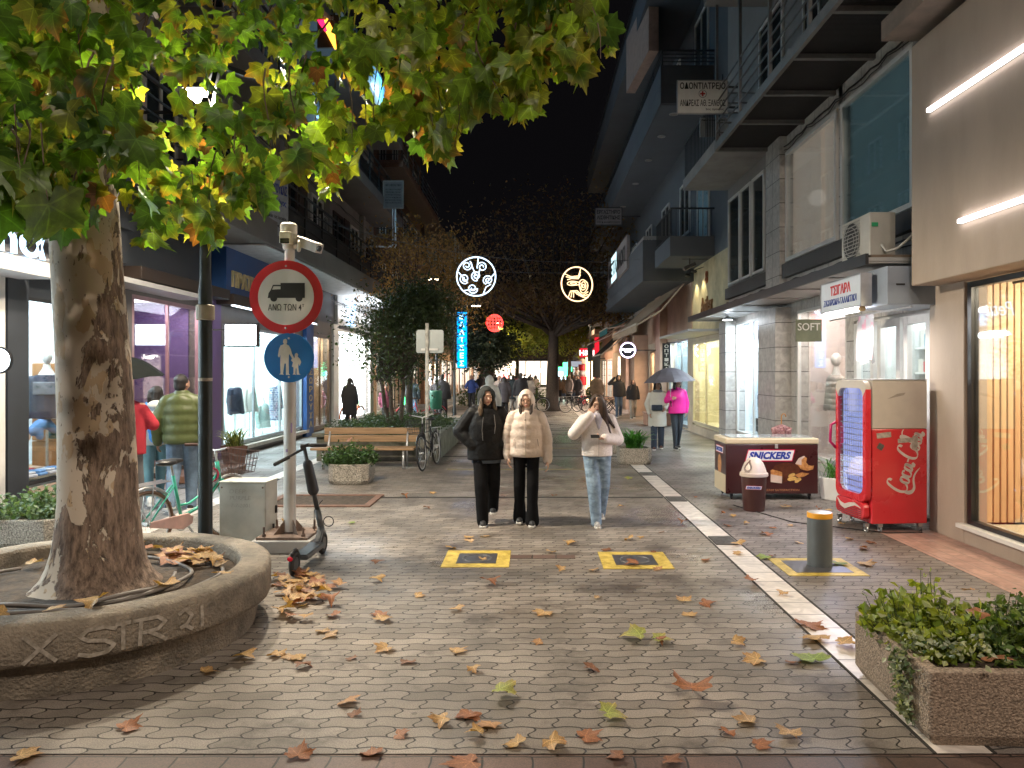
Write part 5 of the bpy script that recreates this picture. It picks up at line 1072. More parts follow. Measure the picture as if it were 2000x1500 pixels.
# lower edge of the foliage as seen down the street, each column at its own real distance
edge = [(-60, 450), (0, 445), (60, 440), (100, 460), (150, 480), (172, 330), (200, 300), (262, 330), (285, 520), (320, 470), (350, 480), (400, 480), (432, 500), (450, 425), (500, 430), (540, 350), (600, 345), (650, 410), (675, 380), (690, 300), (760, 300), (800, 270), (850, 330), (885, 330), (900, 220), (960, 240), (1030, 250), (1060, 170), (1110, 150), (1180, 165), (1200, 90), (1215, 20)]
def ed(px):
    for (a, ya), (b2, yb) in zip(edge, edge[1:]):
        if a <= px <= b2: return ya + (yb - ya) * (px - a) / (b2 - a)
    return 0
holes = [(300, 215, 38, 55), (375, 200, 22, 30), (560, 300, 60, 28), (645, 70, 16, 42), (640, 170, 18, 30), (672, 215, 26, 22), (740, 190, 26, 46), (700, 250, 36, 22), (930, 195, 14, 26), (978, 108, 14, 10), (470, 330, 30, 38), (350, 330, 30, 40), (600, 250, 26, 26), (205, 200, 50, 22), (165, 135, 22, 40), (215, 265, 40, 24), (1005, 205, 30, 20), (520, 130, 12, 30)]
def inhole(px, py, k=1.12): return any(((px - a) / (c * k)) ** 2 + ((py - b2) / (d * k)) ** 2 < 1 for a, b2, c, d in holes)
def ydepth(px):
    if px < 170: return random.uniform(3.3, 4.7)
    if px < 280: return random.choice([random.uniform(3.3, 4.6), random.uniform(5.7, 7)])
    if px < 700: return random.uniform(4.4, 6.8)
    return random.uniform(4.2, 6.0) - (px - 700) / 500 * .5
def leafrot(up=0.0):
    # hanging leaf: tip (local +y) down, face roughly sideways
    d = Vector((random.gauss(0, .45), random.gauss(0, .45), -1 + up)).normalized()
    nn = Vector((random.gauss(0, .8), random.gauss(-.55, .8), random.gauss(.35, .5))); nn = (nn - d * nn.dot(d)).normalized()
    xx = d.cross(nn).normalized(); return Matrix((xx, d, nn)).transposed()
def leafcolour(px):
    q = random.random(); g = random.uniform(.75, 1.2)
    if px > 620: base = (.10 * g, .165 * g, .022)
    else: base = (.08 * g, .16 * g, .024)
    if q < .10: base = (.045 * g, .10 * g, .025)
    if q > .82: base = (.16 * g, .19 * g, .03)
    if q > .978: return (.22, .10, .035), (.13, .045, .02)
    return base, ((.26, .11, .03) if random.random() < .10 else ((.24 * g, .20 * g, .04) if random.random() < .4 else None))
items = []; twigs = MB(); cnt = 0
def addleaf(px, py, Y, sz):
    p = Vector(at(px, py, Y)); c, ct = leafcolour(px); items.append((p, leafrot(random.uniform(0, .5)), sz, c, ct)); return p
while cnt < 1800:
    px = random.uniform(-80, 1160); e = ed(px)
    py = random.uniform(-330, e - 60)
    if inhole(px, py + 25) and random.random() < .93: continue
    Y = ydepth(px); addleaf(px, py, Y, random.uniform(.085, .15)); cnt += 1
# drooping sprays that make the ragged lower fringe
px = -70
while px < 1170:
    e = ed(px); Y = ydepth(px); top = Vector(at(px + random.uniform(-30, 30), e - random.uniform(150, 260), Y + random.uniform(-.2, .2))); end = Vector(at(px, e - 38, Y))
    pts = [top.lerp(end, t) + Vector((math.sin(t * 3 + px) * .05, math.cos(t * 4 + px) * .05, .05 * math.sin(PI * t))) for t in (0, .2, .4, .6, .8, 1)]
    twigs.tube([v - T0 for v in pts], [.006, .005, .004, .004, .003, .002], 5)
    for k in range(8):
        t = .3 + .7 * k / 7; p = top.lerp(end, t) + Vector((random.gauss(0, .07), random.gauss(0, .07), random.gauss(0, .03)))
        c, ct = leafcolour(px); q = (p.x / p.y * FP + CX, CY + (H - p.z) / p.y * FP)
        if inhole(q[0], q[1] + 25, .8): continue
        items.append((p, leafrot(), random.uniform(.09, .165), c, ct))
    px += random.uniform(12, 24)
for (px, py, Y, sz) in ((95, 400, 3.4, .27), (40, 330, 3.4, .19), (165, 150, 3.5, .2), (300, 455, 4.8, .17), (390, 440, 5.2, .16), (415, 455, 5.2, .15), (1148, 130, 4.3, .16), (1187, 85, 4.4, .07), (1190, 95, 4.4, .07), (860, 285, 4.8, .17), (880, 270, 4.8, .16), (1020, 205, 4.6, .15), (635, 370, 5.6, .12), (650, 350, 5.6, .11), (595, 300, 5.4, .14), (465, 380, 5.2, .12)):
    p = Vector(at(px, py, Y)); c, ct = leafcolour(700); items.append((p, leafrot(), sz, c, ct))
    twigs.tube([p - T0, p - T0 + Vector((-.05, .05, .12)), p - T0 + Vector((-.1, .1, .4))], [.002, .003, .004], 5)
for l in limbs:
    for k in range(3, len(l)):
        for q in range(3):
            e = l[k] + Vector((random.gauss(0, .4), random.gauss(0, .35), random.gauss(-.3, .25))); twigs.tube([l[k] - T0, l[k].lerp(e, .5) - T0 + Vector((0, 0, .06)), e - T0], [.012, .007, .003], 5)
# crown above the frame
for k in range(700):
    a = random.uniform(0, 2 * PI); q = math.sqrt(random.random()) * 3.0
    p = Vector((TX + .9 + q * math.cos(a), max(2.9, TY - .2 + q * .8 * math.sin(a)), random.uniform(5.3, 7.9)))
    if (p.z - H) / p.y * FP < CY + 20: continue
    c, ct = leafcolour(500); items.append((p, leafrot(.3), random.uniform(.12, .18), c, ct))
twigs.build('twig', M('twig_bark', (.10, .07, .045), .8), plane)
cr = leafcloud('crown', items, LM, plane, geos); cr.location = (-TX, -TY, 0)
# generic small-leaf foliage
def quadcloud(name, pts, mat, parent, size, loc=(0, 0, 0), cols=((.05, .09, .02), (.08, .13, .03)), hang=.3, asp=.5, seed=1):
    rn = random.Random(seed); V = []; F = []; C = []
    for p in pts:
        d = Vector((rn.gauss(0, 1), rn.gauss(0, 1), rn.gauss(-hang, .7))).normalized(); nn = Vector((rn.gauss(0, 1), rn.gauss(0, 1), rn.gauss(.4, 1))); x = d.cross(nn).normalized(); nn = x.cross(d)
        sz = size * rn.uniform(.6, 1.3); n = len(V); p = Vector(p); w = sz * asp; b = sz * .12
        for q in (p, p + d * sz * .45 + x * w * .5 + nn * b, p + d * sz, p + d * sz * .45 - x * w * .5 + nn * b): V.append(tuple(q))
        F.append((n, n + 1, n + 2)); F.append((n, n + 2, n + 3)); t = rn.random(); c = [cols[0][i] * (1 - t) + cols[1][i] * t for i in range(3)]; C += c[:] and [c] * 6
    me = bpy.data.meshes.new(name); me.from_pydata(V, [], F); ca = me.color_attributes.new('leafcol', 'FLOAT_COLOR', 'CORNER'); ca.data.foreach_set('color', [a for c in C for a in (*c, 1)])
    me.materials.append(mat); me.update(); o = bpy.data.objects.new(name, me); col.objects.link(o); o.parent = parent; o.location = loc; return o
SL = LEAFM('small_leaf', .4, .25, veins=False); SLd = LEAFM('dull_leaf', .6, .3, veins=False)
def clumps(n, c, r, k=14, sp=.32, rn=random):
    cs = []
    for _ in range(k):
        a = rn.uniform(0, 2 * PI); b_ = rn.uniform(-1, 1); q = rn.uniform(.45, 1.0); s_ = math.sqrt(1 - b_ * b_); cs.append(Vector((c[0] + r[0] * q * s_ * math.cos(a), c[1] + r[1] * q * s_ * math.sin(a), c[2] + r[2] * q * b_)))
    out = []
    for _ in range(n):
        q = rn.choice(cs); out.append(q + Vector((rn.gauss(0, sp * r[0]), rn.gauss(0, sp * r[1]), rn.gauss(0, sp * r[2] * .8))))
    return out, cs
def tree(name, label, loc, th, tr, crowns, n, leafsize, cols, mat, stems=1, sp=.3, k=14, seed=1, barkc=(.06, .045, .035), group=None, hang=.3, asp=.5):
    rn = random.Random(seed); r = thing(name, label, 'tree', loc, 0, group); bm_ = M('bark_%s' % (int(barkc[0] * 1000)), barkc, .9, 0, .3, 20, bump=.5)
    tk = MB(); lm = MB(); pts = []
    for i in range(stems):
        off = Vector((rn.uniform(-.3, .3), rn.uniform(-.1, .1), 0)) if stems > 1 else Vector((0, 0, 0)); top = Vector((off.x * 2.2, off.y * 2, th))
        tk.tube([off + Vector((0, 0, -.05)), off + Vector((0, 0, .15)), off.lerp(top, .4), off.lerp(top, .75) + Vector((.05, 0, 0)), top], [tr * 1.5, tr * 1.15, tr, tr * .85, tr * .65], 10)
        for (c, rad) in crowns:
            ps, cs = clumps(n // stems // len(crowns), c, rad, k, sp, rn); pts += ps
            for q in cs[: k]:
                st_ = Vector((top.x, top.y, rn.uniform(th * .8, th * 1.0))); mid = st_.lerp(q, .5) + Vector((0, 0, -.08 * rad[2])); lm.tube([st_, mid, q], [tr * .38, tr * .22, tr * .06], 6)
    tk.build('trunk', bm_, r, smooth=True); lm.build('limb', bm_, r, smooth=True)
    quadcloud('crown', pts, mat, r, leafsize, cols=cols, seed=seed, hang=hang, asp=asp); return r
tree('small_tree', 'dark green round-headed small tree with thin stems behind the bench', (-3.05, 17.6, .4), 1.5, .05, [((0, 0, 2.25), (1.1, 1.0, .95)), ((.35, .1, 2.9), (.75, .7, .6))], 15000, .085, ((.018, .032, .012), (.045, .065, .022)), SL, stems=3, sp=.33, k=18, seed=3)
tree('autumn_tree', 'brown-orange autumn tree rising behind the dark small tree', (-3.9, 24, 0), 2.9, .10, [((-.3, 0, 5.0), (1.5, 1.4, 1.6)), ((1.4, .6, 4.9), (1.2, 1.2, 1.6))], 4600, .13, ((.14, .075, .035), (.26, .15, .065)), SLd, sp=.3, k=22, seed=5, hang=.9, asp=.4)
tree('street_tree', 'large dark tree with a thick trunk in the middle of the street', (.95, 36, 0), 4.3, .28, [((0, 0, 8.0), (3.4, 3.2, 3.2)), ((-.8, 0, 5.6), (3.4, 2.8, 1.1)), ((1.6, 0, 5.2), (2.2, 2, 1.0))], 12500, .19, ((.09, .046, .028), (.16, .105, .04)), SLd, sp=.27, k=30, seed=8, hang=.8)
tree('street_tree', 'dark evergreen tree left of the street beneath the red ball', (-2.3, 37, 0), 2.4, .16, [((0, 0, 3.7), (1.4, 1.4, 1.5))], 6500, .2, ((.012, .022, .014), (.03, .045, .02)), SLd, sp=.36, k=20, seed=9)
tree('street_tree', 'green lit tree farther down the street beyond the big trunk', (-1.2, 58, 0), 3.4, .16, [((0, 0, 4.6), (3.3, 2.5, 1.5))], 6000, .25, ((.12, .16, .03), (.25, .26, .05)), SLd, sp=.33, k=22, seed=11)
tree('street_tree', 'yellow-green tree on the right beyond the big trunk', (2.6, 54, 0), 3.2, .14, [((0, 0, 4.8), (2.3, 2, 1.5))], 4500, .25, ((.11, .14, .03), (.22, .22, .05)), SLd, sp=.33, k=18, seed=12)
# ---------------------------------------------------------------- round tree bed
PCX, PCY = -3.13, 5.3
bed = thing('tree_bed', 'round concrete tree bed with chalked letters X S I R', 'planter', (PCX, PCY, 0))
bedm = M('bed_concrete', (.21, .18, .145), .85, 0, .35, 4.5, bump=.9, bs=55, c2=(.30, .255, .2))
mb = MB(); n = 96
prof = [(1.12, 0), (1.13, .05), (1.15, .17), (1.165, .19), (1.22, .21), (1.235, .24), (1.235, .40), (1.228, .43), (1.20, .45), (1.04, .452), (1.02, .445), (1.01, .42), (1.0, .25)]
vs = []
for (rr, z) in prof:
    for k in range(n):
        a = 2 * PI * k / n; q = 1 + .006 * noise.noise((math.cos(a) * 4, math.sin(a) * 4, z * 8)); zz = z + (.006 * noise.noise((math.cos(a) * 3, math.sin(a) * 3, 5)) if z > .38 else 0); vs.append((rr * q * math.cos(a), rr * q * math.sin(a), zz))
mb.add(vs, [(i * n + k, i * n + (k + 1) % n, (i + 1) * n + (k + 1) % n, (i + 1) * n + k) for i in range(len(prof) - 1) for k in range(n)])
mb.build('wall', bedm, bed, smooth=True, auto=50)
mb = MB(); n2 = 48; vs = [(0, 0, .34)]
for q in (.35, .6, .8, 1.01):
    for k in range(n2): a = 2 * PI * k / n2; vs.append((q * math.cos(a), q * math.sin(a), .36 + .03 * noise.noise((q * 5 * math.cos(a), q * 5 * math.sin(a), 1)) - (.02 if q > .9 else 0)))
mb.add(vs, [(0, 1 + k, 1 + (k + 1) % n2) for k in range(n2)] + [(1 + i * n2 + k, 1 + (i + 1) * n2 + k, 1 + (i + 1) * n2 + (k + 1) % n2, 1 + i * n2 + (k + 1) % n2) for i in range(3) for k in range(n2)])
mb.build('soil', soil, bed, smooth=True)
chalk = M('chalk', (.27, .235, .19), .9, 0, .2, 26, c2=(.42, .38, .33))
def curved(strokes, a0, width, z0, h, rr, thick=.022):
    """letters laid round the drum: strokes in 0..1 box units"""
    V = []; F = []
    for st_ in strokes:
        pts = []
        for (p, q) in zip(st_, st_[1:]):
            for t in (0, .25, .5, .75): pts.append((p[0] + (q[0] - p[0]) * t, p[1] + (q[1] - p[1]) * t))
        pts.append(st_[-1]); n = len(V)
        for i, (x, y) in enumerate(pts):
            A = pts[max(0, i - 1)]; B = pts[min(len(pts) - 1, i + 1)]; dx, dy = (B[0] - A[0]) * width, (B[1] - A[1]) * h; l = math.hypot(dx, dy) or 1
            for sgn in (-1, 1):
                xx = x * width - dy / l * thick / 2 * sgn; yy = y * h + dx / l * thick / 2 * sgn; a = a0 + xx / rr; V.append((rr * math.cos(a), rr * math.sin(a), z0 + yy))
        F += [(n + 2 * i, n + 2 * i + 2, n + 2 * i + 3, n + 2 * i + 1) for i in range(len(pts) - 1)]
    return V, F
S_ = [[(1, .85), (.7, 1), (.25, .97), (.05, .75), (.25, .58), (.7, .48), (.95, .28), (.75, .05), (.3, 0), (0, .12)]]
X_ = [[(0, 1), (1, 0)], [(1, 1), (0, 0)]]; I_ = [[(.5, 1), (.5, 0)], [(.1, 1), (.9, 1)]]; R_L = [[(.1, 0), (.15, 1)], [(.15, 1), (.7, .98), (.95, .75), (.7, .52), (.2, .48)], [(.4, .48), (1, .02)], [(-.1, 1), (.2, 1)]]; q_ = [[(.1, .85), (.5, 1), (.9, .7), (.6, .4), (.2, .3)], [(.2, .3), (.5, .35), (.95, .12)]]; t_ = [[(.5, 1), (.55, .1)]]
for (ltr, px, wd_, ) in ((X_, 45, .16), (S_, 150, .19), (I_, 222, .1), (R_L, 265, .17), (q_, 345, .11), (t_, 388, .05)):
    # angle on the drum whose outer face is seen at this column
    best = None
    for k in range(720):
        a = -PI + 2 * PI * k / 720; x = PCX + 1.24 * math.cos(a); y = PCY + 1.24 * math.sin(a)
        if y > 0 and (x * -math.cos(a) + y * -math.sin(a)) > 0:
            e = abs(x / y * FP + CX - px)
            if best is None or e < best[0]: best = (e, a)
    V, F = curved(ltr, best[1], wd_, .235, .15, 1.2445); mb = MB(); mb.add(V, F); mb.build('chalk_letter', chalk, bed)
hose = M('grey_hose', (.18, .16, .145), .6, 0, .2)
mb = MB()
def arc(rx, ry, cx, cy, a0, a1, z=.385, n=40): return [(cx + rx * math.cos(R(a0 + (a1 - a0) * k / n)), cy + ry * math.sin(R(a0 + (a1 - a0) * k / n)), z + .012 * math.sin(k * .5)) for k in range(n + 1)]
mb.tube(arc(.72, .62, 0, -.05, 150, 440), .014, 7); mb.tube(arc(.9, .78, .02, -.02, 190, 420), .014, 7); mb.tube(arc(.95, .9, 0, 0, 200, 330, .375), .013, 7); mb.tube(arc(.6, .55, .05, -.15, 190, 380, .40), .013, 7)
r = thing('irrigation_hose', 'coiled grey irrigation hose lying on the soil round the plane trunk', 'hose', (PCX, PCY, 0)); mb.build('hose', hose, r, smooth=True)
# ---------------------------------------------------------------- concrete planters with plants
agg = M('exposed_aggregate', (.33, .255, .195), .9, 0, .45, 75, bump=1.0, bs=85, detail=2)
aggp = M('pale_aggregate', (.26, .22, .17), .85, 0, .75, 60, bump=.9, bs=70, c2=(.5, .45, .38))
def planter_box(r, w, d, h, t, mat, cham=0, bev=.025):
    def ring(w, d, c): return [(-w + c, -d), (w - c, -d), (w, -d + c), (w, d - c), (w - c, d), (-w + c, d), (-w, d - c), (-w, -d + c)]
    mb = MB(); c = max(cham, .012)
    o1 = ring(w * .93, d * .93, c); o2 = ring(w, d, c); i2 = ring(w - t, d - t, c * .8); i1 = ring(w - t, d - t, c * .8); n = 8; V = []
    for (lst, z) in ((o1, 0), (o2, .06), (o2, h), (i2, h), (i1, h - .08)): V += [(x, y, z) for x, y in lst]
    mb.add(V, [(j * n + k, j * n + (k + 1) % n, (j + 1) * n + (k + 1) % n, (j + 1) * n + k) for j in range(4) for k in range(n)] + [tuple(range(n))[::-1]])
    mb.build('box', mat, r, bevel=bev); mb = MB(); mb.add([(x, y, h - .06) for x, y in i1], [tuple(range(8))]); mb.build('soil', soil, r)
pl = thing('concrete_planter', 'rectangular exposed-aggregate planter full of trailing plants, lower right corner', 'planter', (2.47, 4.12, 0), R(-2))
planter_box(pl, .53, .47, .37, .07, agg)
# plants inside: leafy sprigs, variegated trailing ivy
def sprigs(name, label, loc, n, rad, h, leaf, cols, mat, seed=1, trail=0, lw=.6, cat='plant', stemc=(.06, .08, .03), per=14, group=None):
    rn = random.Random(seed); r = thing(name, label, cat, loc, 0, group); st = MB(); pts = []
    for _ in range(n):
        a = rn.uniform(0, 2 * PI); q = rn.random() ** .6; b0 = Vector((rad[0] * q * math.cos(a), rad[1] * q * math.sin(a), 0)); hh = h * rn.uniform(.45, 1.1) * (1.1 - .5 * q)
        e = b0 + Vector((math.cos(a) * rad[0] * .35 * q + rn.gauss(0, .03), math.sin(a) * rad[1] * .35 * q, hh)); mid = b0.lerp(e, .55) + Vector((0, 0, hh * .08)); st.tube([b0, mid, e], [.003, .0025, .0015], 4)
        for k in range(per): t = .25 + .8 * k / per; p = b0.lerp(e, t) + Vector((rn.gauss(0, leaf * .5), rn.gauss(0, leaf * .5), rn.gauss(0, leaf * .3))); pts.append(p)
    for k in range(trail):
        x = rn.gauss(0, .06); st.tube([(x, 0, 0), (x, -.05, .02), (x + rn.gauss(0, .03), -.09, -.2)], .003, 4)
    st.build('stem', M('stem_%s' % name, stemc, .7), r); quadcloud('foliage', pts, mat, r, leaf, cols=cols, seed=seed, asp=lw, hang=-.1); return r
sprigs('leafy_plant', 'yellow-green leafy plant at the back left of the right-hand planter', (2.17, 4.22, .30), 85, (.24, .25), .32, .062, ((.10, .16, .02), (.26, .30, .05)), SL, 2, lw=.75, per=11)
sprigs('leafy_plant', 'darker leafy plant on the right side of the right-hand planter', (2.63, 4.1, .30), 95, (.28, .3), .27, .055, ((.03, .07, .02), (.14, .2, .05)), SL, 3, lw=.7, per=12)
sprigs('leafy_plant', 'tall thin pale sprig standing at the rear of the right-hand planter', (2.29, 4.38, .34), 8, (.07, .06), .42, .04, ((.16, .22, .04), (.32, .36, .08)), SL, 4, lw=.75, per=9)
sprigs('leafy_plant', 'dark tufted sprig rising at the right rear of the planter', (2.72, 4.34, .34), 9, (.07, .06), .36, .04, ((.02, .05, .02), (.08, .12, .03)), SL, 5, lw=.7, per=12)
r = thing('ivy', 'variegated white-edged ivy trailing over the planter wall', 'plant', (1.975, 3.93, .37)); pts = []; random.seed(14)
for k in range(420):
    t = random.random(); pts.append((-.055 - .02 * random.random() - .02 * math.sin(PI * t) + max(0, .1 - t) * 2, random.gauss(.0, .075 * (1 - .55 * t)) - .06 * t, .05 - .36 * t))
for k in range(240): pts.append((random.uniform(-.05, .35), random.gauss(0, .12), .04 + random.random() * .07))
quadcloud('foliage', pts, SL, r, .032, cols=((.03, .07, .02), (.42, .45, .34)), asp=.8, hang=.4)
mb = MB(); mb.tube([(.2, 0, .02), (0, 0, .05), (-.065, 0, -.02), (-.07, -.04, -.3)], .004, 5); mb.build('stem', M('stem_leafy_plant', (.06, .08, .03)), r)
pl2 = thing('concrete_planter', 'octagonal pebble-faced planter with a leafy bush in front of the bench', 'planter', (-3.0, 12.6, 0))
planter_box(pl2, .33, .34, .33, .05, aggp, .1, .012)
sprigs('bush', 'dense green bush with one orange leaf in the octagonal planter by the bench', (-3.0, 12.6, .27), 120, (.36, .32), .42, .06, ((.02, .05, .012), (.06, .12, .03)), SL, 6, lw=.6, per=14)
pl3 = thing('concrete_planter', 'square pebble planter on the right pavement edge with spiky ferns', 'planter', (2.05, 15.3, 0))
planter_box(pl3, .32, .32, .32, .05, aggp, .08, .012)
def spiky(name, label, loc, n, ln, cols, seed=1, w=.03, up=.8, group=None, cat='plant'):
    rn = random.Random(seed); r = thing(name, label, cat, loc, 0, group); V = []; F = []; C = []
    for _ in range(n):
        a = rn.uniform(0, 2 * PI); L_ = ln * rn.uniform(.6, 1.1); u = up * rn.uniform(.5, 1.2); p = Vector((rn.gauss(0, .06), rn.gauss(0, .06), 0)); d = Vector((math.cos(a), math.sin(a), 0)); sd = Vector((-math.sin(a), math.cos(a), 0)); n0 = len(V)
        for k in range(6):
            t = k / 5; q = p + d * (L_ * .75 * t) + Vector((0, 0, L_ * u * (t * 1.5 - t * t * 1.0))); ww = w * (1 - t) ** .6 * (.4 + t * 1.2 if t < .5 else 1); V += [tuple(q - sd * ww / 2), tuple(q + sd * ww / 2)]
        t = rn.random(); c = [cols[0][i] * (1 - t) + cols[1][i] * t for i in range(3)]
        for k in range(5): F.append((n0 + 2 * k, n0 + 2 * k + 1, n0 + 2 * k + 3, n0 + 2 * k + 2)); C += [c] * 4
    me = bpy.data.meshes.new('foliage'); me.from_pydata(V, [], F); ca = me.color_attributes.new('leafcol', 'FLOAT_COLOR', 'CORNER'); ca.data.foreach_set('color', [x for c in C for x in (*c, 1)]); me.materials.append(SL); me.update()
    o = bpy.data.objects.new('foliage', me); col.objects.link(o); o.parent = r; return r
spiky('fern', 'bright green spiky fern in the square planter on the right', (2.05, 15.3, .3), 260, .55, ((.03, .12, .02), (.10, .28, .06)), 2, .035, 1.0)
spiky('fern', 'second green fern just behind the square planter', (1.72, 17.3, .35), 160, .45, ((.03, .12, .02), (.09, .22, .05)), 3, .03, 1.1)
pl4 = thing('concrete_planter', 'low pebble planter half hidden behind the walking girl in white', 'planter', (1.72, 17.3, 0)); planter_box(pl4, .3, .3, .35, .05, aggp, .08, .012)
pot = thing('plant_pot', 'square terracotta-brown pot holding a yellow-green spiky plant by the blue shop', 'pot', (-5.75, 14.6, 0))
mb = MB(); mb.rings([(0, 0, .0, .2, .2), (0, 0, .42, .27, .27), (0, 0, .42, .24, .24), (0, 0, .36, .23, .23)], 4); mb.build('pot', M('brown_pot', (.10, .045, .03), .5), pot, bevel=.01)
spiky('spiky_plant', 'yellow-green spiky plant in the brown pot beside the blue shop', (-5.75, 14.6, .4), 130, .5, ((.08, .12, .03), (.3, .32, .1)), 5, .035, 1.1)
spiky('spiky_plant', 'small green tuft in the white pot between freezer and red fridge', (4.35, 10.9, .3), 70, .35, ((.04, .16, .03), (.15, .32, .1)), 6, .025, 1.2)
pot = thing('plant_pot', 'white square pot holding the small green tuft near the fridge', 'pot', (4.35, 10.9, 0))
mb = MB(); mb.rings([(0, 0, 0, .2, .2), (0, 0, .32, .24, .24), (0, 0, .32, .2, .2), (0, 0, .28, .2, .2)], 4); mb.build('pot', white_paint, pot, bevel=.01)
pl5 = thing('concrete_planter', 'low pebble planter with a bush behind the plane tree at the far left', 'planter', (-5.35, 8.2, 0)); planter_box(pl5, .42, .4, .3, .05, aggp, .1, .012)
sprigs('bush', 'round-leaved bush in the pebble planter at the far left', (-5.3, 8.15, .24), 100, (.38, .34), .34, .06, ((.04, .08, .04), (.12, .18, .1)), SL, 7, lw=.8, per=12)
sprigs('bush', 'dark plant hanging over the slate balcony above the awnings', (3.35, 36, 5.0), 70, (.5, .9), .9, .12, ((.015, .03, .015), (.04, .06, .03)), SLd, 8)
for k, (px, py, Y, lb) in enumerate(((1150, 740, 46, 'small leafy pot plant by the far red column'), (918, 775, 40, 'dark potted bush on the left beyond the cyclist'), (1048, 768, 40, 'clipped round bush left of the big trunk'))):
    x, y, z = at(px, py, Y); sprigs('bush', lb, (x, y, 0 if k else .2), 40, (.5 if k else .3, .4), 1.5 if k else .9, .14, ((.02, .04, .015), (.07, .1, .03)), SLd, 20 + k)
# long raised bed behind the bench
rb = thing('raised_bed', 'long mossy concrete bed with hedge plants behind the bench', 'planter', (-3.2, 18.2, 0))
mossy = M('mossy_concrete', (.13, .14, .09), .9, 0, .4, 4, bump=.3, c2=(.19, .18, .15))
mb = MB(); mb.box(-1.25, 1.25, -2.6, 2.6, 0, .5); mb.box(-1.32, 1.32, -2.7, -2.5, .5, .58); mb.box(-1.32, 1.32, 2.5, 2.7, .5, .58); mb.box(1.12, 1.32, -2.5, 2.5, .5, .58); mb.box(-1.32, -1.12, -2.5, 2.5, .5, .58); mb.build('wall', mossy, rb, bevel=.012)
sprigs('hedge', 'low dark hedge growing in the raised bed behind the bench', (-3.2, 18.0, .48), 620, (1.15, 2.4), .38, .06, ((.015, .032, .012), (.045, .07, .03)), SL, 9, lw=.5, per=13)
# ================================================================= STREET OBJECTS
# --- sign mast with two round signs and two cameras
sx, sy = -2.53, 7.9
mast = thing('sign_mast', 'white steel mast on a bolted base plate carrying two round traffic signs', 'mast', (sx, sy, 0))
mw = M('mast_white', (.52, .50, .47), .45, .1, .1, 3)
mb = MB(); mb.cyl((0, 0, .17), (0, 0, 1.95), .062, 20); mb.cyl((0, 0, 1.95), (0, 0, 3.12), .05, 20); mb.build('pole', mw, mast, smooth=True, auto=40)
mb = MB(); mb.box(-.26, .26, -.26, .26, .13, .155)
for i in (-.2, .2):
    for j in (-.2, .2): mb.cyl((i, j, .1), (i, j, .25), .012, 8); mb.cyl((i, j, .155), (i, j, .18), .022, 6)
for a in range(4):
    c, d = math.cos(a * PI / 2 + .78), math.sin(a * PI / 2 + .78); mb.prism([(0, 0), (.12, 0), (0, .14)], (c * .06, d * .06, .155), (c, d, 0), (0, 0, 1), (-d * .008, c * .008, 0))
mb.build('base_plate', M('rusty_steel', (.16, .11, .085), .75, .2, .35, 18), mast)
mb = MB(); mb.box(-.3, .3, -.3, .3, 0, .129); mb.build('footing', conc, mast, bevel=.01)
mb = MB(); mb.box(.03, .045, -.066, -.06, 1.2, 1.3); mb.box(-.02, .0, -.068, -.062, 1.0, 1.03); mb.build('sticker', M('sticker', (.3, .2, .35), .5), mast)
signred = M('sign_red', (.50, .018, .025), .35, 0, .08); signwh = M('sign_offwhite', (.58, .56, .51), .4, 0, .04); signbl = M('sign_blue', (.01, .15, .42), .35, 0, .05)
r = thing('traffic_sign', 'round red-rimmed truck ban sign reading ΑΝΩ ΤΩΝ 4Τ', 'traffic sign', (sx - .01, sy - .09, 2.60))
mb = MB(); mb.disc((0, 0, 0), (1, 0, 0), (0, 0, 1), .378, (0, .012, 0), 56); mb.build('rim', signred, r)
mb = MB(); mb.disc((0, -.001, 0), (1, 0, 0), (0, 0, 1), .288, (0, -.003, 0), 56); mb.build('face', signwh, r)
mb = MB(); D = (0, -.002, 0); O = (0, -.0042, .02)
mb.prism([(-.055, -.03), (.195, -.03), (.195, .125), (-.055, .125)], O, (1, 0, 0), (0, 0, 1), D)
mb.prism([(-.19, -.03), (-.0551, -.03), (-.0551, .06), (-.08, .06), (-.155, .055), (-.178, .02), (-.185, -.02)], O, (1, 0, 0), (0, 0, 1), D)
mb.prism([(-.155, .055), (-.142, .055), (-.128, .09), (-.0551, .09), (-.0551, .105), (-.134, .105)], O, (1, 0, 0), (0, 0, 1), D)
for x in (-.125, .135): mb.disc((x, -.0042, -.012), (1, 0, 0), (0, 0, 1), .036, (0, -.0022, 0), 24)
mb.build('truck_symbol', ink, r)
mb = MB(); mb.text('ΑΝΩ ΤΩΝ 4', (-.012, -.005, -.105), (1, 0, 0), (0, 0, 1), .345, .068, .008, ext=.001); mb.text('T', (.178, -.005, -.088), (1, 0, 0), (0, 0, 1), .022, .03, .008, ext=.001); mb.build('lettering', ink, r)
bolt = M('bolt_head', (.45, .42, .4), .4, .6)
mb = MB(); [mb.ball((0, -.004, z), .011, 8) for z in (.32, -.32)]; mb.build('bolt', bolt, r)
mb = MB(); mb.box(-.07, .07, .012, .15, .17, .2); mb.box(-.07, .07, .012, .15, -.2, -.17); mb.build('clamp', steel, r)
r = thing('traffic_sign', 'round blue pedestrian path sign with adult and child, below the red one', 'traffic sign', (sx + .02, sy - .09, 1.975), R(2))
mb = MB(); mb.disc((0, 0, 0), (1, 0, 0), (0, 0, 1), .255, (0, .012, 0), 48); mb.build('face', signbl, r)
mb = MB(); O = (0, -.0015, 0)
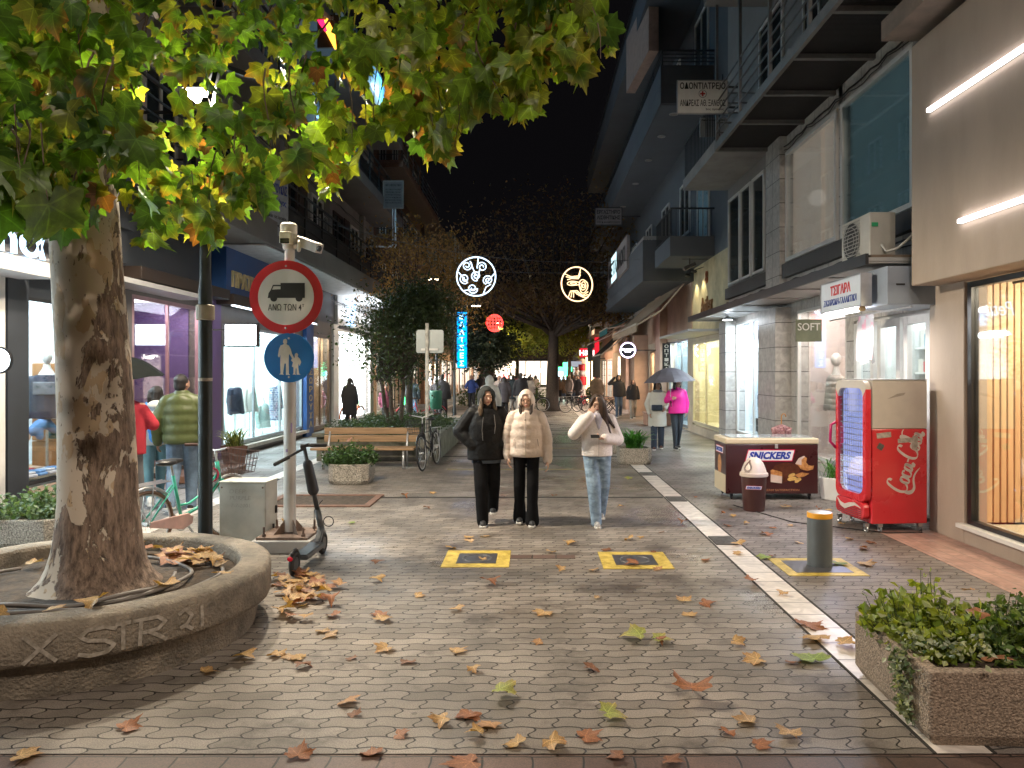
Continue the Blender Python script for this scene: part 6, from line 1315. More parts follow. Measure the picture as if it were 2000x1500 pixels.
adult = [(-.055, .185), (-.038, .195), (-.02, .185), (-.018, .155), (-.027, .14), (.0, .125), (.018, .09), (.03, .045), (.052, .0), (.045, -.012), (.03, -.002), (.008, .035), (.0, .03), (-.002, -.06), (.0, -.165), (.012, -.178), (-.03, -.178), (-.03, -.06), (-.045, -.06), (-.06, -.165), (-.05, -.175), (-.10, -.172), (-.085, -.16), (-.088, -.05), (-.085, .03), (-.1, -.0), (-.112, .02), (-.1, .09), (-.085, .125), (-.05, .14), (-.06, .16)]
mb.prism(adult[::-1], O, (1, 0, 0), (0, 0, 1), (0, -.002, 0))
child = [(.062, .04), (.08, .05), (.095, .035), (.09, .01), (.112, -.01), (.125, -.045), (.11, -.085), (.098, -.06), (.095, -.1), (.105, -.165), (.12, -.175), (.08, -.175), (.078, -.11), (.07, -.11), (.066, -.165), (.075, -.176), (.038, -.172), (.048, -.16), (.048, -.1), (.03, -.09), (.042, -.05), (.028, -.03), (.02, -.04), (.03, -.008), (.06, .002), (.06, .02)]
mb.prism(child, O, (1, 0, 0), (0, 0, 1), (0, -.002, 0)); mb.bar((.036, -.0025, -.002), (.05, -.0025, -.012), .012, .002)
mb.build('walkers_symbol', M('symbol_cream', (.62, .58, .50), .4), r)
mb = MB(); [mb.ball((0, -.003, z), .011, 8) for z in (.2, -.2)]; mb.build('bolt', bolt, r)
mb = MB(); mb.box(-.07, .07, .012, .14, .1, .13); mb.box(-.07, .07, .012, .14, -.13, -.1); mb.build('clamp', steel, r)
camw = M('camera_beige', (.52, .48, .40), .4, 0, .05)
r = thing('camera_dome', 'cream pan-tilt camera with black lens on top of the sign mast', 'camera', (sx - .01, sy, 3.12))
mb = MB(); mb.lathe([(.05, -.02), (.062, .0), (.062, .04)], n=18); mb.ball((0, 0, .1), (.095, .095, .085), 18); mb.lathe([(.075, .13), (.085, .16), (.085, .24), (.07, .255), (.0, .26)], n=20); mb.build('housing', camw, r, smooth=True, auto=35)
mb = MB(); mb.box(-.06, .06, -.13, -.02, .03, .15); mb.build('front', M('camera_cream', (.6, .55, .42), .35), r, bevel=.012)
mb = MB(); mb.box(-.05, .045, -.137, -.125, .025, .08); mb.build('lens', M('lens_black', (.01, .01, .01), .08), r, bevel=.01)
r = thing('camera', 'white bullet camera pointing right on the sign mast', 'camera', (sx + .1, sy - .02, 3.14))
mb = MB(); mb.obox((.12, 0, 0), (.26, .1, .09), (0, R(20), R(-25))); mb.obox((.11, 0, .055), (.3, .12, .015), (0, R(20), R(-25))); mb.build('housing', M('camera_grey', (.5, .46, .42), .45), r, bevel=.01)
mb = MB(); mb.torus((0, 0, 0), .045, .02, (1, .4, 0), 16, 8); mb.bar((-.09, .02, -.02), (.02, 0, 0), .04); mb.build('bracket', camw, r, smooth=True)
mb = MB(); mb.cyl((.235, -.108, -.045), (.25, -.115, -.05), .032, 14); mb.build('lens', M('lens_black', (.01, .01, .01)), r)
# --- tall dark lamp post with two lit heads among the leaves
lp = thing('street_lamp', 'dark green lamp post behind the bed, lit heads among the plane leaves', 'street lamp', (-3.13, 7.25, 0))
pgm = M('post_green', (.02, .025, .026), .45, .4, .2, 5)
mb = MB(); mb.lathe([(.085, 0), (.08, .15), (.066, .2), (.063, 2.6), (.05, 2.72), (.045, 4.4), (.03, 4.45)], n=20); mb.bar((0, 0, 4.2), (.0, .3, 4.9), .05); mb.bar((0, .3, 4.88), (-.55, 1.2, 5.0), .05); mb.bar((0, .3, 4.88), (.5, 1.2, 4.97), .05); mb.build('pole', pgm, lp, smooth=True, auto=40)
mb = MB(); mb.lathe([(.066, 2.32), (.085, 2.33), (.085, 2.46), (.066, 2.47)], n=20); mb.build('collar', M('yellowed_metal', (.28, .24, .18), .6), lp)
mb = MB(); mb.lathe([(.0645, 1.74), (.0665, 1.745), (.0665, 1.765), (.0645, 1.77)], n=20); mb.build('tape', M('old_tape', (.35, .3, .26), .7, 0, .3, 30), lp)
for (x, y, z, w) in ((-.58, 1.25, 4.94, 250), (.5, 1.25, 4.9, 210)):
    mb = MB(); mb.box(x - .16, x + .16, y - .22, y + .22, z, z + .06); hd = mb.build('lamp_head', pgm, lp, bevel=.015)
    mb = MB(); mb.box(x - .13, x + .13, y - .19, y + .19, z - .04, z - .002); mb.build('lens', EM('lamp_lens', (1, .93, .78), 30), hd)
    L = lamp('lamp_light', (x, y, z - .12), w * 2.1, (1, .86, .66), .12, 'SPOT', spot=172, blend=.25); L.parent = lp
def streetlamp(label, loc, power, hgt=6.0, arm=1.2, ang=0, c=(1, .78, .55), spot=False):
    r = thing('street_lamp', label, 'street lamp', loc, R(ang))
    mb = MB(); mb.lathe([(.09, 0), (.085, .3), (.06, .35), (.045, hgt)], n=14); mb.bar((0, 0, hgt - .05), (arm, 0, hgt + .15), .05); mb.build('pole', pgm, r, smooth=True, auto=40)
    mb = MB(); mb.box(arm - .1, arm + .35, -.11, .11, hgt + .1, hgt + .18); mb.build('lamp_head', pgm, r, bevel=.02)
    mb = MB(); mb.box(arm - .05, arm + .3, -.08, .08, hgt + .07, hgt + .098); mb.build('lens', EM('lens_%d' % int(power), c, 12), r)
    L = lamp('lamp_light', (arm + .12, 0, hgt), power * 1.35, c, .18, 'SPOT', spot=178 if loc[1] < 0 else 156, blend=.12 if loc[1] < 0 else .3); L.parent = r; return r
streetlamp('street lamp standing behind the photographer', (-1.8, -4.2, 0), 720, 8.2, 1.2, 0, (1, .84, .68))
streetlamp('unseen street lamp added behind the photographer, right pavement', (3.7, -2.5, 0), 400, 8.4, 1.0, 180, (1, .86, .72))  # added out of view, set high to light the right façades and dentist sign
streetlamp('slim street lamp post by the left shops with a lit head, near the small tree', (-4.4, 26.5, 0), 200, 5.0, .8, 0)
streetlamp('slim dark lamp post beside the green bin and pink bicycle', (-3.35, 32.5, 0), 220, 4.6, .8, 0)
streetlamp('street lamp post on the right beyond the slate building', (3.6, 47, 0), 500, 5.4, 1, 180, (1, .75, .5))
streetlamp('far street lamp post on the left', (-3.6, 56, 0), 600, 5.4, 1, 0, (1, .8, .5))
streetlamp('farthest street lamp post, right side', (3.4, 72, 0), 900, 5.4, 1, 180, (1, .8, .55))
# loop-shaped unlit lamp fitting seen above the bench tree
r = thing('lamp_ring', 'thin bowl-shaped lamp ring hanging on the left by the blue sign', 'lamp', at(883, 590, 30))
mb = MB(); mb.torus((0, 0, .2), .25, .012, (0, 1, 0), 20, 5, a0=90, a1=270); mb.bar((-.25, 0, .2), (.25, 0, .2), .02); mb.build('ring', metal_grey, r)
mb = MB(); mb.bar((0, 0, .2), (-.6, 0, .5), .02); mb.build('bracket', dark_metal, r)
# --- utility cabinet
r = thing('utility_cabinet', 'white metal utility cabinet with faint pencil graffiti beside the sign mast', 'cabinet', (-3.05, 8.15, 0), R(-3))
cabm = M('cabinet_white', (.46, .45, .40), .55, 0, .14, 2.5, bump=.05)
mb = MB(); mb.box(-.25, .25, -.16, .16, .0, .655); mb.build('body', cabm, r, bevel=.006)
mb = MB(); mb.box(-.258, .258, -.168, .168, .656, .672); mb.build('lid', cabm, r, bevel=.005)
mb = MB(); mb.box(-.243, .243, -.166, -.1605, .03, .64); mb.build('door', cabm, r, bevel=.002)
mb = MB(); [mb.ball((x, -.167, z), .01, 8) for x in (-.22, .22) for z in (.61, .05)]; mb.build('screw', M('rusty_steel', (.16, .11, .085)), r)
mb = MB(); gm_ = M('faint_pencil', (.33, .32, .29), .8)
for t, z, w in (('DEEP', .57, .17), ('PURPLE', .50, .22), ('7-7-2001', .42, .2)): mb = MB(); mb.text(t, (-.05 if w < .2 else -.02, -.1675, z), (1, 0, .0), (0, 0, 1), w, .04, -.01, .1, ext=.0005); mb.build('graffiti', gm_, r)
mb = MB(); mb.cyl((.27, 0, 0), (.27, 0, .2), .012, 8); mb.cyl((.26, .1, .3), (.26, .1, .38), .014, 8); mb.build('cable', black_plastic, r)
# --- bicycles
def bicycle(label, loc, rz, fc, basket=False, rack=True, tyre=rubber, lean=0, step=True, guard=None, fender=None, child=False, hi=True, seatm=None):
    r = thing('bicycle', label, 'bicycle', loc, rz); r.rotation_euler = (lean, 0, rz); fm = fc; R0 = .335; seatm = seatm or black_plastic
    for x in (-.53, .55):
        mb = MB(); mb.torus((x, 0, R0), R0 - .018, .018, (0, 1, 0), 36, 8); w = mb.build('wheel', tyre, r, smooth=True)
        mb = MB(); mb.torus((x, 0, R0), R0 - .042, .009, (0, 1, 0), 32, 5); mb.cyl((x, -.04, R0), (x, .04, R0), .02, 10); mb.build('rim', steel, w)
        mb = MB()
        for k in range(18 if hi else 10): a = 2 * PI * k / (18 if hi else 10); mb.tube([(x + .02 * math.cos(a + 1), (-1) ** k * .025, R0 + .02 * math.sin(a + 1)), (x + (R0 - .045) * math.cos(a), 0, R0 + (R0 - .045) * math.sin(a))], .0014, 3)
        mb.build('spoke', steel, w)
    bb = Vector((-.08, 0, .28)); st = Vector((-.22, 0, .78)); hd = Vector((.36, 0, .86)); hl = Vector((.41, 0, .66)); ra = Vector((-.53, 0, R0)); fa = Vector((.55, 0, R0))
    mb = MB(); mb.tube([bb, st], .017, 8)
    if step: mb.tube([hl, (.2, 0, .42), (0, 0, .36), bb + Vector((-.01, 0, .06))], .019, 8); mb.tube([hl + Vector((-.02, 0, .08)), (.2, 0, .55), (.0, 0, .46), (-.13, 0, .46)], .013, 8)
    else: mb.tube([hl, bb], .019, 8); mb.tube([hd + Vector((0, 0, -.05)), st + Vector((0, 0, -.06))], .016, 8)
    mb.tube([hl, hd], .022, 8)
    for k in (-1, 1): mb.tube([bb + Vector((0, k * .03, 0)), ra + Vector((0, k * .05, 0))], .01, 6); mb.tube([st + Vector((.01, k * .015, -.1)), ra + Vector((0, k * .05, 0))], .009, 6)
    mb.build('frame', fm, r, smooth=True)
    mb = MB()
    for k in (-1, 1): mb.tube([hl + Vector((0, k * .045, 0)), (.48, k * .05, .5), fa + Vector((0, k * .05, 0))], .011, 6)
    mb.tube([hl + Vector((0, -.05, 0)), hl + Vector((0, .05, 0))], .014, 6); mb.build('fork', fm, r, smooth=True)
    mb = MB(); mb.tube([hd, hd + Vector((-.03, 0, .12))], .012, 8); p = hd + Vector((-.03, 0, .12)); mb.tube([p + Vector((-.14, -.29, .05)), p + Vector((-.02, -.2, .05)), p, p + Vector((-.02, .2, .05)), p + Vector((-.14, .29, .05))], .011, 8); hb = mb.build('handlebar', steel, r, smooth=True)
    mb = MB(); [mb.cap(p + Vector((-.13, k * .285, .05)), p + Vector((-.04, k * .22, .05)), .017, .016, 8) for k in (-1, 1)]; mb.build('grip', M('brown_grip', (.05, .02, .015), .7), hb)
    mb = MB(); mb.tube([st, st + Vector((-.03, 0, .12))], .012, 8); mb.build('seat_post', steel, r)
    mb = MB(); q = st + Vector((-.04, 0, .14)); mb.ball(q + Vector((-.05, 0, 0)), (.12, .085, .035), 14); mb.cap(q, q + Vector((.14, 0, .005)), .04, .022, 10); place(organic(mb, .012, 3), 'saddle', seatm, r)
    mb = MB(); mb.torus(bb, .085, .006, (0, 1, 0), 20, 5); mb.bar(bb + Vector((0, -.05, 0)), bb + Vector((.1, -.06, -.13)), .018); mb.bar(bb + Vector((0, .05, 0)), bb + Vector((-.1, .06, .13)), .018); mb.box(.0, .1, -.15, -.06, .13, .15); mb.box(-.2, -.1, .06, .15, .4, .42); mb.build('crank', steel, r)
    if guard: mb = MB(); mb.prism([(-.53, .31), (-.12, .22), (.0, .26), (.01, .33), (-.06, .38), (-.53, .365)], (0, -.045, 0), (1, 0, 0), (0, 0, 1), (0, -.02, 0)); mb.build('chain_guard', guard, r, bevel=.008)
    for x in (-.53, .55): mb = MB(); mb.torus((x, 0, R0), R0 + .022, .016, (0, 1, 0), 24, 6, a0=-95 if x < 0 else -80, a1=45 if x < 0 else 60); mb.build('mudguard', fender or fm, r, smooth=True)
    if rack:
        mb = MB(); [mb.bar((-.85, k * .055, .72), (-.3, k * .055, .74), .01) for k in (-1, -.3, .3, 1)]; mb.bar((-.85, -.055, .72), (-.85, .055, .72), .01)
        for k in (-1, 1): mb.bar((-.78, k * .055, .72), ra + Vector((0, k * .06, 0)), .008); mb.bar((-.5, k * .055, .73), ra + Vector((0, k * .06, 0)), .008)
        mb.build('rack', steel, r)
    if basket:
        mb = MB(); x0, x1, z0, z1 = .45, .75, .72, .95
        for z in (z0, z0 + .07, z0 + .15, z1):
            e = .03 * (z - z0) / .23; mb.tube([(x0 - e, -.17 - e, z), (x1 + e, -.17 - e, z), (x1 + e, .17 + e, z), (x0 - e, .17 + e, z)], .004, 4, closed=True)
        for k in range(9): y = -.17 + .34 * k / 8; mb.bar((x1, y, z0), (x1 + .03, y * 1.17, z1), .004); mb.bar((x0, y, z0), (x0 - .03, y * 1.17, z1), .004); mb.bar((x0, y, z0), (x1, y, z0), .004)
        for k in range(7): x = x0 + .3 * k / 6; mb.bar((x, -.17, z0), (x, -.2, z1), .004); mb.bar((x, .17, z0), (x, .2, z1), .004)
        mb.build('basket', basket, r)
    return r
mintp = M('mint_paint', (.05, .42, .30), .3, .1, .06, coat=.4); tan_t = M('tan_tyre', (.20, .12, .08), .7, 0, .2)
r = bicycle('mint green step-through bicycle with pink chain guard locked to the lamp post', (-3.6, 7.9, 0), R(68), mintp, M('brown_wire_basket', (.06, .035, .03), .6), True, tan_t, R(3), guard=M('pink_guard', (.65, .42, .38), .45), fender=steel)
mb = MB(); mb.torus((.3, 0, .72), .07, .012, (.3, 1, 0), 16, 6); mb.build('cable_lock', M('red_cable', (.35, .02, .06), .4), r, smooth=True)
dkp = M('black_paint', (.012, .012, .014), .35, 0, .1); wirebl = M('black_wire', (.02, .02, .02), .5)
bicycle('black bicycle with front basket leaning behind the bench end, seen head-on', (-1.96, 14.55, 0), R(-97), dkp, wirebl, True, rubber, R(4))
redp = M('red_paint', (.45, .02, .04), .35, 0, .1, coat=.3)
bicycle('red-pink bicycle parked beside the green bin on the left', (-3.9, 26.6, 0), R(12), redp, None, True, rubber, hi=False)
bicycle('small orange bicycle pushed by the person in black by the white shop', (-6.1, 25.7, 0), R(75), M('orange_paint', (.5, .12, .02), .4), None, True, rubber, hi=False)
for k, (x, y, a, lb) in enumerate(((-.05, 35.2, 10, 'dark bicycle parked left of the big street tree trunk'), (2.0, 34.6, 20, 'dark bicycle nearest the big trunk on its right side'), (2.5, 35.4, 35, 'dark bicycle in the middle of the row right of the big trunk'), (3.0, 36.0, 15, 'dark bicycle at the right end of the row by the big trunk'))):
    bicycle(lb, (x, y, 0), R(a), dkp, None, True, rubber, hi=False)
bicycle('bicycle ridden toward the camera by the man in blue', (-2.95, 37.9, 0), R(-92), dkp, None, False, rubber, hi=False)
# --- electric scooter
e = thing('electric_scooter', 'black electric kick scooter parked beside the sign mast', 'scooter', (-2.13, 7.2, 0), R(0))
dkg = M('scooter_grey', (.055, .06, .065), .4, .2, .15); a = Vector((-.0, -.42, .11)); c = Vector((.1, .48, .11))
rw = Vector((.0, -.42, .11)); fw = Vector((.02, .42, .11)); ax = (fw - rw).normalized(); side = Vector((-ax.y, ax.x, 0))
for w_ in (rw, fw):
    mb = MB(); mb.torus(w_, .088, .024, side, 28, 8); w0 = mb.build('wheel', rubber, e, smooth=True)
    mb = MB(); mb.disc(w_ - side * .018, ax, (0, 0, 1), .062, side * .036, 20); mb.build('hub', dkg, w0)
mb = MB(); p0 = rw + ax * .14; p1 = fw - ax * .18; mb.bar(p0 + Vector((0, 0, .02)), p1 + Vector((0, 0, .02)), .15, .045); mb.bar(p1 + Vector((0, 0, .03)), fw + Vector((-.005, -.03, .16)), .06, .05); mb.build('deck', dkg, e, bevel=.012)
mb = MB(); mb.bar(p0 + Vector((0, 0, .045)), p1 + Vector((0, 0, .045)), .125, .006); mb.build('grip_mat', black_plastic, e)
mb = MB(); mb.torus(rw, .125, .014, side, 14, 6, a0=-40, a1=70); mb.build('rear_mudguard', black_plastic, e, smooth=True)
mb = MB(); mb.ball(rw - ax * .118 + Vector((0, 0, .07)), (.026, .012, .022), 8); mb.build('rear_reflector', M('reflector_red', (.6, .01, .04), .2), e)
hb = fw + Vector((-.005, -.02, .14)); ht = Vector((-.13, .30, 1.08))
mb = MB(); mb.tube([fw + side * .04, fw + Vector((0, -.01, .1)), hb, hb.lerp(ht, .25)], [.018, .022, .032, .03], 10); mb.tube([hb.lerp(ht, .2), ht], [.026, .019], 10); mb.build('stem', dkg, e, smooth=True)
mb = MB(); m1 = hb.lerp(ht, .48); m2 = hb.lerp(ht, .8); mb.cap(m1, m2, .058, .05, 12); o = organic(mb, .015, 2); place(o, 'stem_bag', black_plastic, e)
hd_ = Vector((.16, -.06, 0)).normalized(); mb = MB(); mb.tube([ht + Vector((-.03, -.02, .02)) , ht + Vector((.19, .03, .02))], .014, 8); mb.tube([ht + Vector((0, 0, -.01)), ht + Vector((-.17, -.28, -.12))], .013, 8); mb.bar(ht + Vector((-.03, 0, .0)), ht + Vector((.05, .0, .03)), .05, .03); hbp = mb.build('handlebar', black_plastic, e, smooth=True, auto=40)
mb = MB(); mb.cap(ht + Vector((.07, .01, .02)), ht + Vector((.2, .03, .02)), .019, .019, 8); mb.cap(ht + Vector((-.1, -.18, -.08)), ht + Vector((-.185, -.3, -.13)), .019, .019, 8); mb.build('grip', rubber, hbp, smooth=True)
mb = MB(); mb.tube([hb + Vector((.02, -.03, .3)), hb + Vector((-.06, -.05, .2)), hb + Vector((-.06, -.05, .0)), hb + Vector((-.02, -.02, -.02))], .004, 5); mb.torus(hb + Vector((.07, 0, .08)), .05, .005, (0, 1, 0), 16, 4); mb.build('brake_cable', black_plastic, e)
mb = MB(); mb.box(-.012, .012, .36, .37, .52, .56); o = mb.build('side_reflector', M('reflector_orange', (.7, .15, .02), .3), e); o.location = (-.03, .0, .0)
# --- bench
be = thing('bench', 'wooden slatted bench with steel legs in front of the raised bed', 'bench', (-3.14, 14.6, 0))
plank = M('oak_plank', (.30, .185, .095), .55, 0, .25, 3, st=(.6, 8, 8), bump=.2)
mb = MB(); mb.box(-.93, .93, .22, .26, .62, .745); mb.box(-.93, .93, .2, .24, .44 + .03, .60); mb.build('backrest', plank, be, bevel=.01)
mb = MB(); mb.box(-1.05, .9, -.34, -.22, .355, .40); mb.box(-1.05, .9, -.2, -.08, .355, .40); mb.box(-1.05, .9, -.06, .08, .355, .40); mb.build('seat', plank, be, bevel=.01)
for x in (-.82, .7):
    mb = MB(); mb.tube([(x, -.3, 0), (x, -.28, .35)], .02, 8); mb.tube([(x, .15, 0), (x, .1, .35), (x, .27, .75)], .02, 8); mb.bar((x, -.3, .34), (x, .12, .34), .035, .02); mb.build('leg', steel, be, smooth=True)
# --- back of a road sign on a pole
r = thing('sign_post', 'back of a square road sign on a slim white pole behind the bench', 'sign post', (-2.08, 14.95, 0))
mb = MB(); mb.cyl((0, 0, 0), (0, 0, 2.8), .035, 14); mb.build('pole', M('dirty_white_pole', (.45, .44, .4), .6, 0, .3, 12), r, smooth=True)
mb = MB(); P_ = []
for (cx, cz) in ((.23, .19), (-.23, .19), (-.23, -.19), (.23, -.19)):
    a0 = {(.23, .19): 0, (-.23, .19): 90, (-.23, -.19): 180, (.23, -.19): 270}[(cx, cz)]
    for k in range(4): P_.append((cx + .04 * math.cos(R(a0 + 30 * k)), cz + .04 * math.sin(R(a0 + 30 * k))))
mb.prism(P_, (.05, .045, 2.44), (1, 0, 0), (0, 0, 1), (0, .015, 0)); mb.build('panel', M('sign_back', (.30, .33, .33), .5, .3, .08, 2), r)
mb = MB(); mb.box(-.12, .22, .02, .044, 2.26, 2.3); mb.build('clamp', steel, r)
# --- green bin on the lamp post
r = thing('litter_bin', 'dark green litter bin hung on the slim post by the pink bicycle', 'bin', (-3.35, 26.3, 0))
mb = MB(); mb.lathe([(.15, .55), (.2, .6), (.22, 1.15), (.2, 1.2)], n=18); mb.build('body', M('bin_green', (.01, .12, .07), .5), r, smooth=True)
mb = MB(); mb.cyl((0, .25, 0), (0, .25, 2.6), .05, 10); mb.bar((0, .25, 1), (0, .1, 1), .05); mb.build('post', dark_metal, r)
# --- ice cream freezer
fz = thing('ice_cream_freezer', 'dark brown chest freezer with cream lid and SNICKERS artwork', 'freezer', (3.42, 11.15, 0))
brwn = M('choc_panel', (.045, .012, .012), .3, 0, .15, 2, coat=.3); creamp = M('freezer_cream', (.56, .46, .31), .4, 0, .06)
w, d = .66, .33
mb = MB(); mb.box(-w, w, -d, d, .09, .80); mb.build('body', brwn, fz, bevel=.012)
mb = MB(); mb.box(-w - .012, w + .012, -d - .012, d + .012, .80, .885); mb.build('lid_frame', creamp, fz, bevel=.02)
mb = MB(); mb.box(-w + .08, -.01, -d + .06, d - .06, .886, .897); mb.box(.01, w - .06, -d + .06, d - .06, .886, .897); mb.build('glass_lid', M('frosty_lid', (.4, .44, .46), .12, 0, .1), fz, bevel=.003)
mb = MB(); mb.box(-w - .004, -w - .0005, -d + .01, d - .01, .1, .36); mb.build('side_panel', creamp, fz)
mb = MB(); mb.box(.04, .08, -d - .02, -d - .001, .74, .80); mb.build('lock', steel, fz, bevel=.004)
def snick(mb0, parent, o, u, wd_, name='logo'):
    h = wd_ * .25; u = Vector(u); nrm = u.cross(Vector((0, 0, 1))); o = Vector(o)
    for (k, e_, m_) in ((1.0, .002, M('logo_red', (.55, .02, .08), .4)), (.93, .0035, M('logo_white', (.75, .73, .75), .4))):
        mb = MB(); ww = wd_ / 2 * (1 if k == 1 else .965); hh = h / 2 * k * (1 if k == 1 else .9); mb.prism([(-ww - hh * .25, -hh), (ww - hh * .25 - .0, -hh), (ww + hh * .25, hh), (-ww + hh * .35, hh)], o + nrm * e_, u, (0, 0, 1), nrm * .001); g = mb.build(name, m_, parent)
    mb = MB(); mb.text('SNICKERS', o + nrm * .0065, u, (0, 0, 1), wd_ * .86, h * .62, .045, .28, ext=.0012); mb.build('lettering', M('logo_blue_ink', (.012, .04, .30), .4), parent)
snick(None, fz, (.0 - .03, -d, .64), (1, 0, 0), .68)
snick(None, fz, (-w, .02, .70), (0, -1, 0), .42)
# artwork: chocolate bar piece, peanuts, drip shape
F_ = -d - .002; ch1 = M('art_chocolate', (.085, .025, .012), .35, 0, .3, 20); ch2 = M('art_caramel', (.42, .16, .045), .35, 0, .3, 25, c2=(.6, .28, .1)); ch3 = M('art_nougat', (.55, .42, .36), .4); nutm = M('art_peanut', (.62, .38, .12), .4, 0, .2, 30)
def art(poly, m_, name, z=0): mb = MB(); mb.prism(poly, (0, F_ - z, 0), (1, 0, 0), (0, 0, 1), (0, -.001, 0)); mb.build(name, m_, fz)
art([(-.02, .26), (.14, .24), (.145, .34), (-.02, .37)], ch3, 'nougat_art')
art([(-.02, .37), (.145, .34), (.145, .40), (.02, .44), (-.02, .43)], ch2, 'caramel_art')
art([(.0, .44), (.145, .405), (.15, .24), (.38, .34), (.40, .46), (.37, .50), (.2, .54), (.05, .5)], ch1, 'bar_art', .001)
art([(.34, .50), (.40, .58), (.47, .62), (.5, .6), (.485, .54), (.52, .5), (.57, .49), (.60, .5), (.585, .44), (.5, .42), (.42, .44)], ch2, 'bite_art', .0005)
art([(.33, .52), (.38, .6), (.46, .635), (.47, .62), (.42, .58), (.42, .5)], ch3, 'cream_art', .0018)
art([(.32, .36), (.42, .40), (.53, .38), (.46, .34), (.38, .32)], ch2, 'chip_art', .0015)
mb = MB()
for (x, z, a_) in ((.27, .35, .5), (.26, .30, .1), (.36, .28, .6), (.32, .31, -.4)): mb.disc((x, F_ - .0025, z), (math.cos(a_) * 1.6, 0, math.sin(a_) * 1.6), (-math.sin(a_), 0, math.cos(a_)), .026, (0, -.001, 0), 14); mb.disc((x + .035 * math.cos(a_), F_ - .0028, z + .035 * math.sin(a_)), (1.3, 0, 0), (0, 0, 1), .022, (0, -.001, 0), 14)
mb.build('peanut_art', nutm, fz)
mb = MB(); mb.text('ICE CREAM SATISFACTION', (.08, F_, .145), (1, 0, 0), (0, 0, 1), .62, .03, .02, ext=.001); mb.build('lettering', M('art_brown_ink', (.30, .12, .06), .5), fz)
mb = MB(); mb.disc((-w - .001, .02, .47), (0, .8, 0), (0, 0, 1.2), .13, (-.0015, 0, 0), 20); mb.build('side_art', ch2, fz)
for x in (-w + .1, w - .1):
    for y in (-d + .08, d - .08):
        mb = MB(); mb.torus((x, y, .035), .022, .013, (1, 0, 0), 14, 6); mb.box(x - .02, x + .02, y - .02, y + .02, .05, .09); mb.build('caster', black_plastic, fz)
# umbrella lying upright on the freezer
r = thing('closed_umbrella', 'small red folded umbrella with wooden crook handle standing behind the freezer', 'umbrella', (3.86, 11.75, .62))
mb = MB(); n = 16; V = []
for i, (rr, z) in enumerate(((.01, -.1), (.08, .1), (.13, .26), (.14, .32), (.1, .36), (.015, .4))):
    for k in range(n): q = rr * (1 + .18 * (-1) ** k * (z > .05)); V.append((q * math.cos(2 * PI * k / n), q * math.sin(2 * PI * k / n), z + (.02 * (-1) ** k if .2 < z < .34 else 0)))
mb.add(V, [(i * n + k, i * n + (k + 1) % n, (i + 1) * n + (k + 1) % n, (i + 1) * n + k) for i in range(5) for k in range(n)]); mb.build('canopy', M('wine_fabric', (.22, .03, .05), .7, 0, .4, 30, c2=(.5, .3, .3)), r)
mb = MB(); mb.tube([(0, 0, -.6), (0, 0, .52)] + [(.035 - .035 * math.cos(t), 0, .52 + .045 * math.sin(t)) for t in (.5, 1.2, 1.9, 2.6, 3.2)], .009, 8); mb.build('handle', M('honey_wood', (.42, .2, .05), .4), r, smooth=True)
# --- bin with domed lid
bn = thing('litter_bin', 'brown plastic bin with cream dome lid and SNICKERS label in front of the freezer', 'bin', (2.93, 10.03, 0))
mb = MB(); mb.lathe([(.0, 0), (.135, 0), (.14, .01), (.165, .46), (.167, .47), (.16, .475)], n=36); mb.build('body', M('bin_brown', (.065, .022, .018), .35, 0, .1), bn, smooth=True, auto=40)
mb = MB(); n = 36; prof = [(.18, .455), (.185, .47), (.18, .50), (.165, .505), (.15, .56), (.12, .63), (.075, .685), (.04, .70), (.0, .705)]
mb.lathe(prof, n=n); mb.build('dome_lid', creamp if False else M('lid_cream', (.60, .50, .42), .4, 0, .05), bn, smooth=True, auto=50)
mb = MB(); V = []
for i in range(9):
    t = i / 8; a_ = R(205 + 30 * math.sin(0)); 
    for sgn in (-1, 1):
        th_ = R(222) + sgn * R(6 + 16 * math.sin(PI * min(1, t + .08))); z = .515 + .155 * t; rr = [.165, .159, .153, .146, .138, .129, .118, .102, .085][i] + .003 ; V.append(((rr + .002) * math.cos(th_), (rr + .002) * math.sin(th_), z))
mb.add(V, [(2 * i, 2 * i + 1, 2 * i + 3, 2 * i + 2) for i in range(8)]); mb.build('flap', M('flap_brown', (.10, .05, .04), .4), bn)
snick(None, bn, (-.045, -.150, .32), Vector((1, -.3, 0)).normalized(), .2)
# --- bollard
r = thing('bollard', 'short grey bollard with an orange band on a yellow painted square', 'bollard', (2.71, 7.15, 0))
mb = MB(); mb.lathe([(.113, 0), (.113, .455)], n=32); mb.build('body', M('bollard_grey', (.115, .13, .14), .4, .2, .08, 4), r, smooth=True, auto=40)
mb = MB(); mb.lathe([(.1125, .455), (.1145, .457), (.1145, .498), (.112, .505)], n=32); mb.build('band', M('bollard_orange', (.72, .33, .02), .4, 0, .05), r, smooth=True, auto=40)
mb = MB(); mb.lathe([(.112, .503), (.10, .508), (.0, .509)], n=32); mb.build('cap', M('bollard_top', (.4, .38, .34), .4, .3), r, smooth=True, auto=40)
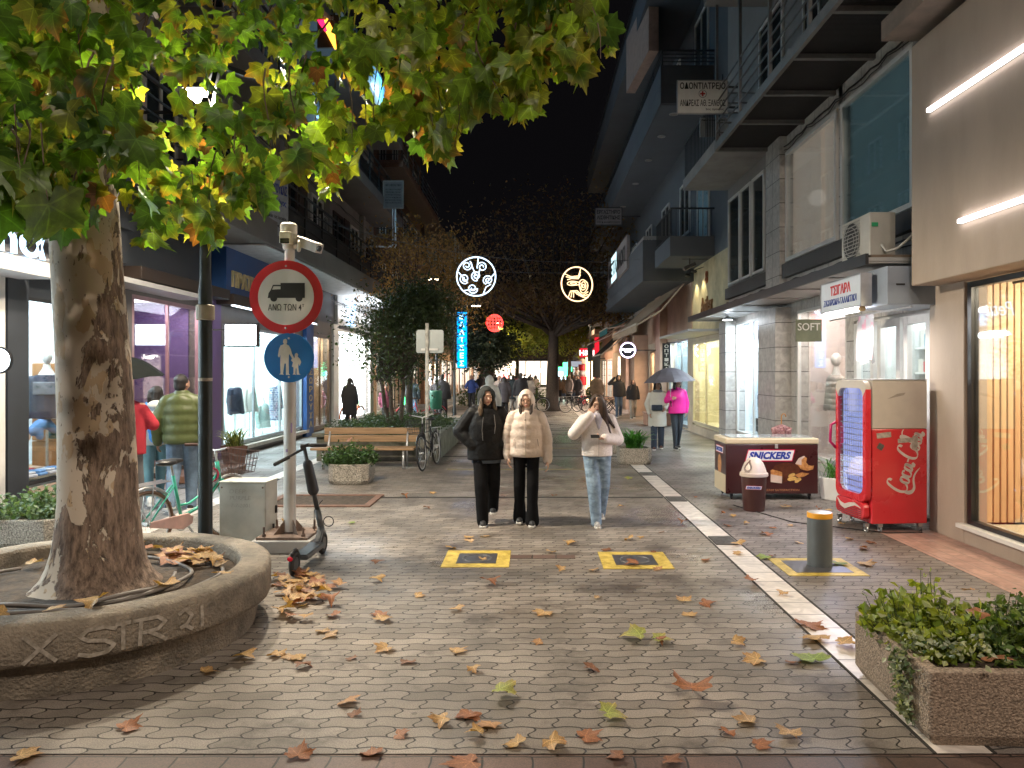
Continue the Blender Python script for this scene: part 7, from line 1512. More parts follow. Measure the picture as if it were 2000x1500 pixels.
# --- red drinks fridge
fr = thing('drinks_fridge', 'tall red and cream Coca-Cola drinks fridge with lit glass door', 'fridge', (4.08, 8.98, 0), R(5))
cred = M('coke_red', (.62, .025, .035), .28, 0, .06, 1.2, coat=.3); ccream = M('coke_cream', (.52, .46, .40), .4, 0, .08, 2)
x0, x1, hh = -.26, .40, .36     # cabinet x from door plane to back, y half width
mb = MB(); mb.box(x0, x1, -hh, hh, .10, 1.18); mb.build('body', cred, fr, bevel=.012)
mb = MB(); mb.box(x0, x1, -hh, hh, 1.182, 1.735); mb.build('top', ccream, fr, bevel=.012)
mb = MB(); mb.box(x0 - .004, x1 + .004, -hh - .004, hh + .004, 1.736, 1.745); mb.build('roof', M('roof_grey', (.2, .19, .18), .5), fr)
# door: thick slab with rounded outline and an oblong window
def rrect(y0, y1, z0, z1, rr, n=6):
    P = []
    for (cy, cz, a0) in ((y1 - rr, z1 - rr, 0), (y0 + rr, z1 - rr, 90), (y0 + rr, z0 + rr, 180), (y1 - rr, z0 + rr, 270)):
        for k in range(n + 1): P.append((cy + rr * math.cos(R(a0 + 90 * k / n)), cz + rr * math.sin(R(a0 + 90 * k / n))))
    return P
out_ = rrect(-hh, hh, .34, 1.73, .1); in_ = rrect(-hh + .075, hh - .075, .42, 1.64, .1); n = len(out_); xd = x0 - .07; mb = MB()
V = [(x0 - .012, y, z) for y, z in out_] + [(xd + .02, y, z) for y, z in out_] + [(xd, y * .97, z) for y, z in out_] + [(xd, y, z) for y, z in in_] + [(xd + .05, y, z) for y, z in in_]
mb.add(V, [(j * n + k, (j + 1) * n + k, (j + 1) * n + (k + 1) % n, j * n + (k + 1) % n) for j in range(4) for k in range(n)]); mb.m = [1 if sum(mb.v[i][2] for i in f) / len(f) > 1.30 else 0 for f in mb.f]
dr = mb.build('door', [cred, ccream], fr, smooth=True, auto=30)
mb = MB(); mb.add([(xd + .012, y, z) for y, z in in_], [tuple(range(n))]); mb.build('door_glass', GL('fridge_glass', (.9, .92, 1), .5), dr)
mb = MB(); mb.box(xd + .03, xd + .032, -hh + .08, -hh + .12, .46, 1.6); mb.build('led_column', EM('fridge_led', (.62, .66, 1), 2.5), dr)
mb = MB(); mb.add([(xd + .064, y, z) for y, z in in_], [tuple(range(n))]); mb.build('lit_interior', EM('fridge_inside', (.45, .52, 1.0), .75), fr)
mb = MB()
for k in range(17): z = .48 + k * .068; mb.box(xd + .025, xd + .06, -hh + .14, hh - .08, z, z + .008)
for k in range(9): y = -hh + .16 + k * .05; mb.box(xd + .02, xd + .024, y, y + .006, .46, 1.62)
mb.build('wire_rack', M('rack_white', (.5, .5, .6), .4), fr)
mb = MB(); mb.tube([(xd, hh - .02, 1.22), (xd - .06, hh - .01, 1.18), (xd - .07, hh - .01, .98), (xd, hh - .02, .9)], .018, 8); mb.build('handle', M('magenta_handle', (.5, .01, .12), .3), dr, smooth=True)
mb = MB(); mb.prism(rrect(-hh + .03, hh - .03, .14, .335, .07), (x0 - .01, 0, 0), (0, 1, 0), (0, 0, 1), (-.07, 0, 0)); mb.build('kick_panel', cred, fr, bevel=.01)
mb = MB(); [mb.box(x0 - .084, x0 - .081, -hh + .08, hh - .08, .155 + k * .022, .163 + k * .022) for k in range(5)]; mb.build('vent', ink, fr)
cw = M('coke_white', (.62, .55, .50), .4)
mb = MB(); mb.stroke([(-.28, .09), (-.2, .03), (-.1, .01), (.02, .05), (.14, .075), (.27, .05)], [.01, .05, .06, .05, .035, .008], (x0 - .0855, 0, .22), (0, -1, 0), (0, 0, 1), (0, 0, 0)); mb.build('wave', cw, fr)
# script lettering running up the side: strokes in text space (x along the word, y up)
def bez(*P):
    out = []; n = 9
    for i in range(0, len(P) - 1, 3):
        a, b_, c_, d_ = P[i:i + 4]
        for k in range(n + (i + 4 >= len(P))): t = k / n; out.append(tuple((1 - t) ** 3 * a[j] + 3 * (1 - t) ** 2 * t * b_[j] + 3 * (1 - t) * t * t * c_[j] + t ** 3 * d_[j] for j in (0, 1)))
    return out
def wv(pts, lo=.035, hi=.1):   # thicker on the down strokes
    ws = []
    for i in range(len(pts)): a = pts[max(0, i - 1)]; b_ = pts[min(len(pts) - 1, i + 1)]; dx, dy = b_[0] - a[0], b_[1] - a[1]; l = math.hypot(dx, dy) or 1; ws.append(lo + (hi - lo) * abs(dy / l) ** 1.2)
    return ws
def C_(x, k=1.0): return bez((x + .62 * k, 1.12), (x + .75 * k, 1.35), (x + .5 * k, 1.5), (x + .3 * k, 1.2), (x + .05 * k, .8), (x - .12 * k, .35), (x + .02 * k, .1), (x + .12 * k, -.06), (x + .4 * k, .0), (x + .62 * k, .3))
def o_(x): return bez((x + .3, .62), (x + .1, .7), (x - .05, .3), (x + .03, .08), (x + .12, -.08), (x + .35, .15), (x + .38, .42), (x + .4, .6), (x + .25, .7), (x + .15, .5))
def c_(x): return bez((x + .36, .5), (x + .36, .68), (x + .1, .7), (x + .03, .3), (x - .03, -.02), (x + .2, -.05), (x + .42, .22))
def a_(x): return bez((x + .34, .52), (x + .2, .75), (x - .02, .4), (x + .02, .12), (x + .08, -.08), (x + .3, .2), (x + .42, .62), (x + .36, .3), (x + .3, .02), (x + .4, .0), (x + .46, .02), (x + .5, .12), (x + .55, .2))
def l_(x): return bez((x, .2), (x + .3, .6), (x + .5, 1.2), (x + .38, 1.4), (x + .25, 1.5), (x + .1, .6), (x + .12, .2), (x + .14, -.05), (x + .3, .0), (x + .4, .2))
letters = [C_(0), o_(.58), c_(1.0), a_(1.42), [(1.98, .5), (2.2, .5)], C_(2.3), o_(2.88), l_(3.2), a_(3.55)]
swash = bez((.1, .05), (.3, -.35), (.0, -.5), (-.2, -.2), (.1, -.75), (.9, -.5), (1.5, -.38), (2.0, -.28), (2.3, -.5), (2.6, -.35))
mb = MB(); SC = .168; O_ = Vector((.15, -hh - .002, .46))
def stk(p, w0): mb.stroke([(q[0] * .98, q[1]) for q in p], [x_ for x_ in w0], O_, Vector((.055, 0, SC)) , Vector((-SC * 1.12, 0, .035)), (0, 0, 0))
for i, p in enumerate(letters): stk(p, wv(p, .05, .17) if i != 4 else [.1, .1])
p = bez((.0, .1), (-.1, -.3), (.2, -.5), (.6, -.3), (1.0, -.1), (1.3, -.1), (1.75, -.35)); stk(p, [.16, .22, .26, .26, .24, .2, .18, .16, .14, .13, .12, .12, .12, .11, .1, .1, .09, .06, .03][:len(p)] + [.03] * max(0, len(p) - 19))
p = bez((3.2, 1.25), (3.5, 1.1), (3.7, 1.5), (4.05, 1.35)); stk(p, wv(p, .06, .1))
mb.build('script_lettering', cw, fr)
mb = MB(); mb.obox((-.12, -hh - .003, 1.11), (.17, .003, .06), (0, R(-6), 0)); mb.obox((.14, -hh - .003, 1.05), (.19, .003, .05), (0, R(-5), 0)); mb.obox((.25, -hh - .005, 1.02), (.065, .003, .16), (0, R(3), 0)); mb.build('torn_tape', M('torn_tape', (.38, .33, .28), .8, 0, .3, 25), fr)
mb = MB(); mb.obox((-.16, -hh - .003, .98), (.07, .003, .07), (0, R(30), 0)); mb.build('dark_sticker', M('dark_sticker', (.09, .07, .06), .7, 0, .5, 40), fr)
mb = MB(); mb.prism([(0, 0), (.2, .045), (.22, .075), (.12, .06)], (-.08, -hh - .0005, 1.52), (1, 0, 0), (0, 0, 1), (0, -.001, 0)); mb.build('scratch', M('scratch_grey', (.3, .26, .22), .7), fr)
for x in (x0 - .04, x0 + .12, x1 - .06):
    for y in (-hh + .05, hh - .05):
        mb = MB(); mb.torus((x, y, .035), .024, .012, (1, .2, 0), 14, 6); mb.box(x - .025, x + .025, y - .02, y + .02, .06, .1); mb.build('caster', metal_grey, fr)
mb = MB(); mb.tube([(x1, -.2, .1), (x1 - .1, -.42, .01), (x1 - .5, -.4, .008), (-.9, .3, .008), (-1.2, 1.5, .008)], .006, 5); mb.build('power_cord', black_plastic, fr)
L = lamp('fridge_glow', (xd - .1, 0, 1.1), 7, (.55, .6, 1), kind='AREA', rot=(0, R(90), 0), sx=.8, sy=.4); L.parent = fr
# --- cafe tables on the right
for k, (x, y, lb) in enumerate(((3.0, 31.5, 'small folding wooden table behind the couple on the right pavement'), (3.6, 34.0, 'second folding cafe table, nearer the wall'))):
    r = thing('cafe_table', lb, 'table', (x, y, 0), R(20 * k)); mb = MB(); mb.box(-.4, .4, -.3, .3, .7, .73); mb.build('table_top', M('cafe_wood', (.32, .17, .1), .5), r)
    mb = MB(); [(mb.bar((-.35, yy, 0), (.35, yy, .7), .03), mb.bar((.35, yy, 0), (-.35, yy, .7), .03)) for yy in (-.22, .22)]; mb.build('leg', blackf, r)
r = thing('wooden_crate', 'low wooden platform box beside the cafe wall', 'crate', (4.3, 26.2, 0)); mb = MB(); mb.box(-.4, .4, -.5, .5, .02, .42); mb.box(-.44, .44, -.54, .54, .421, .46); mb.build('box', M('crate_wood', (.22, .12, .08), .6, 0, .2, 4), r, bevel=.01)
r = thing('wooden_ramp', 'low wooden ramp plank outside the purple and blue shops', 'ramp', (-5.65, 13.1, 0)); mb = MB(); mb.box(-.45, .4, -.8, .8, .02, .14); mb.build('board', M('ramp_wood', (.13, .065, .04), .6, 0, .2, 4), r, bevel=.01)
r = thing('door_mat', 'grey-blue ribbed mat laid across the left pavement', 'mat', (-5.0, 12.4, 0)); mb = MB(); mb.box(-.7, .7, -.5, .5, .004, .016); mb.build('mat', M('mat_grey', (.05, .06, .075), .8, 0, .2, 60, bump=.4), r)
# ---------------------------------------------------------------- fallen leaves, each its own object
FL = LEAFM('dry_leaf', .62, .12)
dry = [((.36, .20, .09), (.30, .13, .05)), ((.26, .105, .045), (.2, .07, .03)), ((.42, .27, .12), (.3, .14, .05)), ((.38, .24, .09), (.32, .16, .05)), ((.18, .075, .035), (.12, .05, .03)), ((.40, .27, .15), (.3, .17, .08))]
grn = [((.17, .24, .05), (.24, .24, .06)), ((.25, .28, .07), (.33, .22, .07))]
protos = []
def leafmesh(c, ct, curl, fold, droop, seed):
    vs, fs, uv = leaf_geo(curl, fold, droop, seed, .06); V = list(vs); me = bpy.data.meshes.new('fallen_leaf'); F = list(fs)
    n = len(V); V += [(-.008, 0, .0), (.008, 0, 0), (.03, -.45, .06), (.02, -.45, .06)]; F.append((n, n + 1, n + 2, n + 3)); uv = list(uv) + [(9, 9)] * 4
    zmin = min(v[2] for v in V); V = [(v[0], v[1], v[2] - zmin) for v in V]
    me.from_pydata(V, [], F); ul = me.uv_layers.new(name='UVMap'); cl = []
    for f in F:
        for i in f: x, y = uv[i]; r_ = min(1, math.hypot(x, y)); t = max(0, (r_ - .4) * 1.6); cl.append([c[k] * (1 - t) + ct[k] * t for k in range(3)])
    ul.data.foreach_set('uv', [a for f in F for i in f for a in uv[i]]); ca = me.color_attributes.new('leafcol', 'FLOAT_COLOR', 'CORNER'); ca.data.foreach_set('color', [a for x in cl for a in (*x, 1)])
    me.polygons.foreach_set('use_smooth', [True] * len(F)); me.materials.append(FL); me.update(); return me
random.seed(31)
DM = [leafmesh(*dry[k % 6], random.choice((-1, 1)) * random.uniform(.12, .42), random.uniform(-.1, .5), random.uniform(-.25, .4), k) for k in range(24)]
GM = [leafmesh(*grn[k % 2], random.uniform(-.2, .25), random.uniform(.1, .4), random.uniform(-.1, .3), 90 + k) for k in range(5)]
def put(me, x, y, z, sz, label, group, tilt=.25, rz=None):
    o = bpy.data.objects.new('fallen_leaf', me); col.objects.link(o); o.location = (x, y, z); o.scale = (sz, sz, sz * random.choice((.3, .45, .6, .8))); o.rotation_euler = (random.gauss(0, tilt * .6), random.gauss(0, tilt * .6), random.uniform(0, 6.28) if rz is None else rz)
    return tag(o, label, 'leaf', group)
G0 = 'fallen plane leaves on the paving'
# the larger leaves one can point to
big = [(470, 1290, .19, 3, 'yellow-brown upright leaf on the paving below the tree bed'), (735, 1135, .16, 3, 'yellow leaf with a raised lobe between scooter and left manhole plate'), (650, 1180, .17, 1, 'red-brown leaf at the right edge of the leaf heap'), (955, 1142, .2, 1, 'large reddish leaf lying below the left manhole plate'),
    (1063, 1197, .19, 2, 'tan leaf lying alone in the middle of the paving'), (745, 1200, .17, 1, 'curled brown leaf above a tan one, left of centre'), (745, 1215, .17, 2, 'flat tan leaf under the curled brown one'), (650, 1240, .2, 5, 'pale tan leaf on the paving right of the bed'), (755, 1268, .17, 2, 'tan leaf left of centre, in line with the green leaf'),
    (868, 1410, .15, 2, 'crumpled upright tan leaf near the lower middle'), (1350, 1370, .26, 1, 'large brown leaf near the lower right paving'), (1075, 1455, .16, 2, 'folded tan leaf at the bottom centre'), (1143, 1442, .16, 1, 'tan-brown leaf just right of the folded one at the bottom'), (920, 1492, .24, 1, 'wide brown leaf lying on the brown border row'), (1210, 1480, .12, 4, 'dark brown leaf on the lower border, right of centre'), (1305, 1490, .14, 4, 'dark curled leaf on the lower border row at the right'),
    (1160, 1308, .13, 4, 'small dark brown curled leaf right of centre'), (1375, 1180, .17, 1, 'long brown leaf near the right manhole plate'), (1335, 1175, .15, 2, 'tan leaf touching the long brown one'), (1345, 1203, .14, 2, 'small tan leaf beside the wet paving'), (1240, 1105, .18, 1, 'crumpled leaf on the edge of the right manhole frame'), (1500, 1045, .17, 1, 'upright orange-brown leaf beyond the bollard'),
    (1440, 1065, .17, 2, 'pale orange leaf on the marble strip by the drain'), (1445, 1082, .15, 2, 'flat orange leaf on the marble strip below the drain'), (1375, 1095, .14, 1, 'bright brown leaf left of the marble strip'), (1465, 1140, .15, 1, 'curled dark orange leaf at the edge of the marble strip'), (1530, 1162, .13, 2, 'small crumpled leaf on the marble strip'), (1690, 1105, .19, 2, 'pale orange leaf right of the bollard'),
    (1575, 1225, .26, 1, 'large upright rust-brown leaf against the marble strip'), (1600, 1255, .24, 3, 'ochre leaf propped beside the rust-brown one'), (1645, 1262, .22, 3, 'big yellow leaf on the marble strip at the planter corner'), (1480, 1290, .19, 2, 'brown leaf on the wet paving left of the planter'), (590, 1303, .13, 4, 'small dark red leaf on the left paving'), (245, 1425, .15, 1, 'brown leaf at the lower left'), (40, 1478, .16, 2, 'tan leaf in the bottom left corner'), (30, 1360, .15, 4, 'curled dark leaf against the bed wall, far left'),
    (545, 1280, .14, 2, 'pale orange leaf right of the upright yellow-brown one'), (400, 1318, .14, 2, 'small tan leaf near the bed foot, left'), (890, 1192, .13, 2, 'small peach leaf in the middle distance'), (815, 1165, .12, 2, 'small tan leaf left of the peach one'), (1100, 1113, .13, 2, 'tan leaf right of the brick path'), (1160, 1115, .12, 2, 'small tan leaf between the two manhole plates'), (740, 1098, .15, 4, 'leaf below and left of the left manhole frame')]
for (px, py, sz, ci, lb) in big:
    x, y = gd(px, py); put(random.choice([m for k, m in enumerate(DM) if k % 6 == ci]), x, y, .006, sz * .62, lb, None, .18)
for (px, py, sz, lb) in ((1250, 1250, .22, 'big green leaf lying on the paving right of centre'), (1285, 1255, .17, 'smaller green leaf overlapping the big green one'), (975, 1362, .19, 'yellow-green leaf with a brown tip, lower middle'), (1185, 1405, .18, 'green and tan leaf near the lower right'), (1590, 1295, .24, 'pale yellow-green leaf with a long stalk left of the planter'), (1495, 1090, .16, 'green leaf lying by the marble strip at the bollard'), (1230, 935, .16, 'bright yellow leaf beyond the girl in white'), (690, 1022, .12, 'yellow-green leaf beyond the scooter'), (1640, 1105, .17, 'green-yellow leaf against the bollard frame')):
    x, y = gd(px, py); put(random.choice(GM), x, y, .006, sz * .68, lb, None, .12)
# scattered ones
for k in range(62):
    px = random.uniform(560, 1560); py = random.choice([random.uniform(960, 1120), random.uniform(1000, 1480)]); x, y = gd(px, py)
    if 1.9 < x < 3.1 and y < 4.8 or (x < -1.9 and y < 6.6) : continue
    if abs(y - 9.0) < .5 and -1 < x < 1.2: continue
    put(random.choice(DM), x, y, .005, random.uniform(.05, .1), 'small dry leaf scattered on the paving', G0, .2)
for k in range(14): put(random.choice(DM), random.uniform(2.3, 4), random.uniform(7.6, 10.5), .005, random.uniform(.05, .09), 'small dry leaf on the right-hand pavement', 'dry leaves on the right pavement', .2)
for k in range(62):
    px = random.gauss(590, 32); py = 1125 + abs(random.gauss(0, 36)); x, y = gd(px, py)
    if math.hypot(x - PCX, y - PCY) < 1.2: continue
    put(random.choice(DM), x, y, random.uniform(.004, .04), random.uniform(.065, .115), 'brown leaf in the heap between the tree bed and the scooter', 'heap of leaves by the bed', .35)
for k in range(34):
    a = R(random.gauss(62, 18)); q = random.uniform(.6, .95); put(random.choice(DM), PCX + q * math.cos(a), PCY + q * math.sin(a), .37 + random.uniform(0, .04), random.uniform(.08, .13), 'orange-brown leaf heaped on the soil behind the trunk', 'leaves heaped inside the bed', .35)
for (a, q, sz, lb) in ((-98, .93, .17, 'pale yellow leaf on the soil at the front rim'), (-70, .97, .13, 'curled orange leaf on the front rim'), (-55, 1.0, .15, 'brown leaf leaning on the front rim'), (-20, .75, .14, 'tan leaf on the soil right of the trunk'), (150, .7, .13, 'tan leaf on the soil left of the trunk'), (-5, 1.02, .12, 'narrow curled leaf on the right rim'), (-84, .98, .12, 'small leaf by the pale yellow one on the rim')):
    put(random.choice(DM), PCX + q * math.cos(R(a)), PCY + q * math.sin(R(a)), .38 if q < .97 else .44, sz * .8, lb, None, .25)
for (x, y, z, sz, g, lb) in ((2.5, 4.3, .58, .07, 0, 'bright orange leaf caught on top of the planter plants'), (2.45, 4.15, .5, .09, 0, 'dark brown leaf stuck among the planter plants'), (2.3, 3.78, .39, .11, 0, 'large tan leaf lying on the planter front edge'), (2.48, 3.78, .41, .09, 1, 'light green leaf on the planter front edge'), (-3.0, 12.45, .72, .09, 0, 'orange leaf on the bush in the octagonal planter')):
    put(random.choice(GM if g else DM), x, y, z, sz, lb, None, .5)
# ================================================================= PEOPLE
def skinm(name, c): return M(name, c, .5, 0, .05, 20, spec=.4)
skA = skinm('skin_light', (.60, .37, .27)); skB = skinm('skin_warm', (.42, .24, .17)); eyem = M('eye_dark', (.02, .014, .012), .25); lipm = M('lips', (.36, .11, .09), .45); browm = M('brow', (.16, .09, .06), .8)
def hairm(name, c, c2=None): return M(name, c, .42, .0, .35, 14, st=(3, 3, .25), bump=.6, bs=60, c2=c2)
hbr = hairm('hair_brown', (.022, .011, .007), (.075, .04, .022)); hdk = hairm('hair_dark', (.012, .009, .008)); hbl = hairm('hair_blondish', (.05, .03, .018), (.17, .11, .06)); hgy = hairm('hair_grey', (.3, .28, .26))
denim = M('denim', (.16, .24, .34), .85, 0, .25, 9, bump=.9, bs=11, st=(1, 1, 1.8), c2=(.27, .37, .48)); blackt = M('black_trousers', (.005, .005, .006), .85, 0, .3, 12, bump=.2, spec=.15); sole = M('shoe_sole', (.6, .58, .54), .6)
def V3(*a): return Vector(a)
def mixhead(mb, c, Mh, k=1.0):
    T0_ = mb.T; mb.T = Matrix.Translation(c) @ Mh.to_4x4() @ Matrix.Scale(k, 4)
    mb.ball((0, .012, .02), (.073, .09, .092), 16); mb.ball((0, -.022, -.045), (.052, .056, .062), 14); mb.ball((0, -.05, -.085), (.022, .02, .018), 8)
    mb.cap((0, -.083, .012), (0, -.103, -.022), .007, .012, 8); mb.ball((0, -.083, -.053), (.021, .01, .009), 8)
    for s_ in (-1, 1): mb.ball((s_ * .074, .012, -.01), (.01, .02, .03), 8); mb.ball((s_ * .031, -.066, -.024), (.024, .018, .026), 8); mb.ball((s_ * .031, -.07, .012), (.02, .014, .018), 8)
    mb.ball((0, -.078, .032), (.045, .012, .014), 8); mb.T = T0_
def hand(mb, w, d, pn, thumb, curl=.35, k=1.0, fingers=True):
    d = Vector(d).normalized(); pn = Vector(pn); pn = (pn - d * pn.dot(d)).normalized(); sd = d.cross(pn) * thumb
    if not fingers: mb.cap(w, Vector(w) + d * .09, .026, .024, 8); return
    w = Vector(w)
    for i, (o, L_) in enumerate(((.027, .070), (.009, .078), (-.009, .072), (-.026, .058))):
        kn = w + d * .078 * k + sd * o * k; mb.cap(w + sd * o * .5 * k, kn, .014 * k, .0115 * k, 8); p = kn; dd = d
        for j in range(3):
            a = curl * (1 + .25 * j) * (1 + .12 * i); dd = (dd * math.cos(a) + pn * math.sin(a)).normalized() if j or curl > .5 else (dd * math.cos(a * .6) + pn * math.sin(a * .6)).normalized()
            q = p + dd * L_ * (.44, .32, .26)[j] * k; mb.cap(p, q, (.0098 - .001 * j) * k, (.009 - .001 * j) * k, 8); p = q; pn2 = pn
    t0 = w + d * .02 * k + sd * .022 * k; t1 = t0 + (d * .55 + sd * .6 + pn * .3).normalized() * .04 * k; t2 = t1 + (d * .85 + sd * .1 + pn * .45).normalized() * .034 * k
    mb.cap(t0, t1, .015 * k, .012 * k, 8); mb.cap(t1, t2, .0115 * k, .0095 * k, 8)
def person(label, loc, face=0, h=1.65, sk=None, hair=None, hairstyle='short', jacket=None, jlen=.60, jw=.205, jd=.135, puff=0, sleeve=.062, trousers=None, tw=(.088, .062, .055), shoes=None, armL=None, armR=None, legL=(.09, 0, 0), legR=(-.09, 0, 0), yaw=0, pitch=0, hood=None, vox=.03, fingers=False, crv=(.35, .35), dL=None, dR=None, pL=None, pR=None, zl=None, coatflare=0, group=None, lean=0, extra=None):
    """local frame: feet at 0, facing -y; L is the +x side"""
    r = thing('person', label, 'person', loc, R(face), group); k = h / 1.65; r.scale = (k, k, k); sk = sk or skA
    armL = armL or ((.235, .02, 1.09), (.25, -.05, .85)); armR = armR or ((-.235, .02, 1.09), (-.25, -.05, .85))
    lz = lean; hc = V3(0, -.015 - lz, 1.535); Mh = Euler((R(pitch), 0, R(yaw))).to_matrix(); near = vox < .012
    shL, shR = V3(.165, -lz * .8, 1.355), V3(-.165, -lz * .8, 1.355)
    def leg(sd_, L_):   # L_: (x, y of ankle, lift)
        an = V3(L_[0], L_[1], .085 + L_[2]); hp = V3(.085 * sd_, 0, .88); kn = hp.lerp(an, .52) + V3(.0, -.045 - (.06 if L_[2] > .02 else 0), 0.01); return hp, kn, an
    hpL, knL, anL = leg(1, legL); hpR, knR, anR = leg(-1, legR)
    mb = MB(); mixhead(mb, hc, Mh)
    mb.cap(hc + V3(0, .02, -.07), V3(0, .01 - lz * .8, 1.36), .046, .052, 12)
    mb.chain([V3(0, -lz * .7, 1.30), V3(0, -lz * .4, 1.1), V3(0, 0, .93)], [.10, .095, .105], 12); mb.cap(shL, shR, .055, .055)
    for (sh, (el, wr), dd, pp, th, cv) in ((shL, armL, dL, pL, -1, crv[0]), (shR, armR, dR, pR, 1, crv[1])):
        mb.chain([sh, V3(*el), V3(*wr)], [.048, .038, .026], 10); ddv = dd or (V3(*wr) - V3(*el)); ppv = pp or (-.9 * th * -1, 0, 0) if False else (pp or ((-1, 0, 0) if th < 0 else (1, 0, 0)))
        hand(mb, V3(*wr), ddv, ppv, th, cv, 1.0, fingers)
    for hp, kn, an in ((hpL, knL, anL), (hpR, knR, anR)): mb.chain([hp, kn, an], [.072, .048, .034], 10); mb.cap(an + V3(0, 0, -.012), an + V3(0, -.1, -.055), .028, .02)
    me = organic(mb, vox, 3); o = place(me, 'body', [sk, eyem, lipm, browm], r); Mi = Mh.inverted()
    if near:
        for p in me.polygons:
            q = Mi @ (p.center - hc)
            if q.y < -.045 and q.z > -.13:
                ax_ = abs(q.x)
                if ((ax_ - .030) / .011) ** 2 + ((q.z - .006) / .0055) ** 2 < 1: p.material_index = 1
                elif ((ax_ - .032) / .018) ** 2 + ((q.z - .031) / .0032) ** 2 < 1: p.material_index = 3
                elif (q.x / .022) ** 2 + ((q.z + .053) / .0085) ** 2 < 1: p.material_index = 2
    # trousers
    if trousers:
        mb = MB(); mb.rings([(0, 0, .84, .15, .115), (0, 0, .92, .158, .12), (0, 0, 1.0, .145, .11)], 14); tz = .11
        for sd_, hp, kn, an in ((1, hpL, knL, anL), (-1, hpR, knR, anR)):
            an2 = an + V3(0, .0, -.028); pts = [hp + V3(0, 0, .02), hp.lerp(kn, .5), kn, kn.lerp(an2, .5), an2 + V3(0, .005, -.01)]; rs = [tw[0] * 1.02, tw[0] * .92, (tw[0] + tw[1]) / 2, tw[1], tw[2]]
            mb.chain(pts, rs, 12)
        place(organic(mb, max(vox, .011), 3), 'trousers', trousers, r)
    # shoes
    shm = shoes or M('dark_shoe', (.02, .02, .022), .5)
    for sd_, an, L_ in ((1, anL, legL), (-1, anR, legR)):
        mb = MB(); f0 = an + V3(0, .03, -.04); f1 = an + V3(0, -.13, -.052); up = V3(0, 0, 0)
        mb.cap(f0, f1, .042, .036, 12); mb.cap(an + V3(0, .01, .0), f0, .046, .044, 10); me2 = organic(mb, max(.010, vox * .6), 2)
        o = place(me2, 'shoe', shm, r)
        mb = MB(); mb.prism([(-.036, -.045 - .0), (-.044, -.12), (-.025, -.175), (.025, -.175), (.044, -.12), (.036, -.045), (.042, .05), (.0, .078), (-.042, .05)], an + V3(0, 0, -.085), (1, 0, 0), (0, 1, 0), (0, 0, .026)); mb.build('sole', sole, o, bevel=.006)
    # jacket
    if jacket:
        mb = MB(); top = 1.40; z0 = top - jlen; rg = []; n = 26 if near else 14; nb = puff
        for i in range(n + 1):
            t = i / n; z = z0 + (top - z0) * t; sh = 1.0 if t < .62 else 1 - .30 * ((t - .62) / .38) ** 1.5; q = 1.0 + (.055 * abs(math.sin(PI * nb * t)) if nb else 0) - (.05 if nb and t < .02 else 0) + coatflare * (1 - t)
            if t > .93: sh *= .62 + .38 * (1 - (t - .93) / .07)
            rg.append((0, -lz * t * .9, z, jw * sh * q, jd * (1 if t < .7 else 1 - .22 * (t - .7) / .3) * q))
        mb.rings(rg, 24)
        mb.cap(shL + V3(-.03, 0, -.03), shR + V3(.03, 0, -.03), sleeve * 1.0, sleeve * 1.0); [mb.cap(V3(0, -lz * .8 + .005, 1.405), sh_ + V3(0, 0, -.015), .062, sleeve * .86) for sh_ in (shL, shR)]
        mb.rings([(0, .01 - lz * .9, 1.36, .10, .09), (0, .005 - lz * .9, 1.42, .082, .078), (0, -.0 - lz * .9, 1.46, .078, .074)], 14)
        for sh, (el, wr) in ((shL, armL), (shR, armR)):
            el = V3(*el); wr = V3(*wr); pts = []; rs = []; m_ = 9 if (near and nb) else 4
            for a, b_, ra, rb in ((sh + V3(0, 0, -.02), el, sleeve * .98, sleeve * 1.0), (el, wr, sleeve, sleeve * .76)):
                for j in range(m_ + 1): t = j / m_; pts.append(a.lerp(b_, t)); rs.append((ra + (rb - ra) * t) * (1 + (.09 * abs(math.sin(PI * t * 3)) if nb else 0)))
            mb.chain(pts, rs, 12)
        place(organic(mb, max(vox, .0095), 2 if nb else 4), 'jacket', jacket, r)
    if hair and not hood or (hair and hairstyle != 'short'):
        mb = MB(); mb.T = Matrix.Translation(hc) @ Mh.to_4x4()
        mb.ball((0, .026, .034), (.083, .088, .088), 14); mb.ball((0, .045, -.02), (.076, .062, .08), 12)
        if hairstyle == 'bob':
            for s_ in (-1, 1): mb.chain([(s_ * .065, -.01, .04), (s_ * .085, .0, -.04), (s_ * .08, .0, -.12)], [.03, .033, .03], 8)
            mb.ball((0, .055, -.08), (.085, .05, .08), 10)
        if hairstyle == 'long':
            for s_ in (-1, 1): mb.chain([(s_ * .055, -.03, .07), (s_ * .083, -.03, -.03), (s_ * .1, -.06, -.17), (s_ * .12, -.085, -.30)], [.022, .03, .036, .022], 8)
            mb.ball((0, .06, -.12), (.09, .05, .14), 10)
        if hairstyle == 'front':   # locks escaping a hood
            for s_, w_ in ((-1, 1), (1, 1)): mb.chain([(s_ * .062, -.045, .05), (s_ * .076, -.05, -.03), (s_ * .064, -.085, -.12), (s_ * .04, -.12, -.2)], [.012, .015, .024, .018], 8)
            mb.cap((0, -.1, -.165), (0, -.135, -.23), .03, .02)
        if hairstyle == 'side':
            mb.chain([(-.055, -.05, .06), (-.078, -.05, -.03), (-.095, -.08, -.14), (-.10, -.1, -.2)], [.014, .02, .032, .022], 8); mb.chain([(.06, -.04, .05), (.08, -.03, -.05), (.09, -.07, -.15)], [.02, .03, .035], 8)
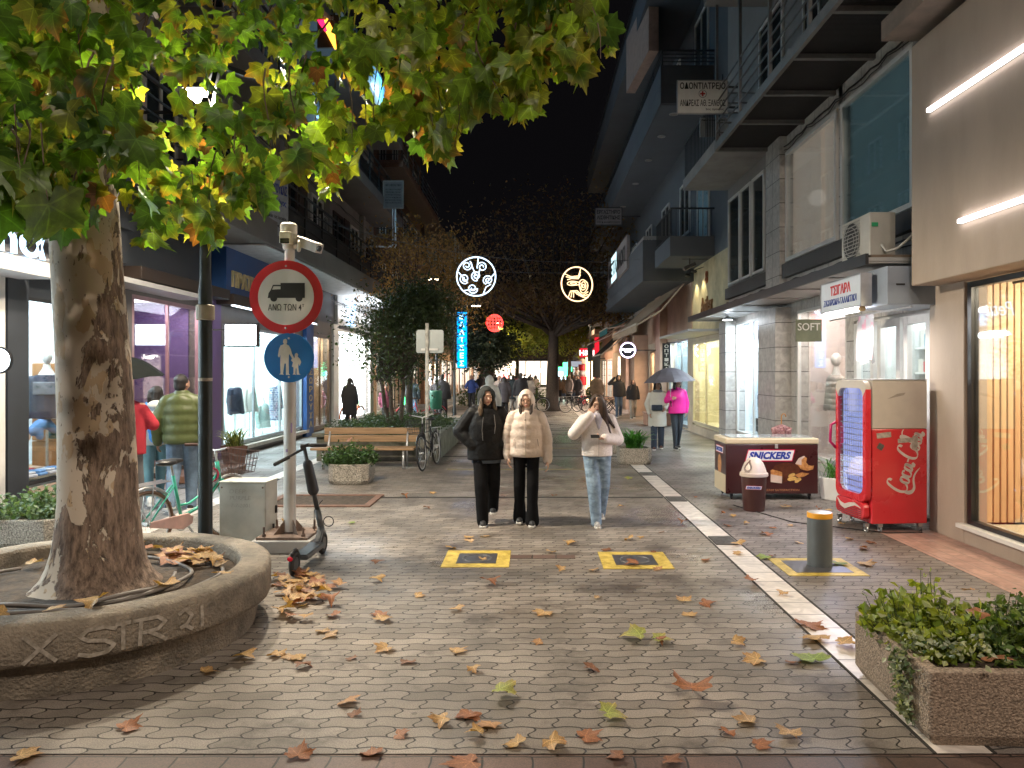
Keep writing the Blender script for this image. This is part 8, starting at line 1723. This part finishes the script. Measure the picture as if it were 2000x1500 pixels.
        if hairstyle == 'drape':
            for x, e, w_ in ((.055, (.17, -.15, -.36), .03), (.04, (.11, -.165, -.40), .03), (.075, (.215, -.10, -.28), .028)): mb.chain([(x * .6, -.06, .09), (x * 1.25, -.075, 0), (x * 1.5, -.1, -.12), e], [w_ * .75, w_ * 1.05, w_ * 1.15, w_ * .55], 8)
            for e in ((-.12, -.14, -.36), (-.16, -.1, -.30)): mb.chain([(-.04, -.05, .085), (-.078, -.045, 0), (-.1, -.08, -.14), e], [.02, .026, .032, .016], 8)
            mb.ball((0, .055, -.13), (.1, .055, .17), 10)
        mb.T = None; place(organic(mb, max(.009, vox * .7), 2), 'hair', hair, r)
    if hood:
        vs = []; fs = []; nu, nv = 28, 20; keep = {}
        for i in range(nv + 1):
            a = PI * i / nv
            for j in range(nu): b_ = 2 * PI * j / nu; z = math.cos(a); x = math.sin(a) * math.cos(b_); y = math.sin(a) * math.sin(b_); vs.append((x * (.108 - .012 * z), y * .118 + .012 + .01 * z, z * (.128 if z > 0 else .19) + .01))
        for i in range(nv):
            for j in range(nu):
                f = (i * nu + j, i * nu + (j + 1) % nu, (i + 1) * nu + (j + 1) % nu, (i + 1) * nu + j); c_ = sum((Vector(vs[q]) for q in f), Vector()) / 4
                if c_.y < -.03 and (c_.x / .066) ** 2 + ((c_.z + .035) / .125) ** 2 < 1: continue
                fs.append(f)
        mb = MB(); mb.T = Matrix.Translation(hc + V3(0, .0, 0)) @ Mh.to_4x4(); mb.add(vs, fs); mb.T = None; o = mb.build('hood', hood, r, smooth=True)
        s_ = o.modifiers.new('s', 'SOLIDIFY'); s_.thickness = .02; s_.offset = 1; sb = o.modifiers.new('d', 'SUBSURF'); sb.levels = 1; sb.render_levels = 1
    if extra: extra(r, hc, Mh)
    return r
gp = lambda px, py: (*gd(px, py), 0)
blackp = M('black_puffer', (.007, .007, .008), .5, 0, .3, 8, bump=.9, bs=13, spec=.25); beigep = M('beige_puffer', (.64, .52, .44), .5, 0, .07, 5, bump=.7, bs=20); whitet = M('white_teddy', (.74, .67, .64), .95, 0, .08, 30, bump=.6, bs=70); blackh = M('black_hood_cloth', (.014, .017, .017), .85, 0, .3, 10, bump=.2)
def kick(r, hc, Mh):
    mb = MB(); mb.tube([(-.045, -.15, 1.30), (-.06, -.158, 1.15), (-.05, -.160, 1.02)], .004, 5); mb.tube([(.085, -.145, 1.33), (.1, -.150, 1.2), (.09, -.15, 1.1)], .004, 5); mb.build('zip', metal_grey, r)
    mb = MB(); mb.rings([(0, 0, .74, .178, .13), (0, 0, .83, .18, .13)], 18); mb.build('shirt_hem', M('slate_shirt', (.07, .09, .12), .85), r, smooth=True)
person('girl in a big black jacket and black hood, left of the three walkers', gp(950, 1022), 6, 1.64, skA, hbl, 'side', blackp, .62, .235, .155, 0, .094, blackt, (.092, .078, .072), M('canvas_black', (.02, .02, .022), .7),
    ((.30, .02, 1.10), (.17, -.06, .95)), ((-.315, .02, 1.12), (-.16, -.06, .95)), (.085, .16, .10), (-.05, -.14, 0), yaw=14, pitch=4, hood=blackh, vox=.0075, fingers=True, crv=(.9, .9), dL=(-1, .1, -.3), dR=(1, .1, -.3), extra=kick)
def seam(r, hc, Mh):
    mb = MB(); mb.tube([(0, -.148, 1.40), (0, -.162, 1.30), (0, -.167, 1.1), (0, -.160, .87)], .005, 5); mb.build('zip', M('beige_zip', (.35, .27, .22), .5), r)
    mb = MB(); [mb.tube([(s_ * .14, -.128, 1.07), (s_ * .155, -.12, .98)], .004, 5) for s_ in (-1, 1)]; mb.build('pocket', M('beige_zip', (.35, .27, .22), .5), r)
person('girl in a beige puffer jacket with the hood up, middle of the three walkers', gp(1028, 1024), -2, 1.60, skA, hbr, 'front', beigep, .56, .198, .15, 5, .075, blackt, (.082, .068, .088), M('black_trainer', (.02, .02, .022), .6),
    ((.245, .02, 1.08), (.265, -.03, .80)), ((-.235, .02, 1.08), (-.225, -.02, .84)), (.075, -.06, 0), (-.085, .08, .015), yaw=-2, pitch=6, hood=beigep, vox=.0075, fingers=True, extra=seam)
def phone(r, hc, Mh):
    mb = MB(); mb.rings([(0, -.06, 1.42, .055, .05), (0, -.108, 1.34, .05, .03), (0, -.128, 1.24, .032, .018), (0, -.132, 1.16, .012, .01)], 12); mb.build('shirt', M('lilac_shirt', (.42, .40, .48), .8, 0, .1, 20, bump=.3), r, smooth=True)
    mb = MB(); mb.tube([(0, -.158, 1.1), (0, -.150, .96), (0, -.14, .88)], .004, 5); mb.build('zip', M('pale_zip', (.4, .36, .34), .5), r)
g3 = gp(1166, 1026)
person('girl in a white fleece jacket and blue jeans looking at her phone', g3, 4, 1.56, skA, hbr, 'drape', whitet, .52, .195, .145, 0, .078, denim, (.098, .078, .068), M('grey_trainer', (.3, .3, .3), .6, 0, .5, 20),
    ((.27, .02, 1.08), (.06, -.21, 1.115)), ((-.30, -.05, 1.16), (-.115, -.155, 1.39)), (.075, .2, .06), (-.02, -.08, 0), yaw=-10, pitch=16, vox=.0075, fingers=True, crv=(.75, .45), dL=(-1, -.35, .05), pL=(0, -.3, 1), dR=(.45, -.1, .9), pR=(.3, .9, -.2), extra=phone)
r = thing('mobile_phone', 'small dark phone held in the hand of the girl in white', 'phone', (g3[0] - .045 , g3[1] - .285, 1.085)); mb = MB(); mb.obox((0, 0, 0), (.105, .05, .009), (R(42), 0, R(4))); mb.build('body', black_plastic, r, bevel=.003)
# left pavement: man in green, girl with a blue backpack, person in red
def manbag(r, hc, Mh):
    mb = MB(); mb.ball((-.23, -.02, .98), (.07, .11, .19), 12); mb.build('shoulder_bag', black_plastic, r, smooth=True)
person('man in a green puffer jacket and jeans seen from behind by the purple shop', (-4.58, 9.9, 0), 192, 1.80, skB, hdk, 'short', M('olive_puffer', (.055, .07, .02), .5, 0, .1, 5, bump=.25, bs=18), .58, .205, .15, 5, .075, M('jeans_mid', (.12, .18, .26), .85, 0, .25, 9, bump=.2), (.098, .07, .06), M('black_boot', (.012, .012, .014), .5),
    ((.28, .0, 1.1), (.29, -.08, .84)), ((-.27, .02, 1.1), (-.26, -.1, .86)), (.1, .16, .05), (-.07, -.16, 0), yaw=-24, vox=.0115, fingers=True, extra=manbag)
def pack(r, hc, Mh):
    mb = MB(); mb.ball((0, .2, 1.12), (.14, .10, .2), 14); mb.ball((0, .19, .98), (.12, .1, .12), 12); place(organic(mb, .015, 3), 'backpack', M('sky_blue_nylon', (.04, .22, .62), .55, 0, .15, 8, bump=.3), r)
    mb = MB(); [mb.tube([(s_ * .1, .12, 1.25), (s_ * .12, .02, 1.42), (s_ * .14, -.12, 1.3)], .015, 6) for s_ in (-1, 1)]; mb.build('strap', M('sky_blue_nylon', (.04, .22, .62)), r, smooth=True)
    mb = MB(); mb.ball((0, .09, 1.39), (.12, .07, .07), 12); mb.build('hood_collar', M('pale_hoodie', (.5, .5, .47), .9), r, smooth=True)
person('girl in a pale hoodie carrying a bright blue backpack', (-5.12, 10.3, 0), 215, 1.64, skB, hdk, 'bob', M('pale_hoodie', (.5, .5, .47), .9, 0, .06, 12, bump=.3), .55, .19, .13, 0, .06, M('teal_leggings', (.13, .26, .30), .8), (.085, .055, .045), M('white_trainer', (.6, .58, .55), .6), None, None, (.09, .14, .04), (-.07, -.12, 0), yaw=15, vox=.0125, fingers=True, extra=pack)
def arm_um(x): return ((x * .27, -.05, 1.15), (x * .16, -.22, 1.20))
person('person in a red jacket and grey trousers half hidden behind the plane trunk', (-4.80, 8.95, 0), 190, 1.72, skB, hdk, 'short', M('red_fleece', (.33, .015, .03), .85, 0, .1, 12, bump=.25), .58, .21, .14, 0, .07, M('grey_trousers', (.14, .14, .15), .85), (.09, .07, .07), None, ((.29, .0, 1.1), (.33, -.06, .86)), arm_um(-1), (.08, .12, .03), (-.08, -.1, 0), vox=.0125, fingers=True)
def umbrella(label, loc, rad, c, tilt=(0, 0), hgt=.75, handle=(0, 0)):
    r = thing('umbrella', label, 'umbrella', loc); r.rotation_euler = (R(tilt[0]), R(tilt[1]), 0); n = 8; V = []; F = []; m_ = 6
    for i in range(m_ + 1):
        t = i / m_
        for k in range(n * 2):
            a = PI * k / n; sc2 = 1 if k % 2 == 0 else (1 - .10 * t * t); z = hgt - .30 * rad / .55 * (t ** 1.9); V.append((rad * t * sc2 * math.cos(a), rad * t * sc2 * math.sin(a), z + (.0 if k % 2 == 0 else .012 * t)))
    for i in range(m_):
        for k in range(2 * n): l = (k + 1) % (2 * n); F.append((i * 2 * n + k, i * 2 * n + l, (i + 1) * 2 * n + l, (i + 1) * 2 * n + k))
    mb = MB(); mb.add(V, F); mb.build('canopy', c, r)
    mb = MB(); mb.cyl((0, 0, -.1), (0, 0, hgt + .07), .007, 8); [mb.tube([(0, 0, hgt - .25), (rad * .5 * math.cos(a * PI / 4), rad * .5 * math.sin(a * PI / 4), hgt - .08)], .003, 4) for a in range(8)]; mb.build('shaft', steel, r)
    mb = MB(); mb.cap((0, 0, -.12), (0, 0, .02), .014, .014); mb.build('handle', black_plastic, r); return r
umbrella('open black umbrella over the person in red behind the plane trunk', (-4.86, 9.05, 1.30), .50, M('umbrella_black', (.006, .008, .008), .8, 0, .1, spec=.1), (4, -4), .72)
# right pavement pair under the grey umbrella
def scarf(r, hc, Mh):
    mb = MB(); mb.torus((0, -.01, 1.41), .085, .035, (0, 0, 1), 18, 8); mb.build('scarf', M('grey_scarf', (.13, .14, .16), .9), r, smooth=True)
    mb = MB(); mb.box(-.16, .1, -.24, -.15, .95, 1.09); mb.build('handbag', M('navy_bag', (.02, .035, .06), .3), r, bevel=.02)
xa, ya, _ = gp(1284, 878); xb, yb, _ = gp(1322, 878)
person('woman in a long pale grey coat walking under the grey umbrella', (xa, ya, 0), -4, 1.62, skB, hdk, 'bob', M('pale_coat', (.50, .50, .46), .8, 0, .06, 6, bump=.15), .84, .20, .14, 0, .068, M('navy_trousers', (.03, .045, .075), .85), (.09, .075, .07), M('brown_shoe', (.09, .03, .02), .5), ((.24, .0, 1.1), (.17, -.14, 1.0)), ((-.25, .0, 1.1), (-.2, -.1, .88)), (.09, .08, .02), (-.09, -.06, 0), yaw=20, vox=.0125, coatflare=.12, extra=scarf, fingers=True)
person('woman in a bright pink jacket and dark leggings holding the umbrella', (xb, yb, 0), 6, 1.68, skA, hdk, 'bob', M('hot_pink_jacket', (.80, .02, .33), .5, 0, .07, 5, bump=.25, bs=18), .56, .205, .145, 0, .07, M('dark_leggings', (.03, .04, .055), .8), (.083, .055, .045), None, ((.24, .03, 1.08), (.22, .0, .88)), ((-.26, -.04, 1.14), (-.19, -.2, 1.18)), (.05, .1, .02), (-.06, -.08, 0), yaw=28, vox=.0125, fingers=True)
umbrella('open grey umbrella held by the woman in pink', (xb - .185, yb - .24, 1.16), .62, M('umbrella_grey', (.13, .125, .15), .6, 0, .1), (0, -3), .78)
# the others, farther up the street
coats = [M('coat_%d' % i, c, .85, 0, .2, 6) for i, c in enumerate([(.015, .015, .018), (.12, .08, .045), (.03, .06, .22), (.3, .26, .24), (.16, .04, .07), (.05, .045, .05), (.02, .035, .045), (.5, .48, .45), (.1, .1, .11)])]
trs = [M('trouser_%d' % i, c, .85, 0, .2, 6) for i, c in enumerate([(.015, .015, .018), (.05, .08, .13), (.25, .23, .2), (.11, .19, .3), (.4, .38, .36)])]
def far(label, x, y, face, h, c, t, hair='short', hm=None, jl=.6, w=.2, **k):
    k.setdefault('vox', .022 if y > 22 else .016); return person(label, (x, y, 0), face, h, k.pop('sk', skB), hm or hdk, hair, coats[c], jl, w, .14, 0, .07, trs[t], (.09, .065, .06), None, k.pop('armL', None), k.pop('armR', None), k.pop('legL', (.09, .1, .03)), k.pop('legR', (-.08, -.1, 0)), **k)
def X_at(px, Y): return (px - CX) / FP * Y
far('man in a black hooded jacket raising a hand to his head, right of the street', X_at(1208, 31), 31, 5, 1.72, 0, 1, armR=((-.38, -.03, 1.32), (-.17, -.06, 1.55)), hood=coats[0], w=.22)
far('woman with long hair in a black jacket and pale trousers beside the man in black', X_at(1236, 30), 30, 8, 1.55, 0, 2, 'long', hbr)
far('man in a brown hooded coat walking away near the beige wall', X_at(1166, 35), 35, 180, 1.80, 1, 2, jl=.8, w=.24)
far('person with long dark hair and long black coat beside the orange bicycle', X_at(683, 24.5), 24.5, 165, 1.66, 0, 0, 'long', hdk, jl=.95, w=.22, coatflare=.15)
far('child in a maroon patterned coat near the small tree', X_at(752, 27.5), 27.5, 20, 1.35, 4, 0, 'long', hbr, jl=.72, coatflare=.15)
far('person in a black top with white band and blue jeans behind the small tree', X_at(806, 29), 29, 175, 1.66, 6, 3, 'long', hbl)
far('person in black standing behind the pink bicycle, nearer the wall', X_at(852, 29), 29, 200, 1.62, 5, 0, hood=coats[3])
far('large person in a black jacket behind the pink bicycle and green bin', X_at(864, 27.6), 27.6, 170, 1.76, 0, 0, w=.27)
far('grey-haired man in a blue jacket riding a bicycle toward the camera', X_at(922, 37.5), 37.3, 3, 1.7, 2, 0, hm=hgy, armL=((.28, -.1, 1.1), (.26, -.35, 1.02)), armR=((-.28, -.1, 1.1), (-.26, -.35, 1.02)), legL=(.1, -.1, .22), legR=(-.1, .05, .0))
def bigpack(r, hc, Mh): mb = MB(); mb.ball((0, .2, 1.15), (.15, .1, .2), 10); mb.build('backpack', blackt, r, smooth=True)
far('person in a white hood with a dark backpack walking away behind the girl in black', X_at(956, 20), 20, 184, 1.74, 7, 0, hood=coats[7], vox=.018, extra=bigpack)
random.seed(44)
crowd = [(975, 33, 3, 4, 1.7, 'short', 'person in a grey coat walking away, left part of the crowd'), (985, 32, 5, 0, 1.68, 'long', 'long-haired person in a dark long coat in the crowd'), (1002, 36, 6, 4, 1.72, 'short', 'person in a dark jacket and pale trousers in the crowd'), (1017, 31, 0, 2, 1.82, 'short', 'tall person in black just above the beige hood'), (1034, 37, 7, 2, 1.66, 'bob', 'person in a checked pale coat right of the beige hood'),
    (938, 44, 0, 0, 1.72, 'short', 'dark figure behind the cyclist in blue'), (948, 48, 5, 1, 1.7, 'long', 'second dark figure behind the cyclist'), (994, 50, 8, 0, 1.68, 'short', 'grey figure far back in the crowd'), (1008, 52, 4, 0, 1.66, 'bob', 'maroon clad figure far back in the crowd'), (1024, 55, 0, 0, 1.72, 'short', 'black clad figure far back, right part of the crowd'), (1046, 50, 3, 1, 1.66, 'long', 'pale coated figure left of the big trunk'),
    (1092, 45, 1, 0, 1.62, 'long', 'brown coated woman in the group right of the big trunk'), (1101, 46, 1, 1, 1.64, 'long', 'second brown coated woman in the group right of the trunk'), (1112, 44, 3, 0, 1.7, 'long', 'blonde woman in a pale coat in the group right of the trunk'), (1122, 46, 8, 1, 1.7, 'bob', 'grey coated woman at the right of the group by the trunk'), (1130, 43, 5, 0, 1.66, 'short', 'dark figure at the right end of the group by the trunk'), (968, 62, 0, 0, 1.7, 'short', 'tiny dark figure at the far end, left'), (984, 66, 4, 0, 1.7, 'short', 'tiny maroon figure at the far end'), (1010, 68, 0, 1, 1.7, 'short', 'tiny dark figure in front of the far lit shop'), (1036, 64, 6, 0, 1.7, 'short', 'tiny dark blue figure at the far end, right')]
for (px, Y, c, t, h, hs_, lb) in crowd:
    far(lb, X_at(px, Y), Y, random.choice((180, 175, 190, 5)) if px < 1080 else random.uniform(-60, 60), h, c, t, hs_, hbl if 'blonde' in lb else (hbr if c == 1 else hdk), jl=random.choice((.6, .85)), vox=.028 if Y < 45 else .034)
r = thing('toy_soldier', 'red and white standing shop figure beside the red lit column', 'shop figure', (X_at(1137, 44), 44, 0))
mb = MB(); mb.cyl((0, 0, 0), (0, 0, .5), .25, 14); mb.cyl((0, 0, 1.1), (0, 0, 1.6), .27, 14); mb.cyl((0, 0, 1.95), (0, 0, 2.3), .22, 14); mb.build('red_body', M('toy_red', (.6, .02, .03), .4), r)
mb = MB(); mb.cyl((0, 0, .5), (0, 0, 1.1), .2, 14); mb.build('white_body', M('toy_white', (.65, .6, .55), .4), r); mb = MB(); mb.ball((0, 0, 1.78), .2, 12); mb.build('white_head', M('toy_white', (.65, .6, .55), .4), r)
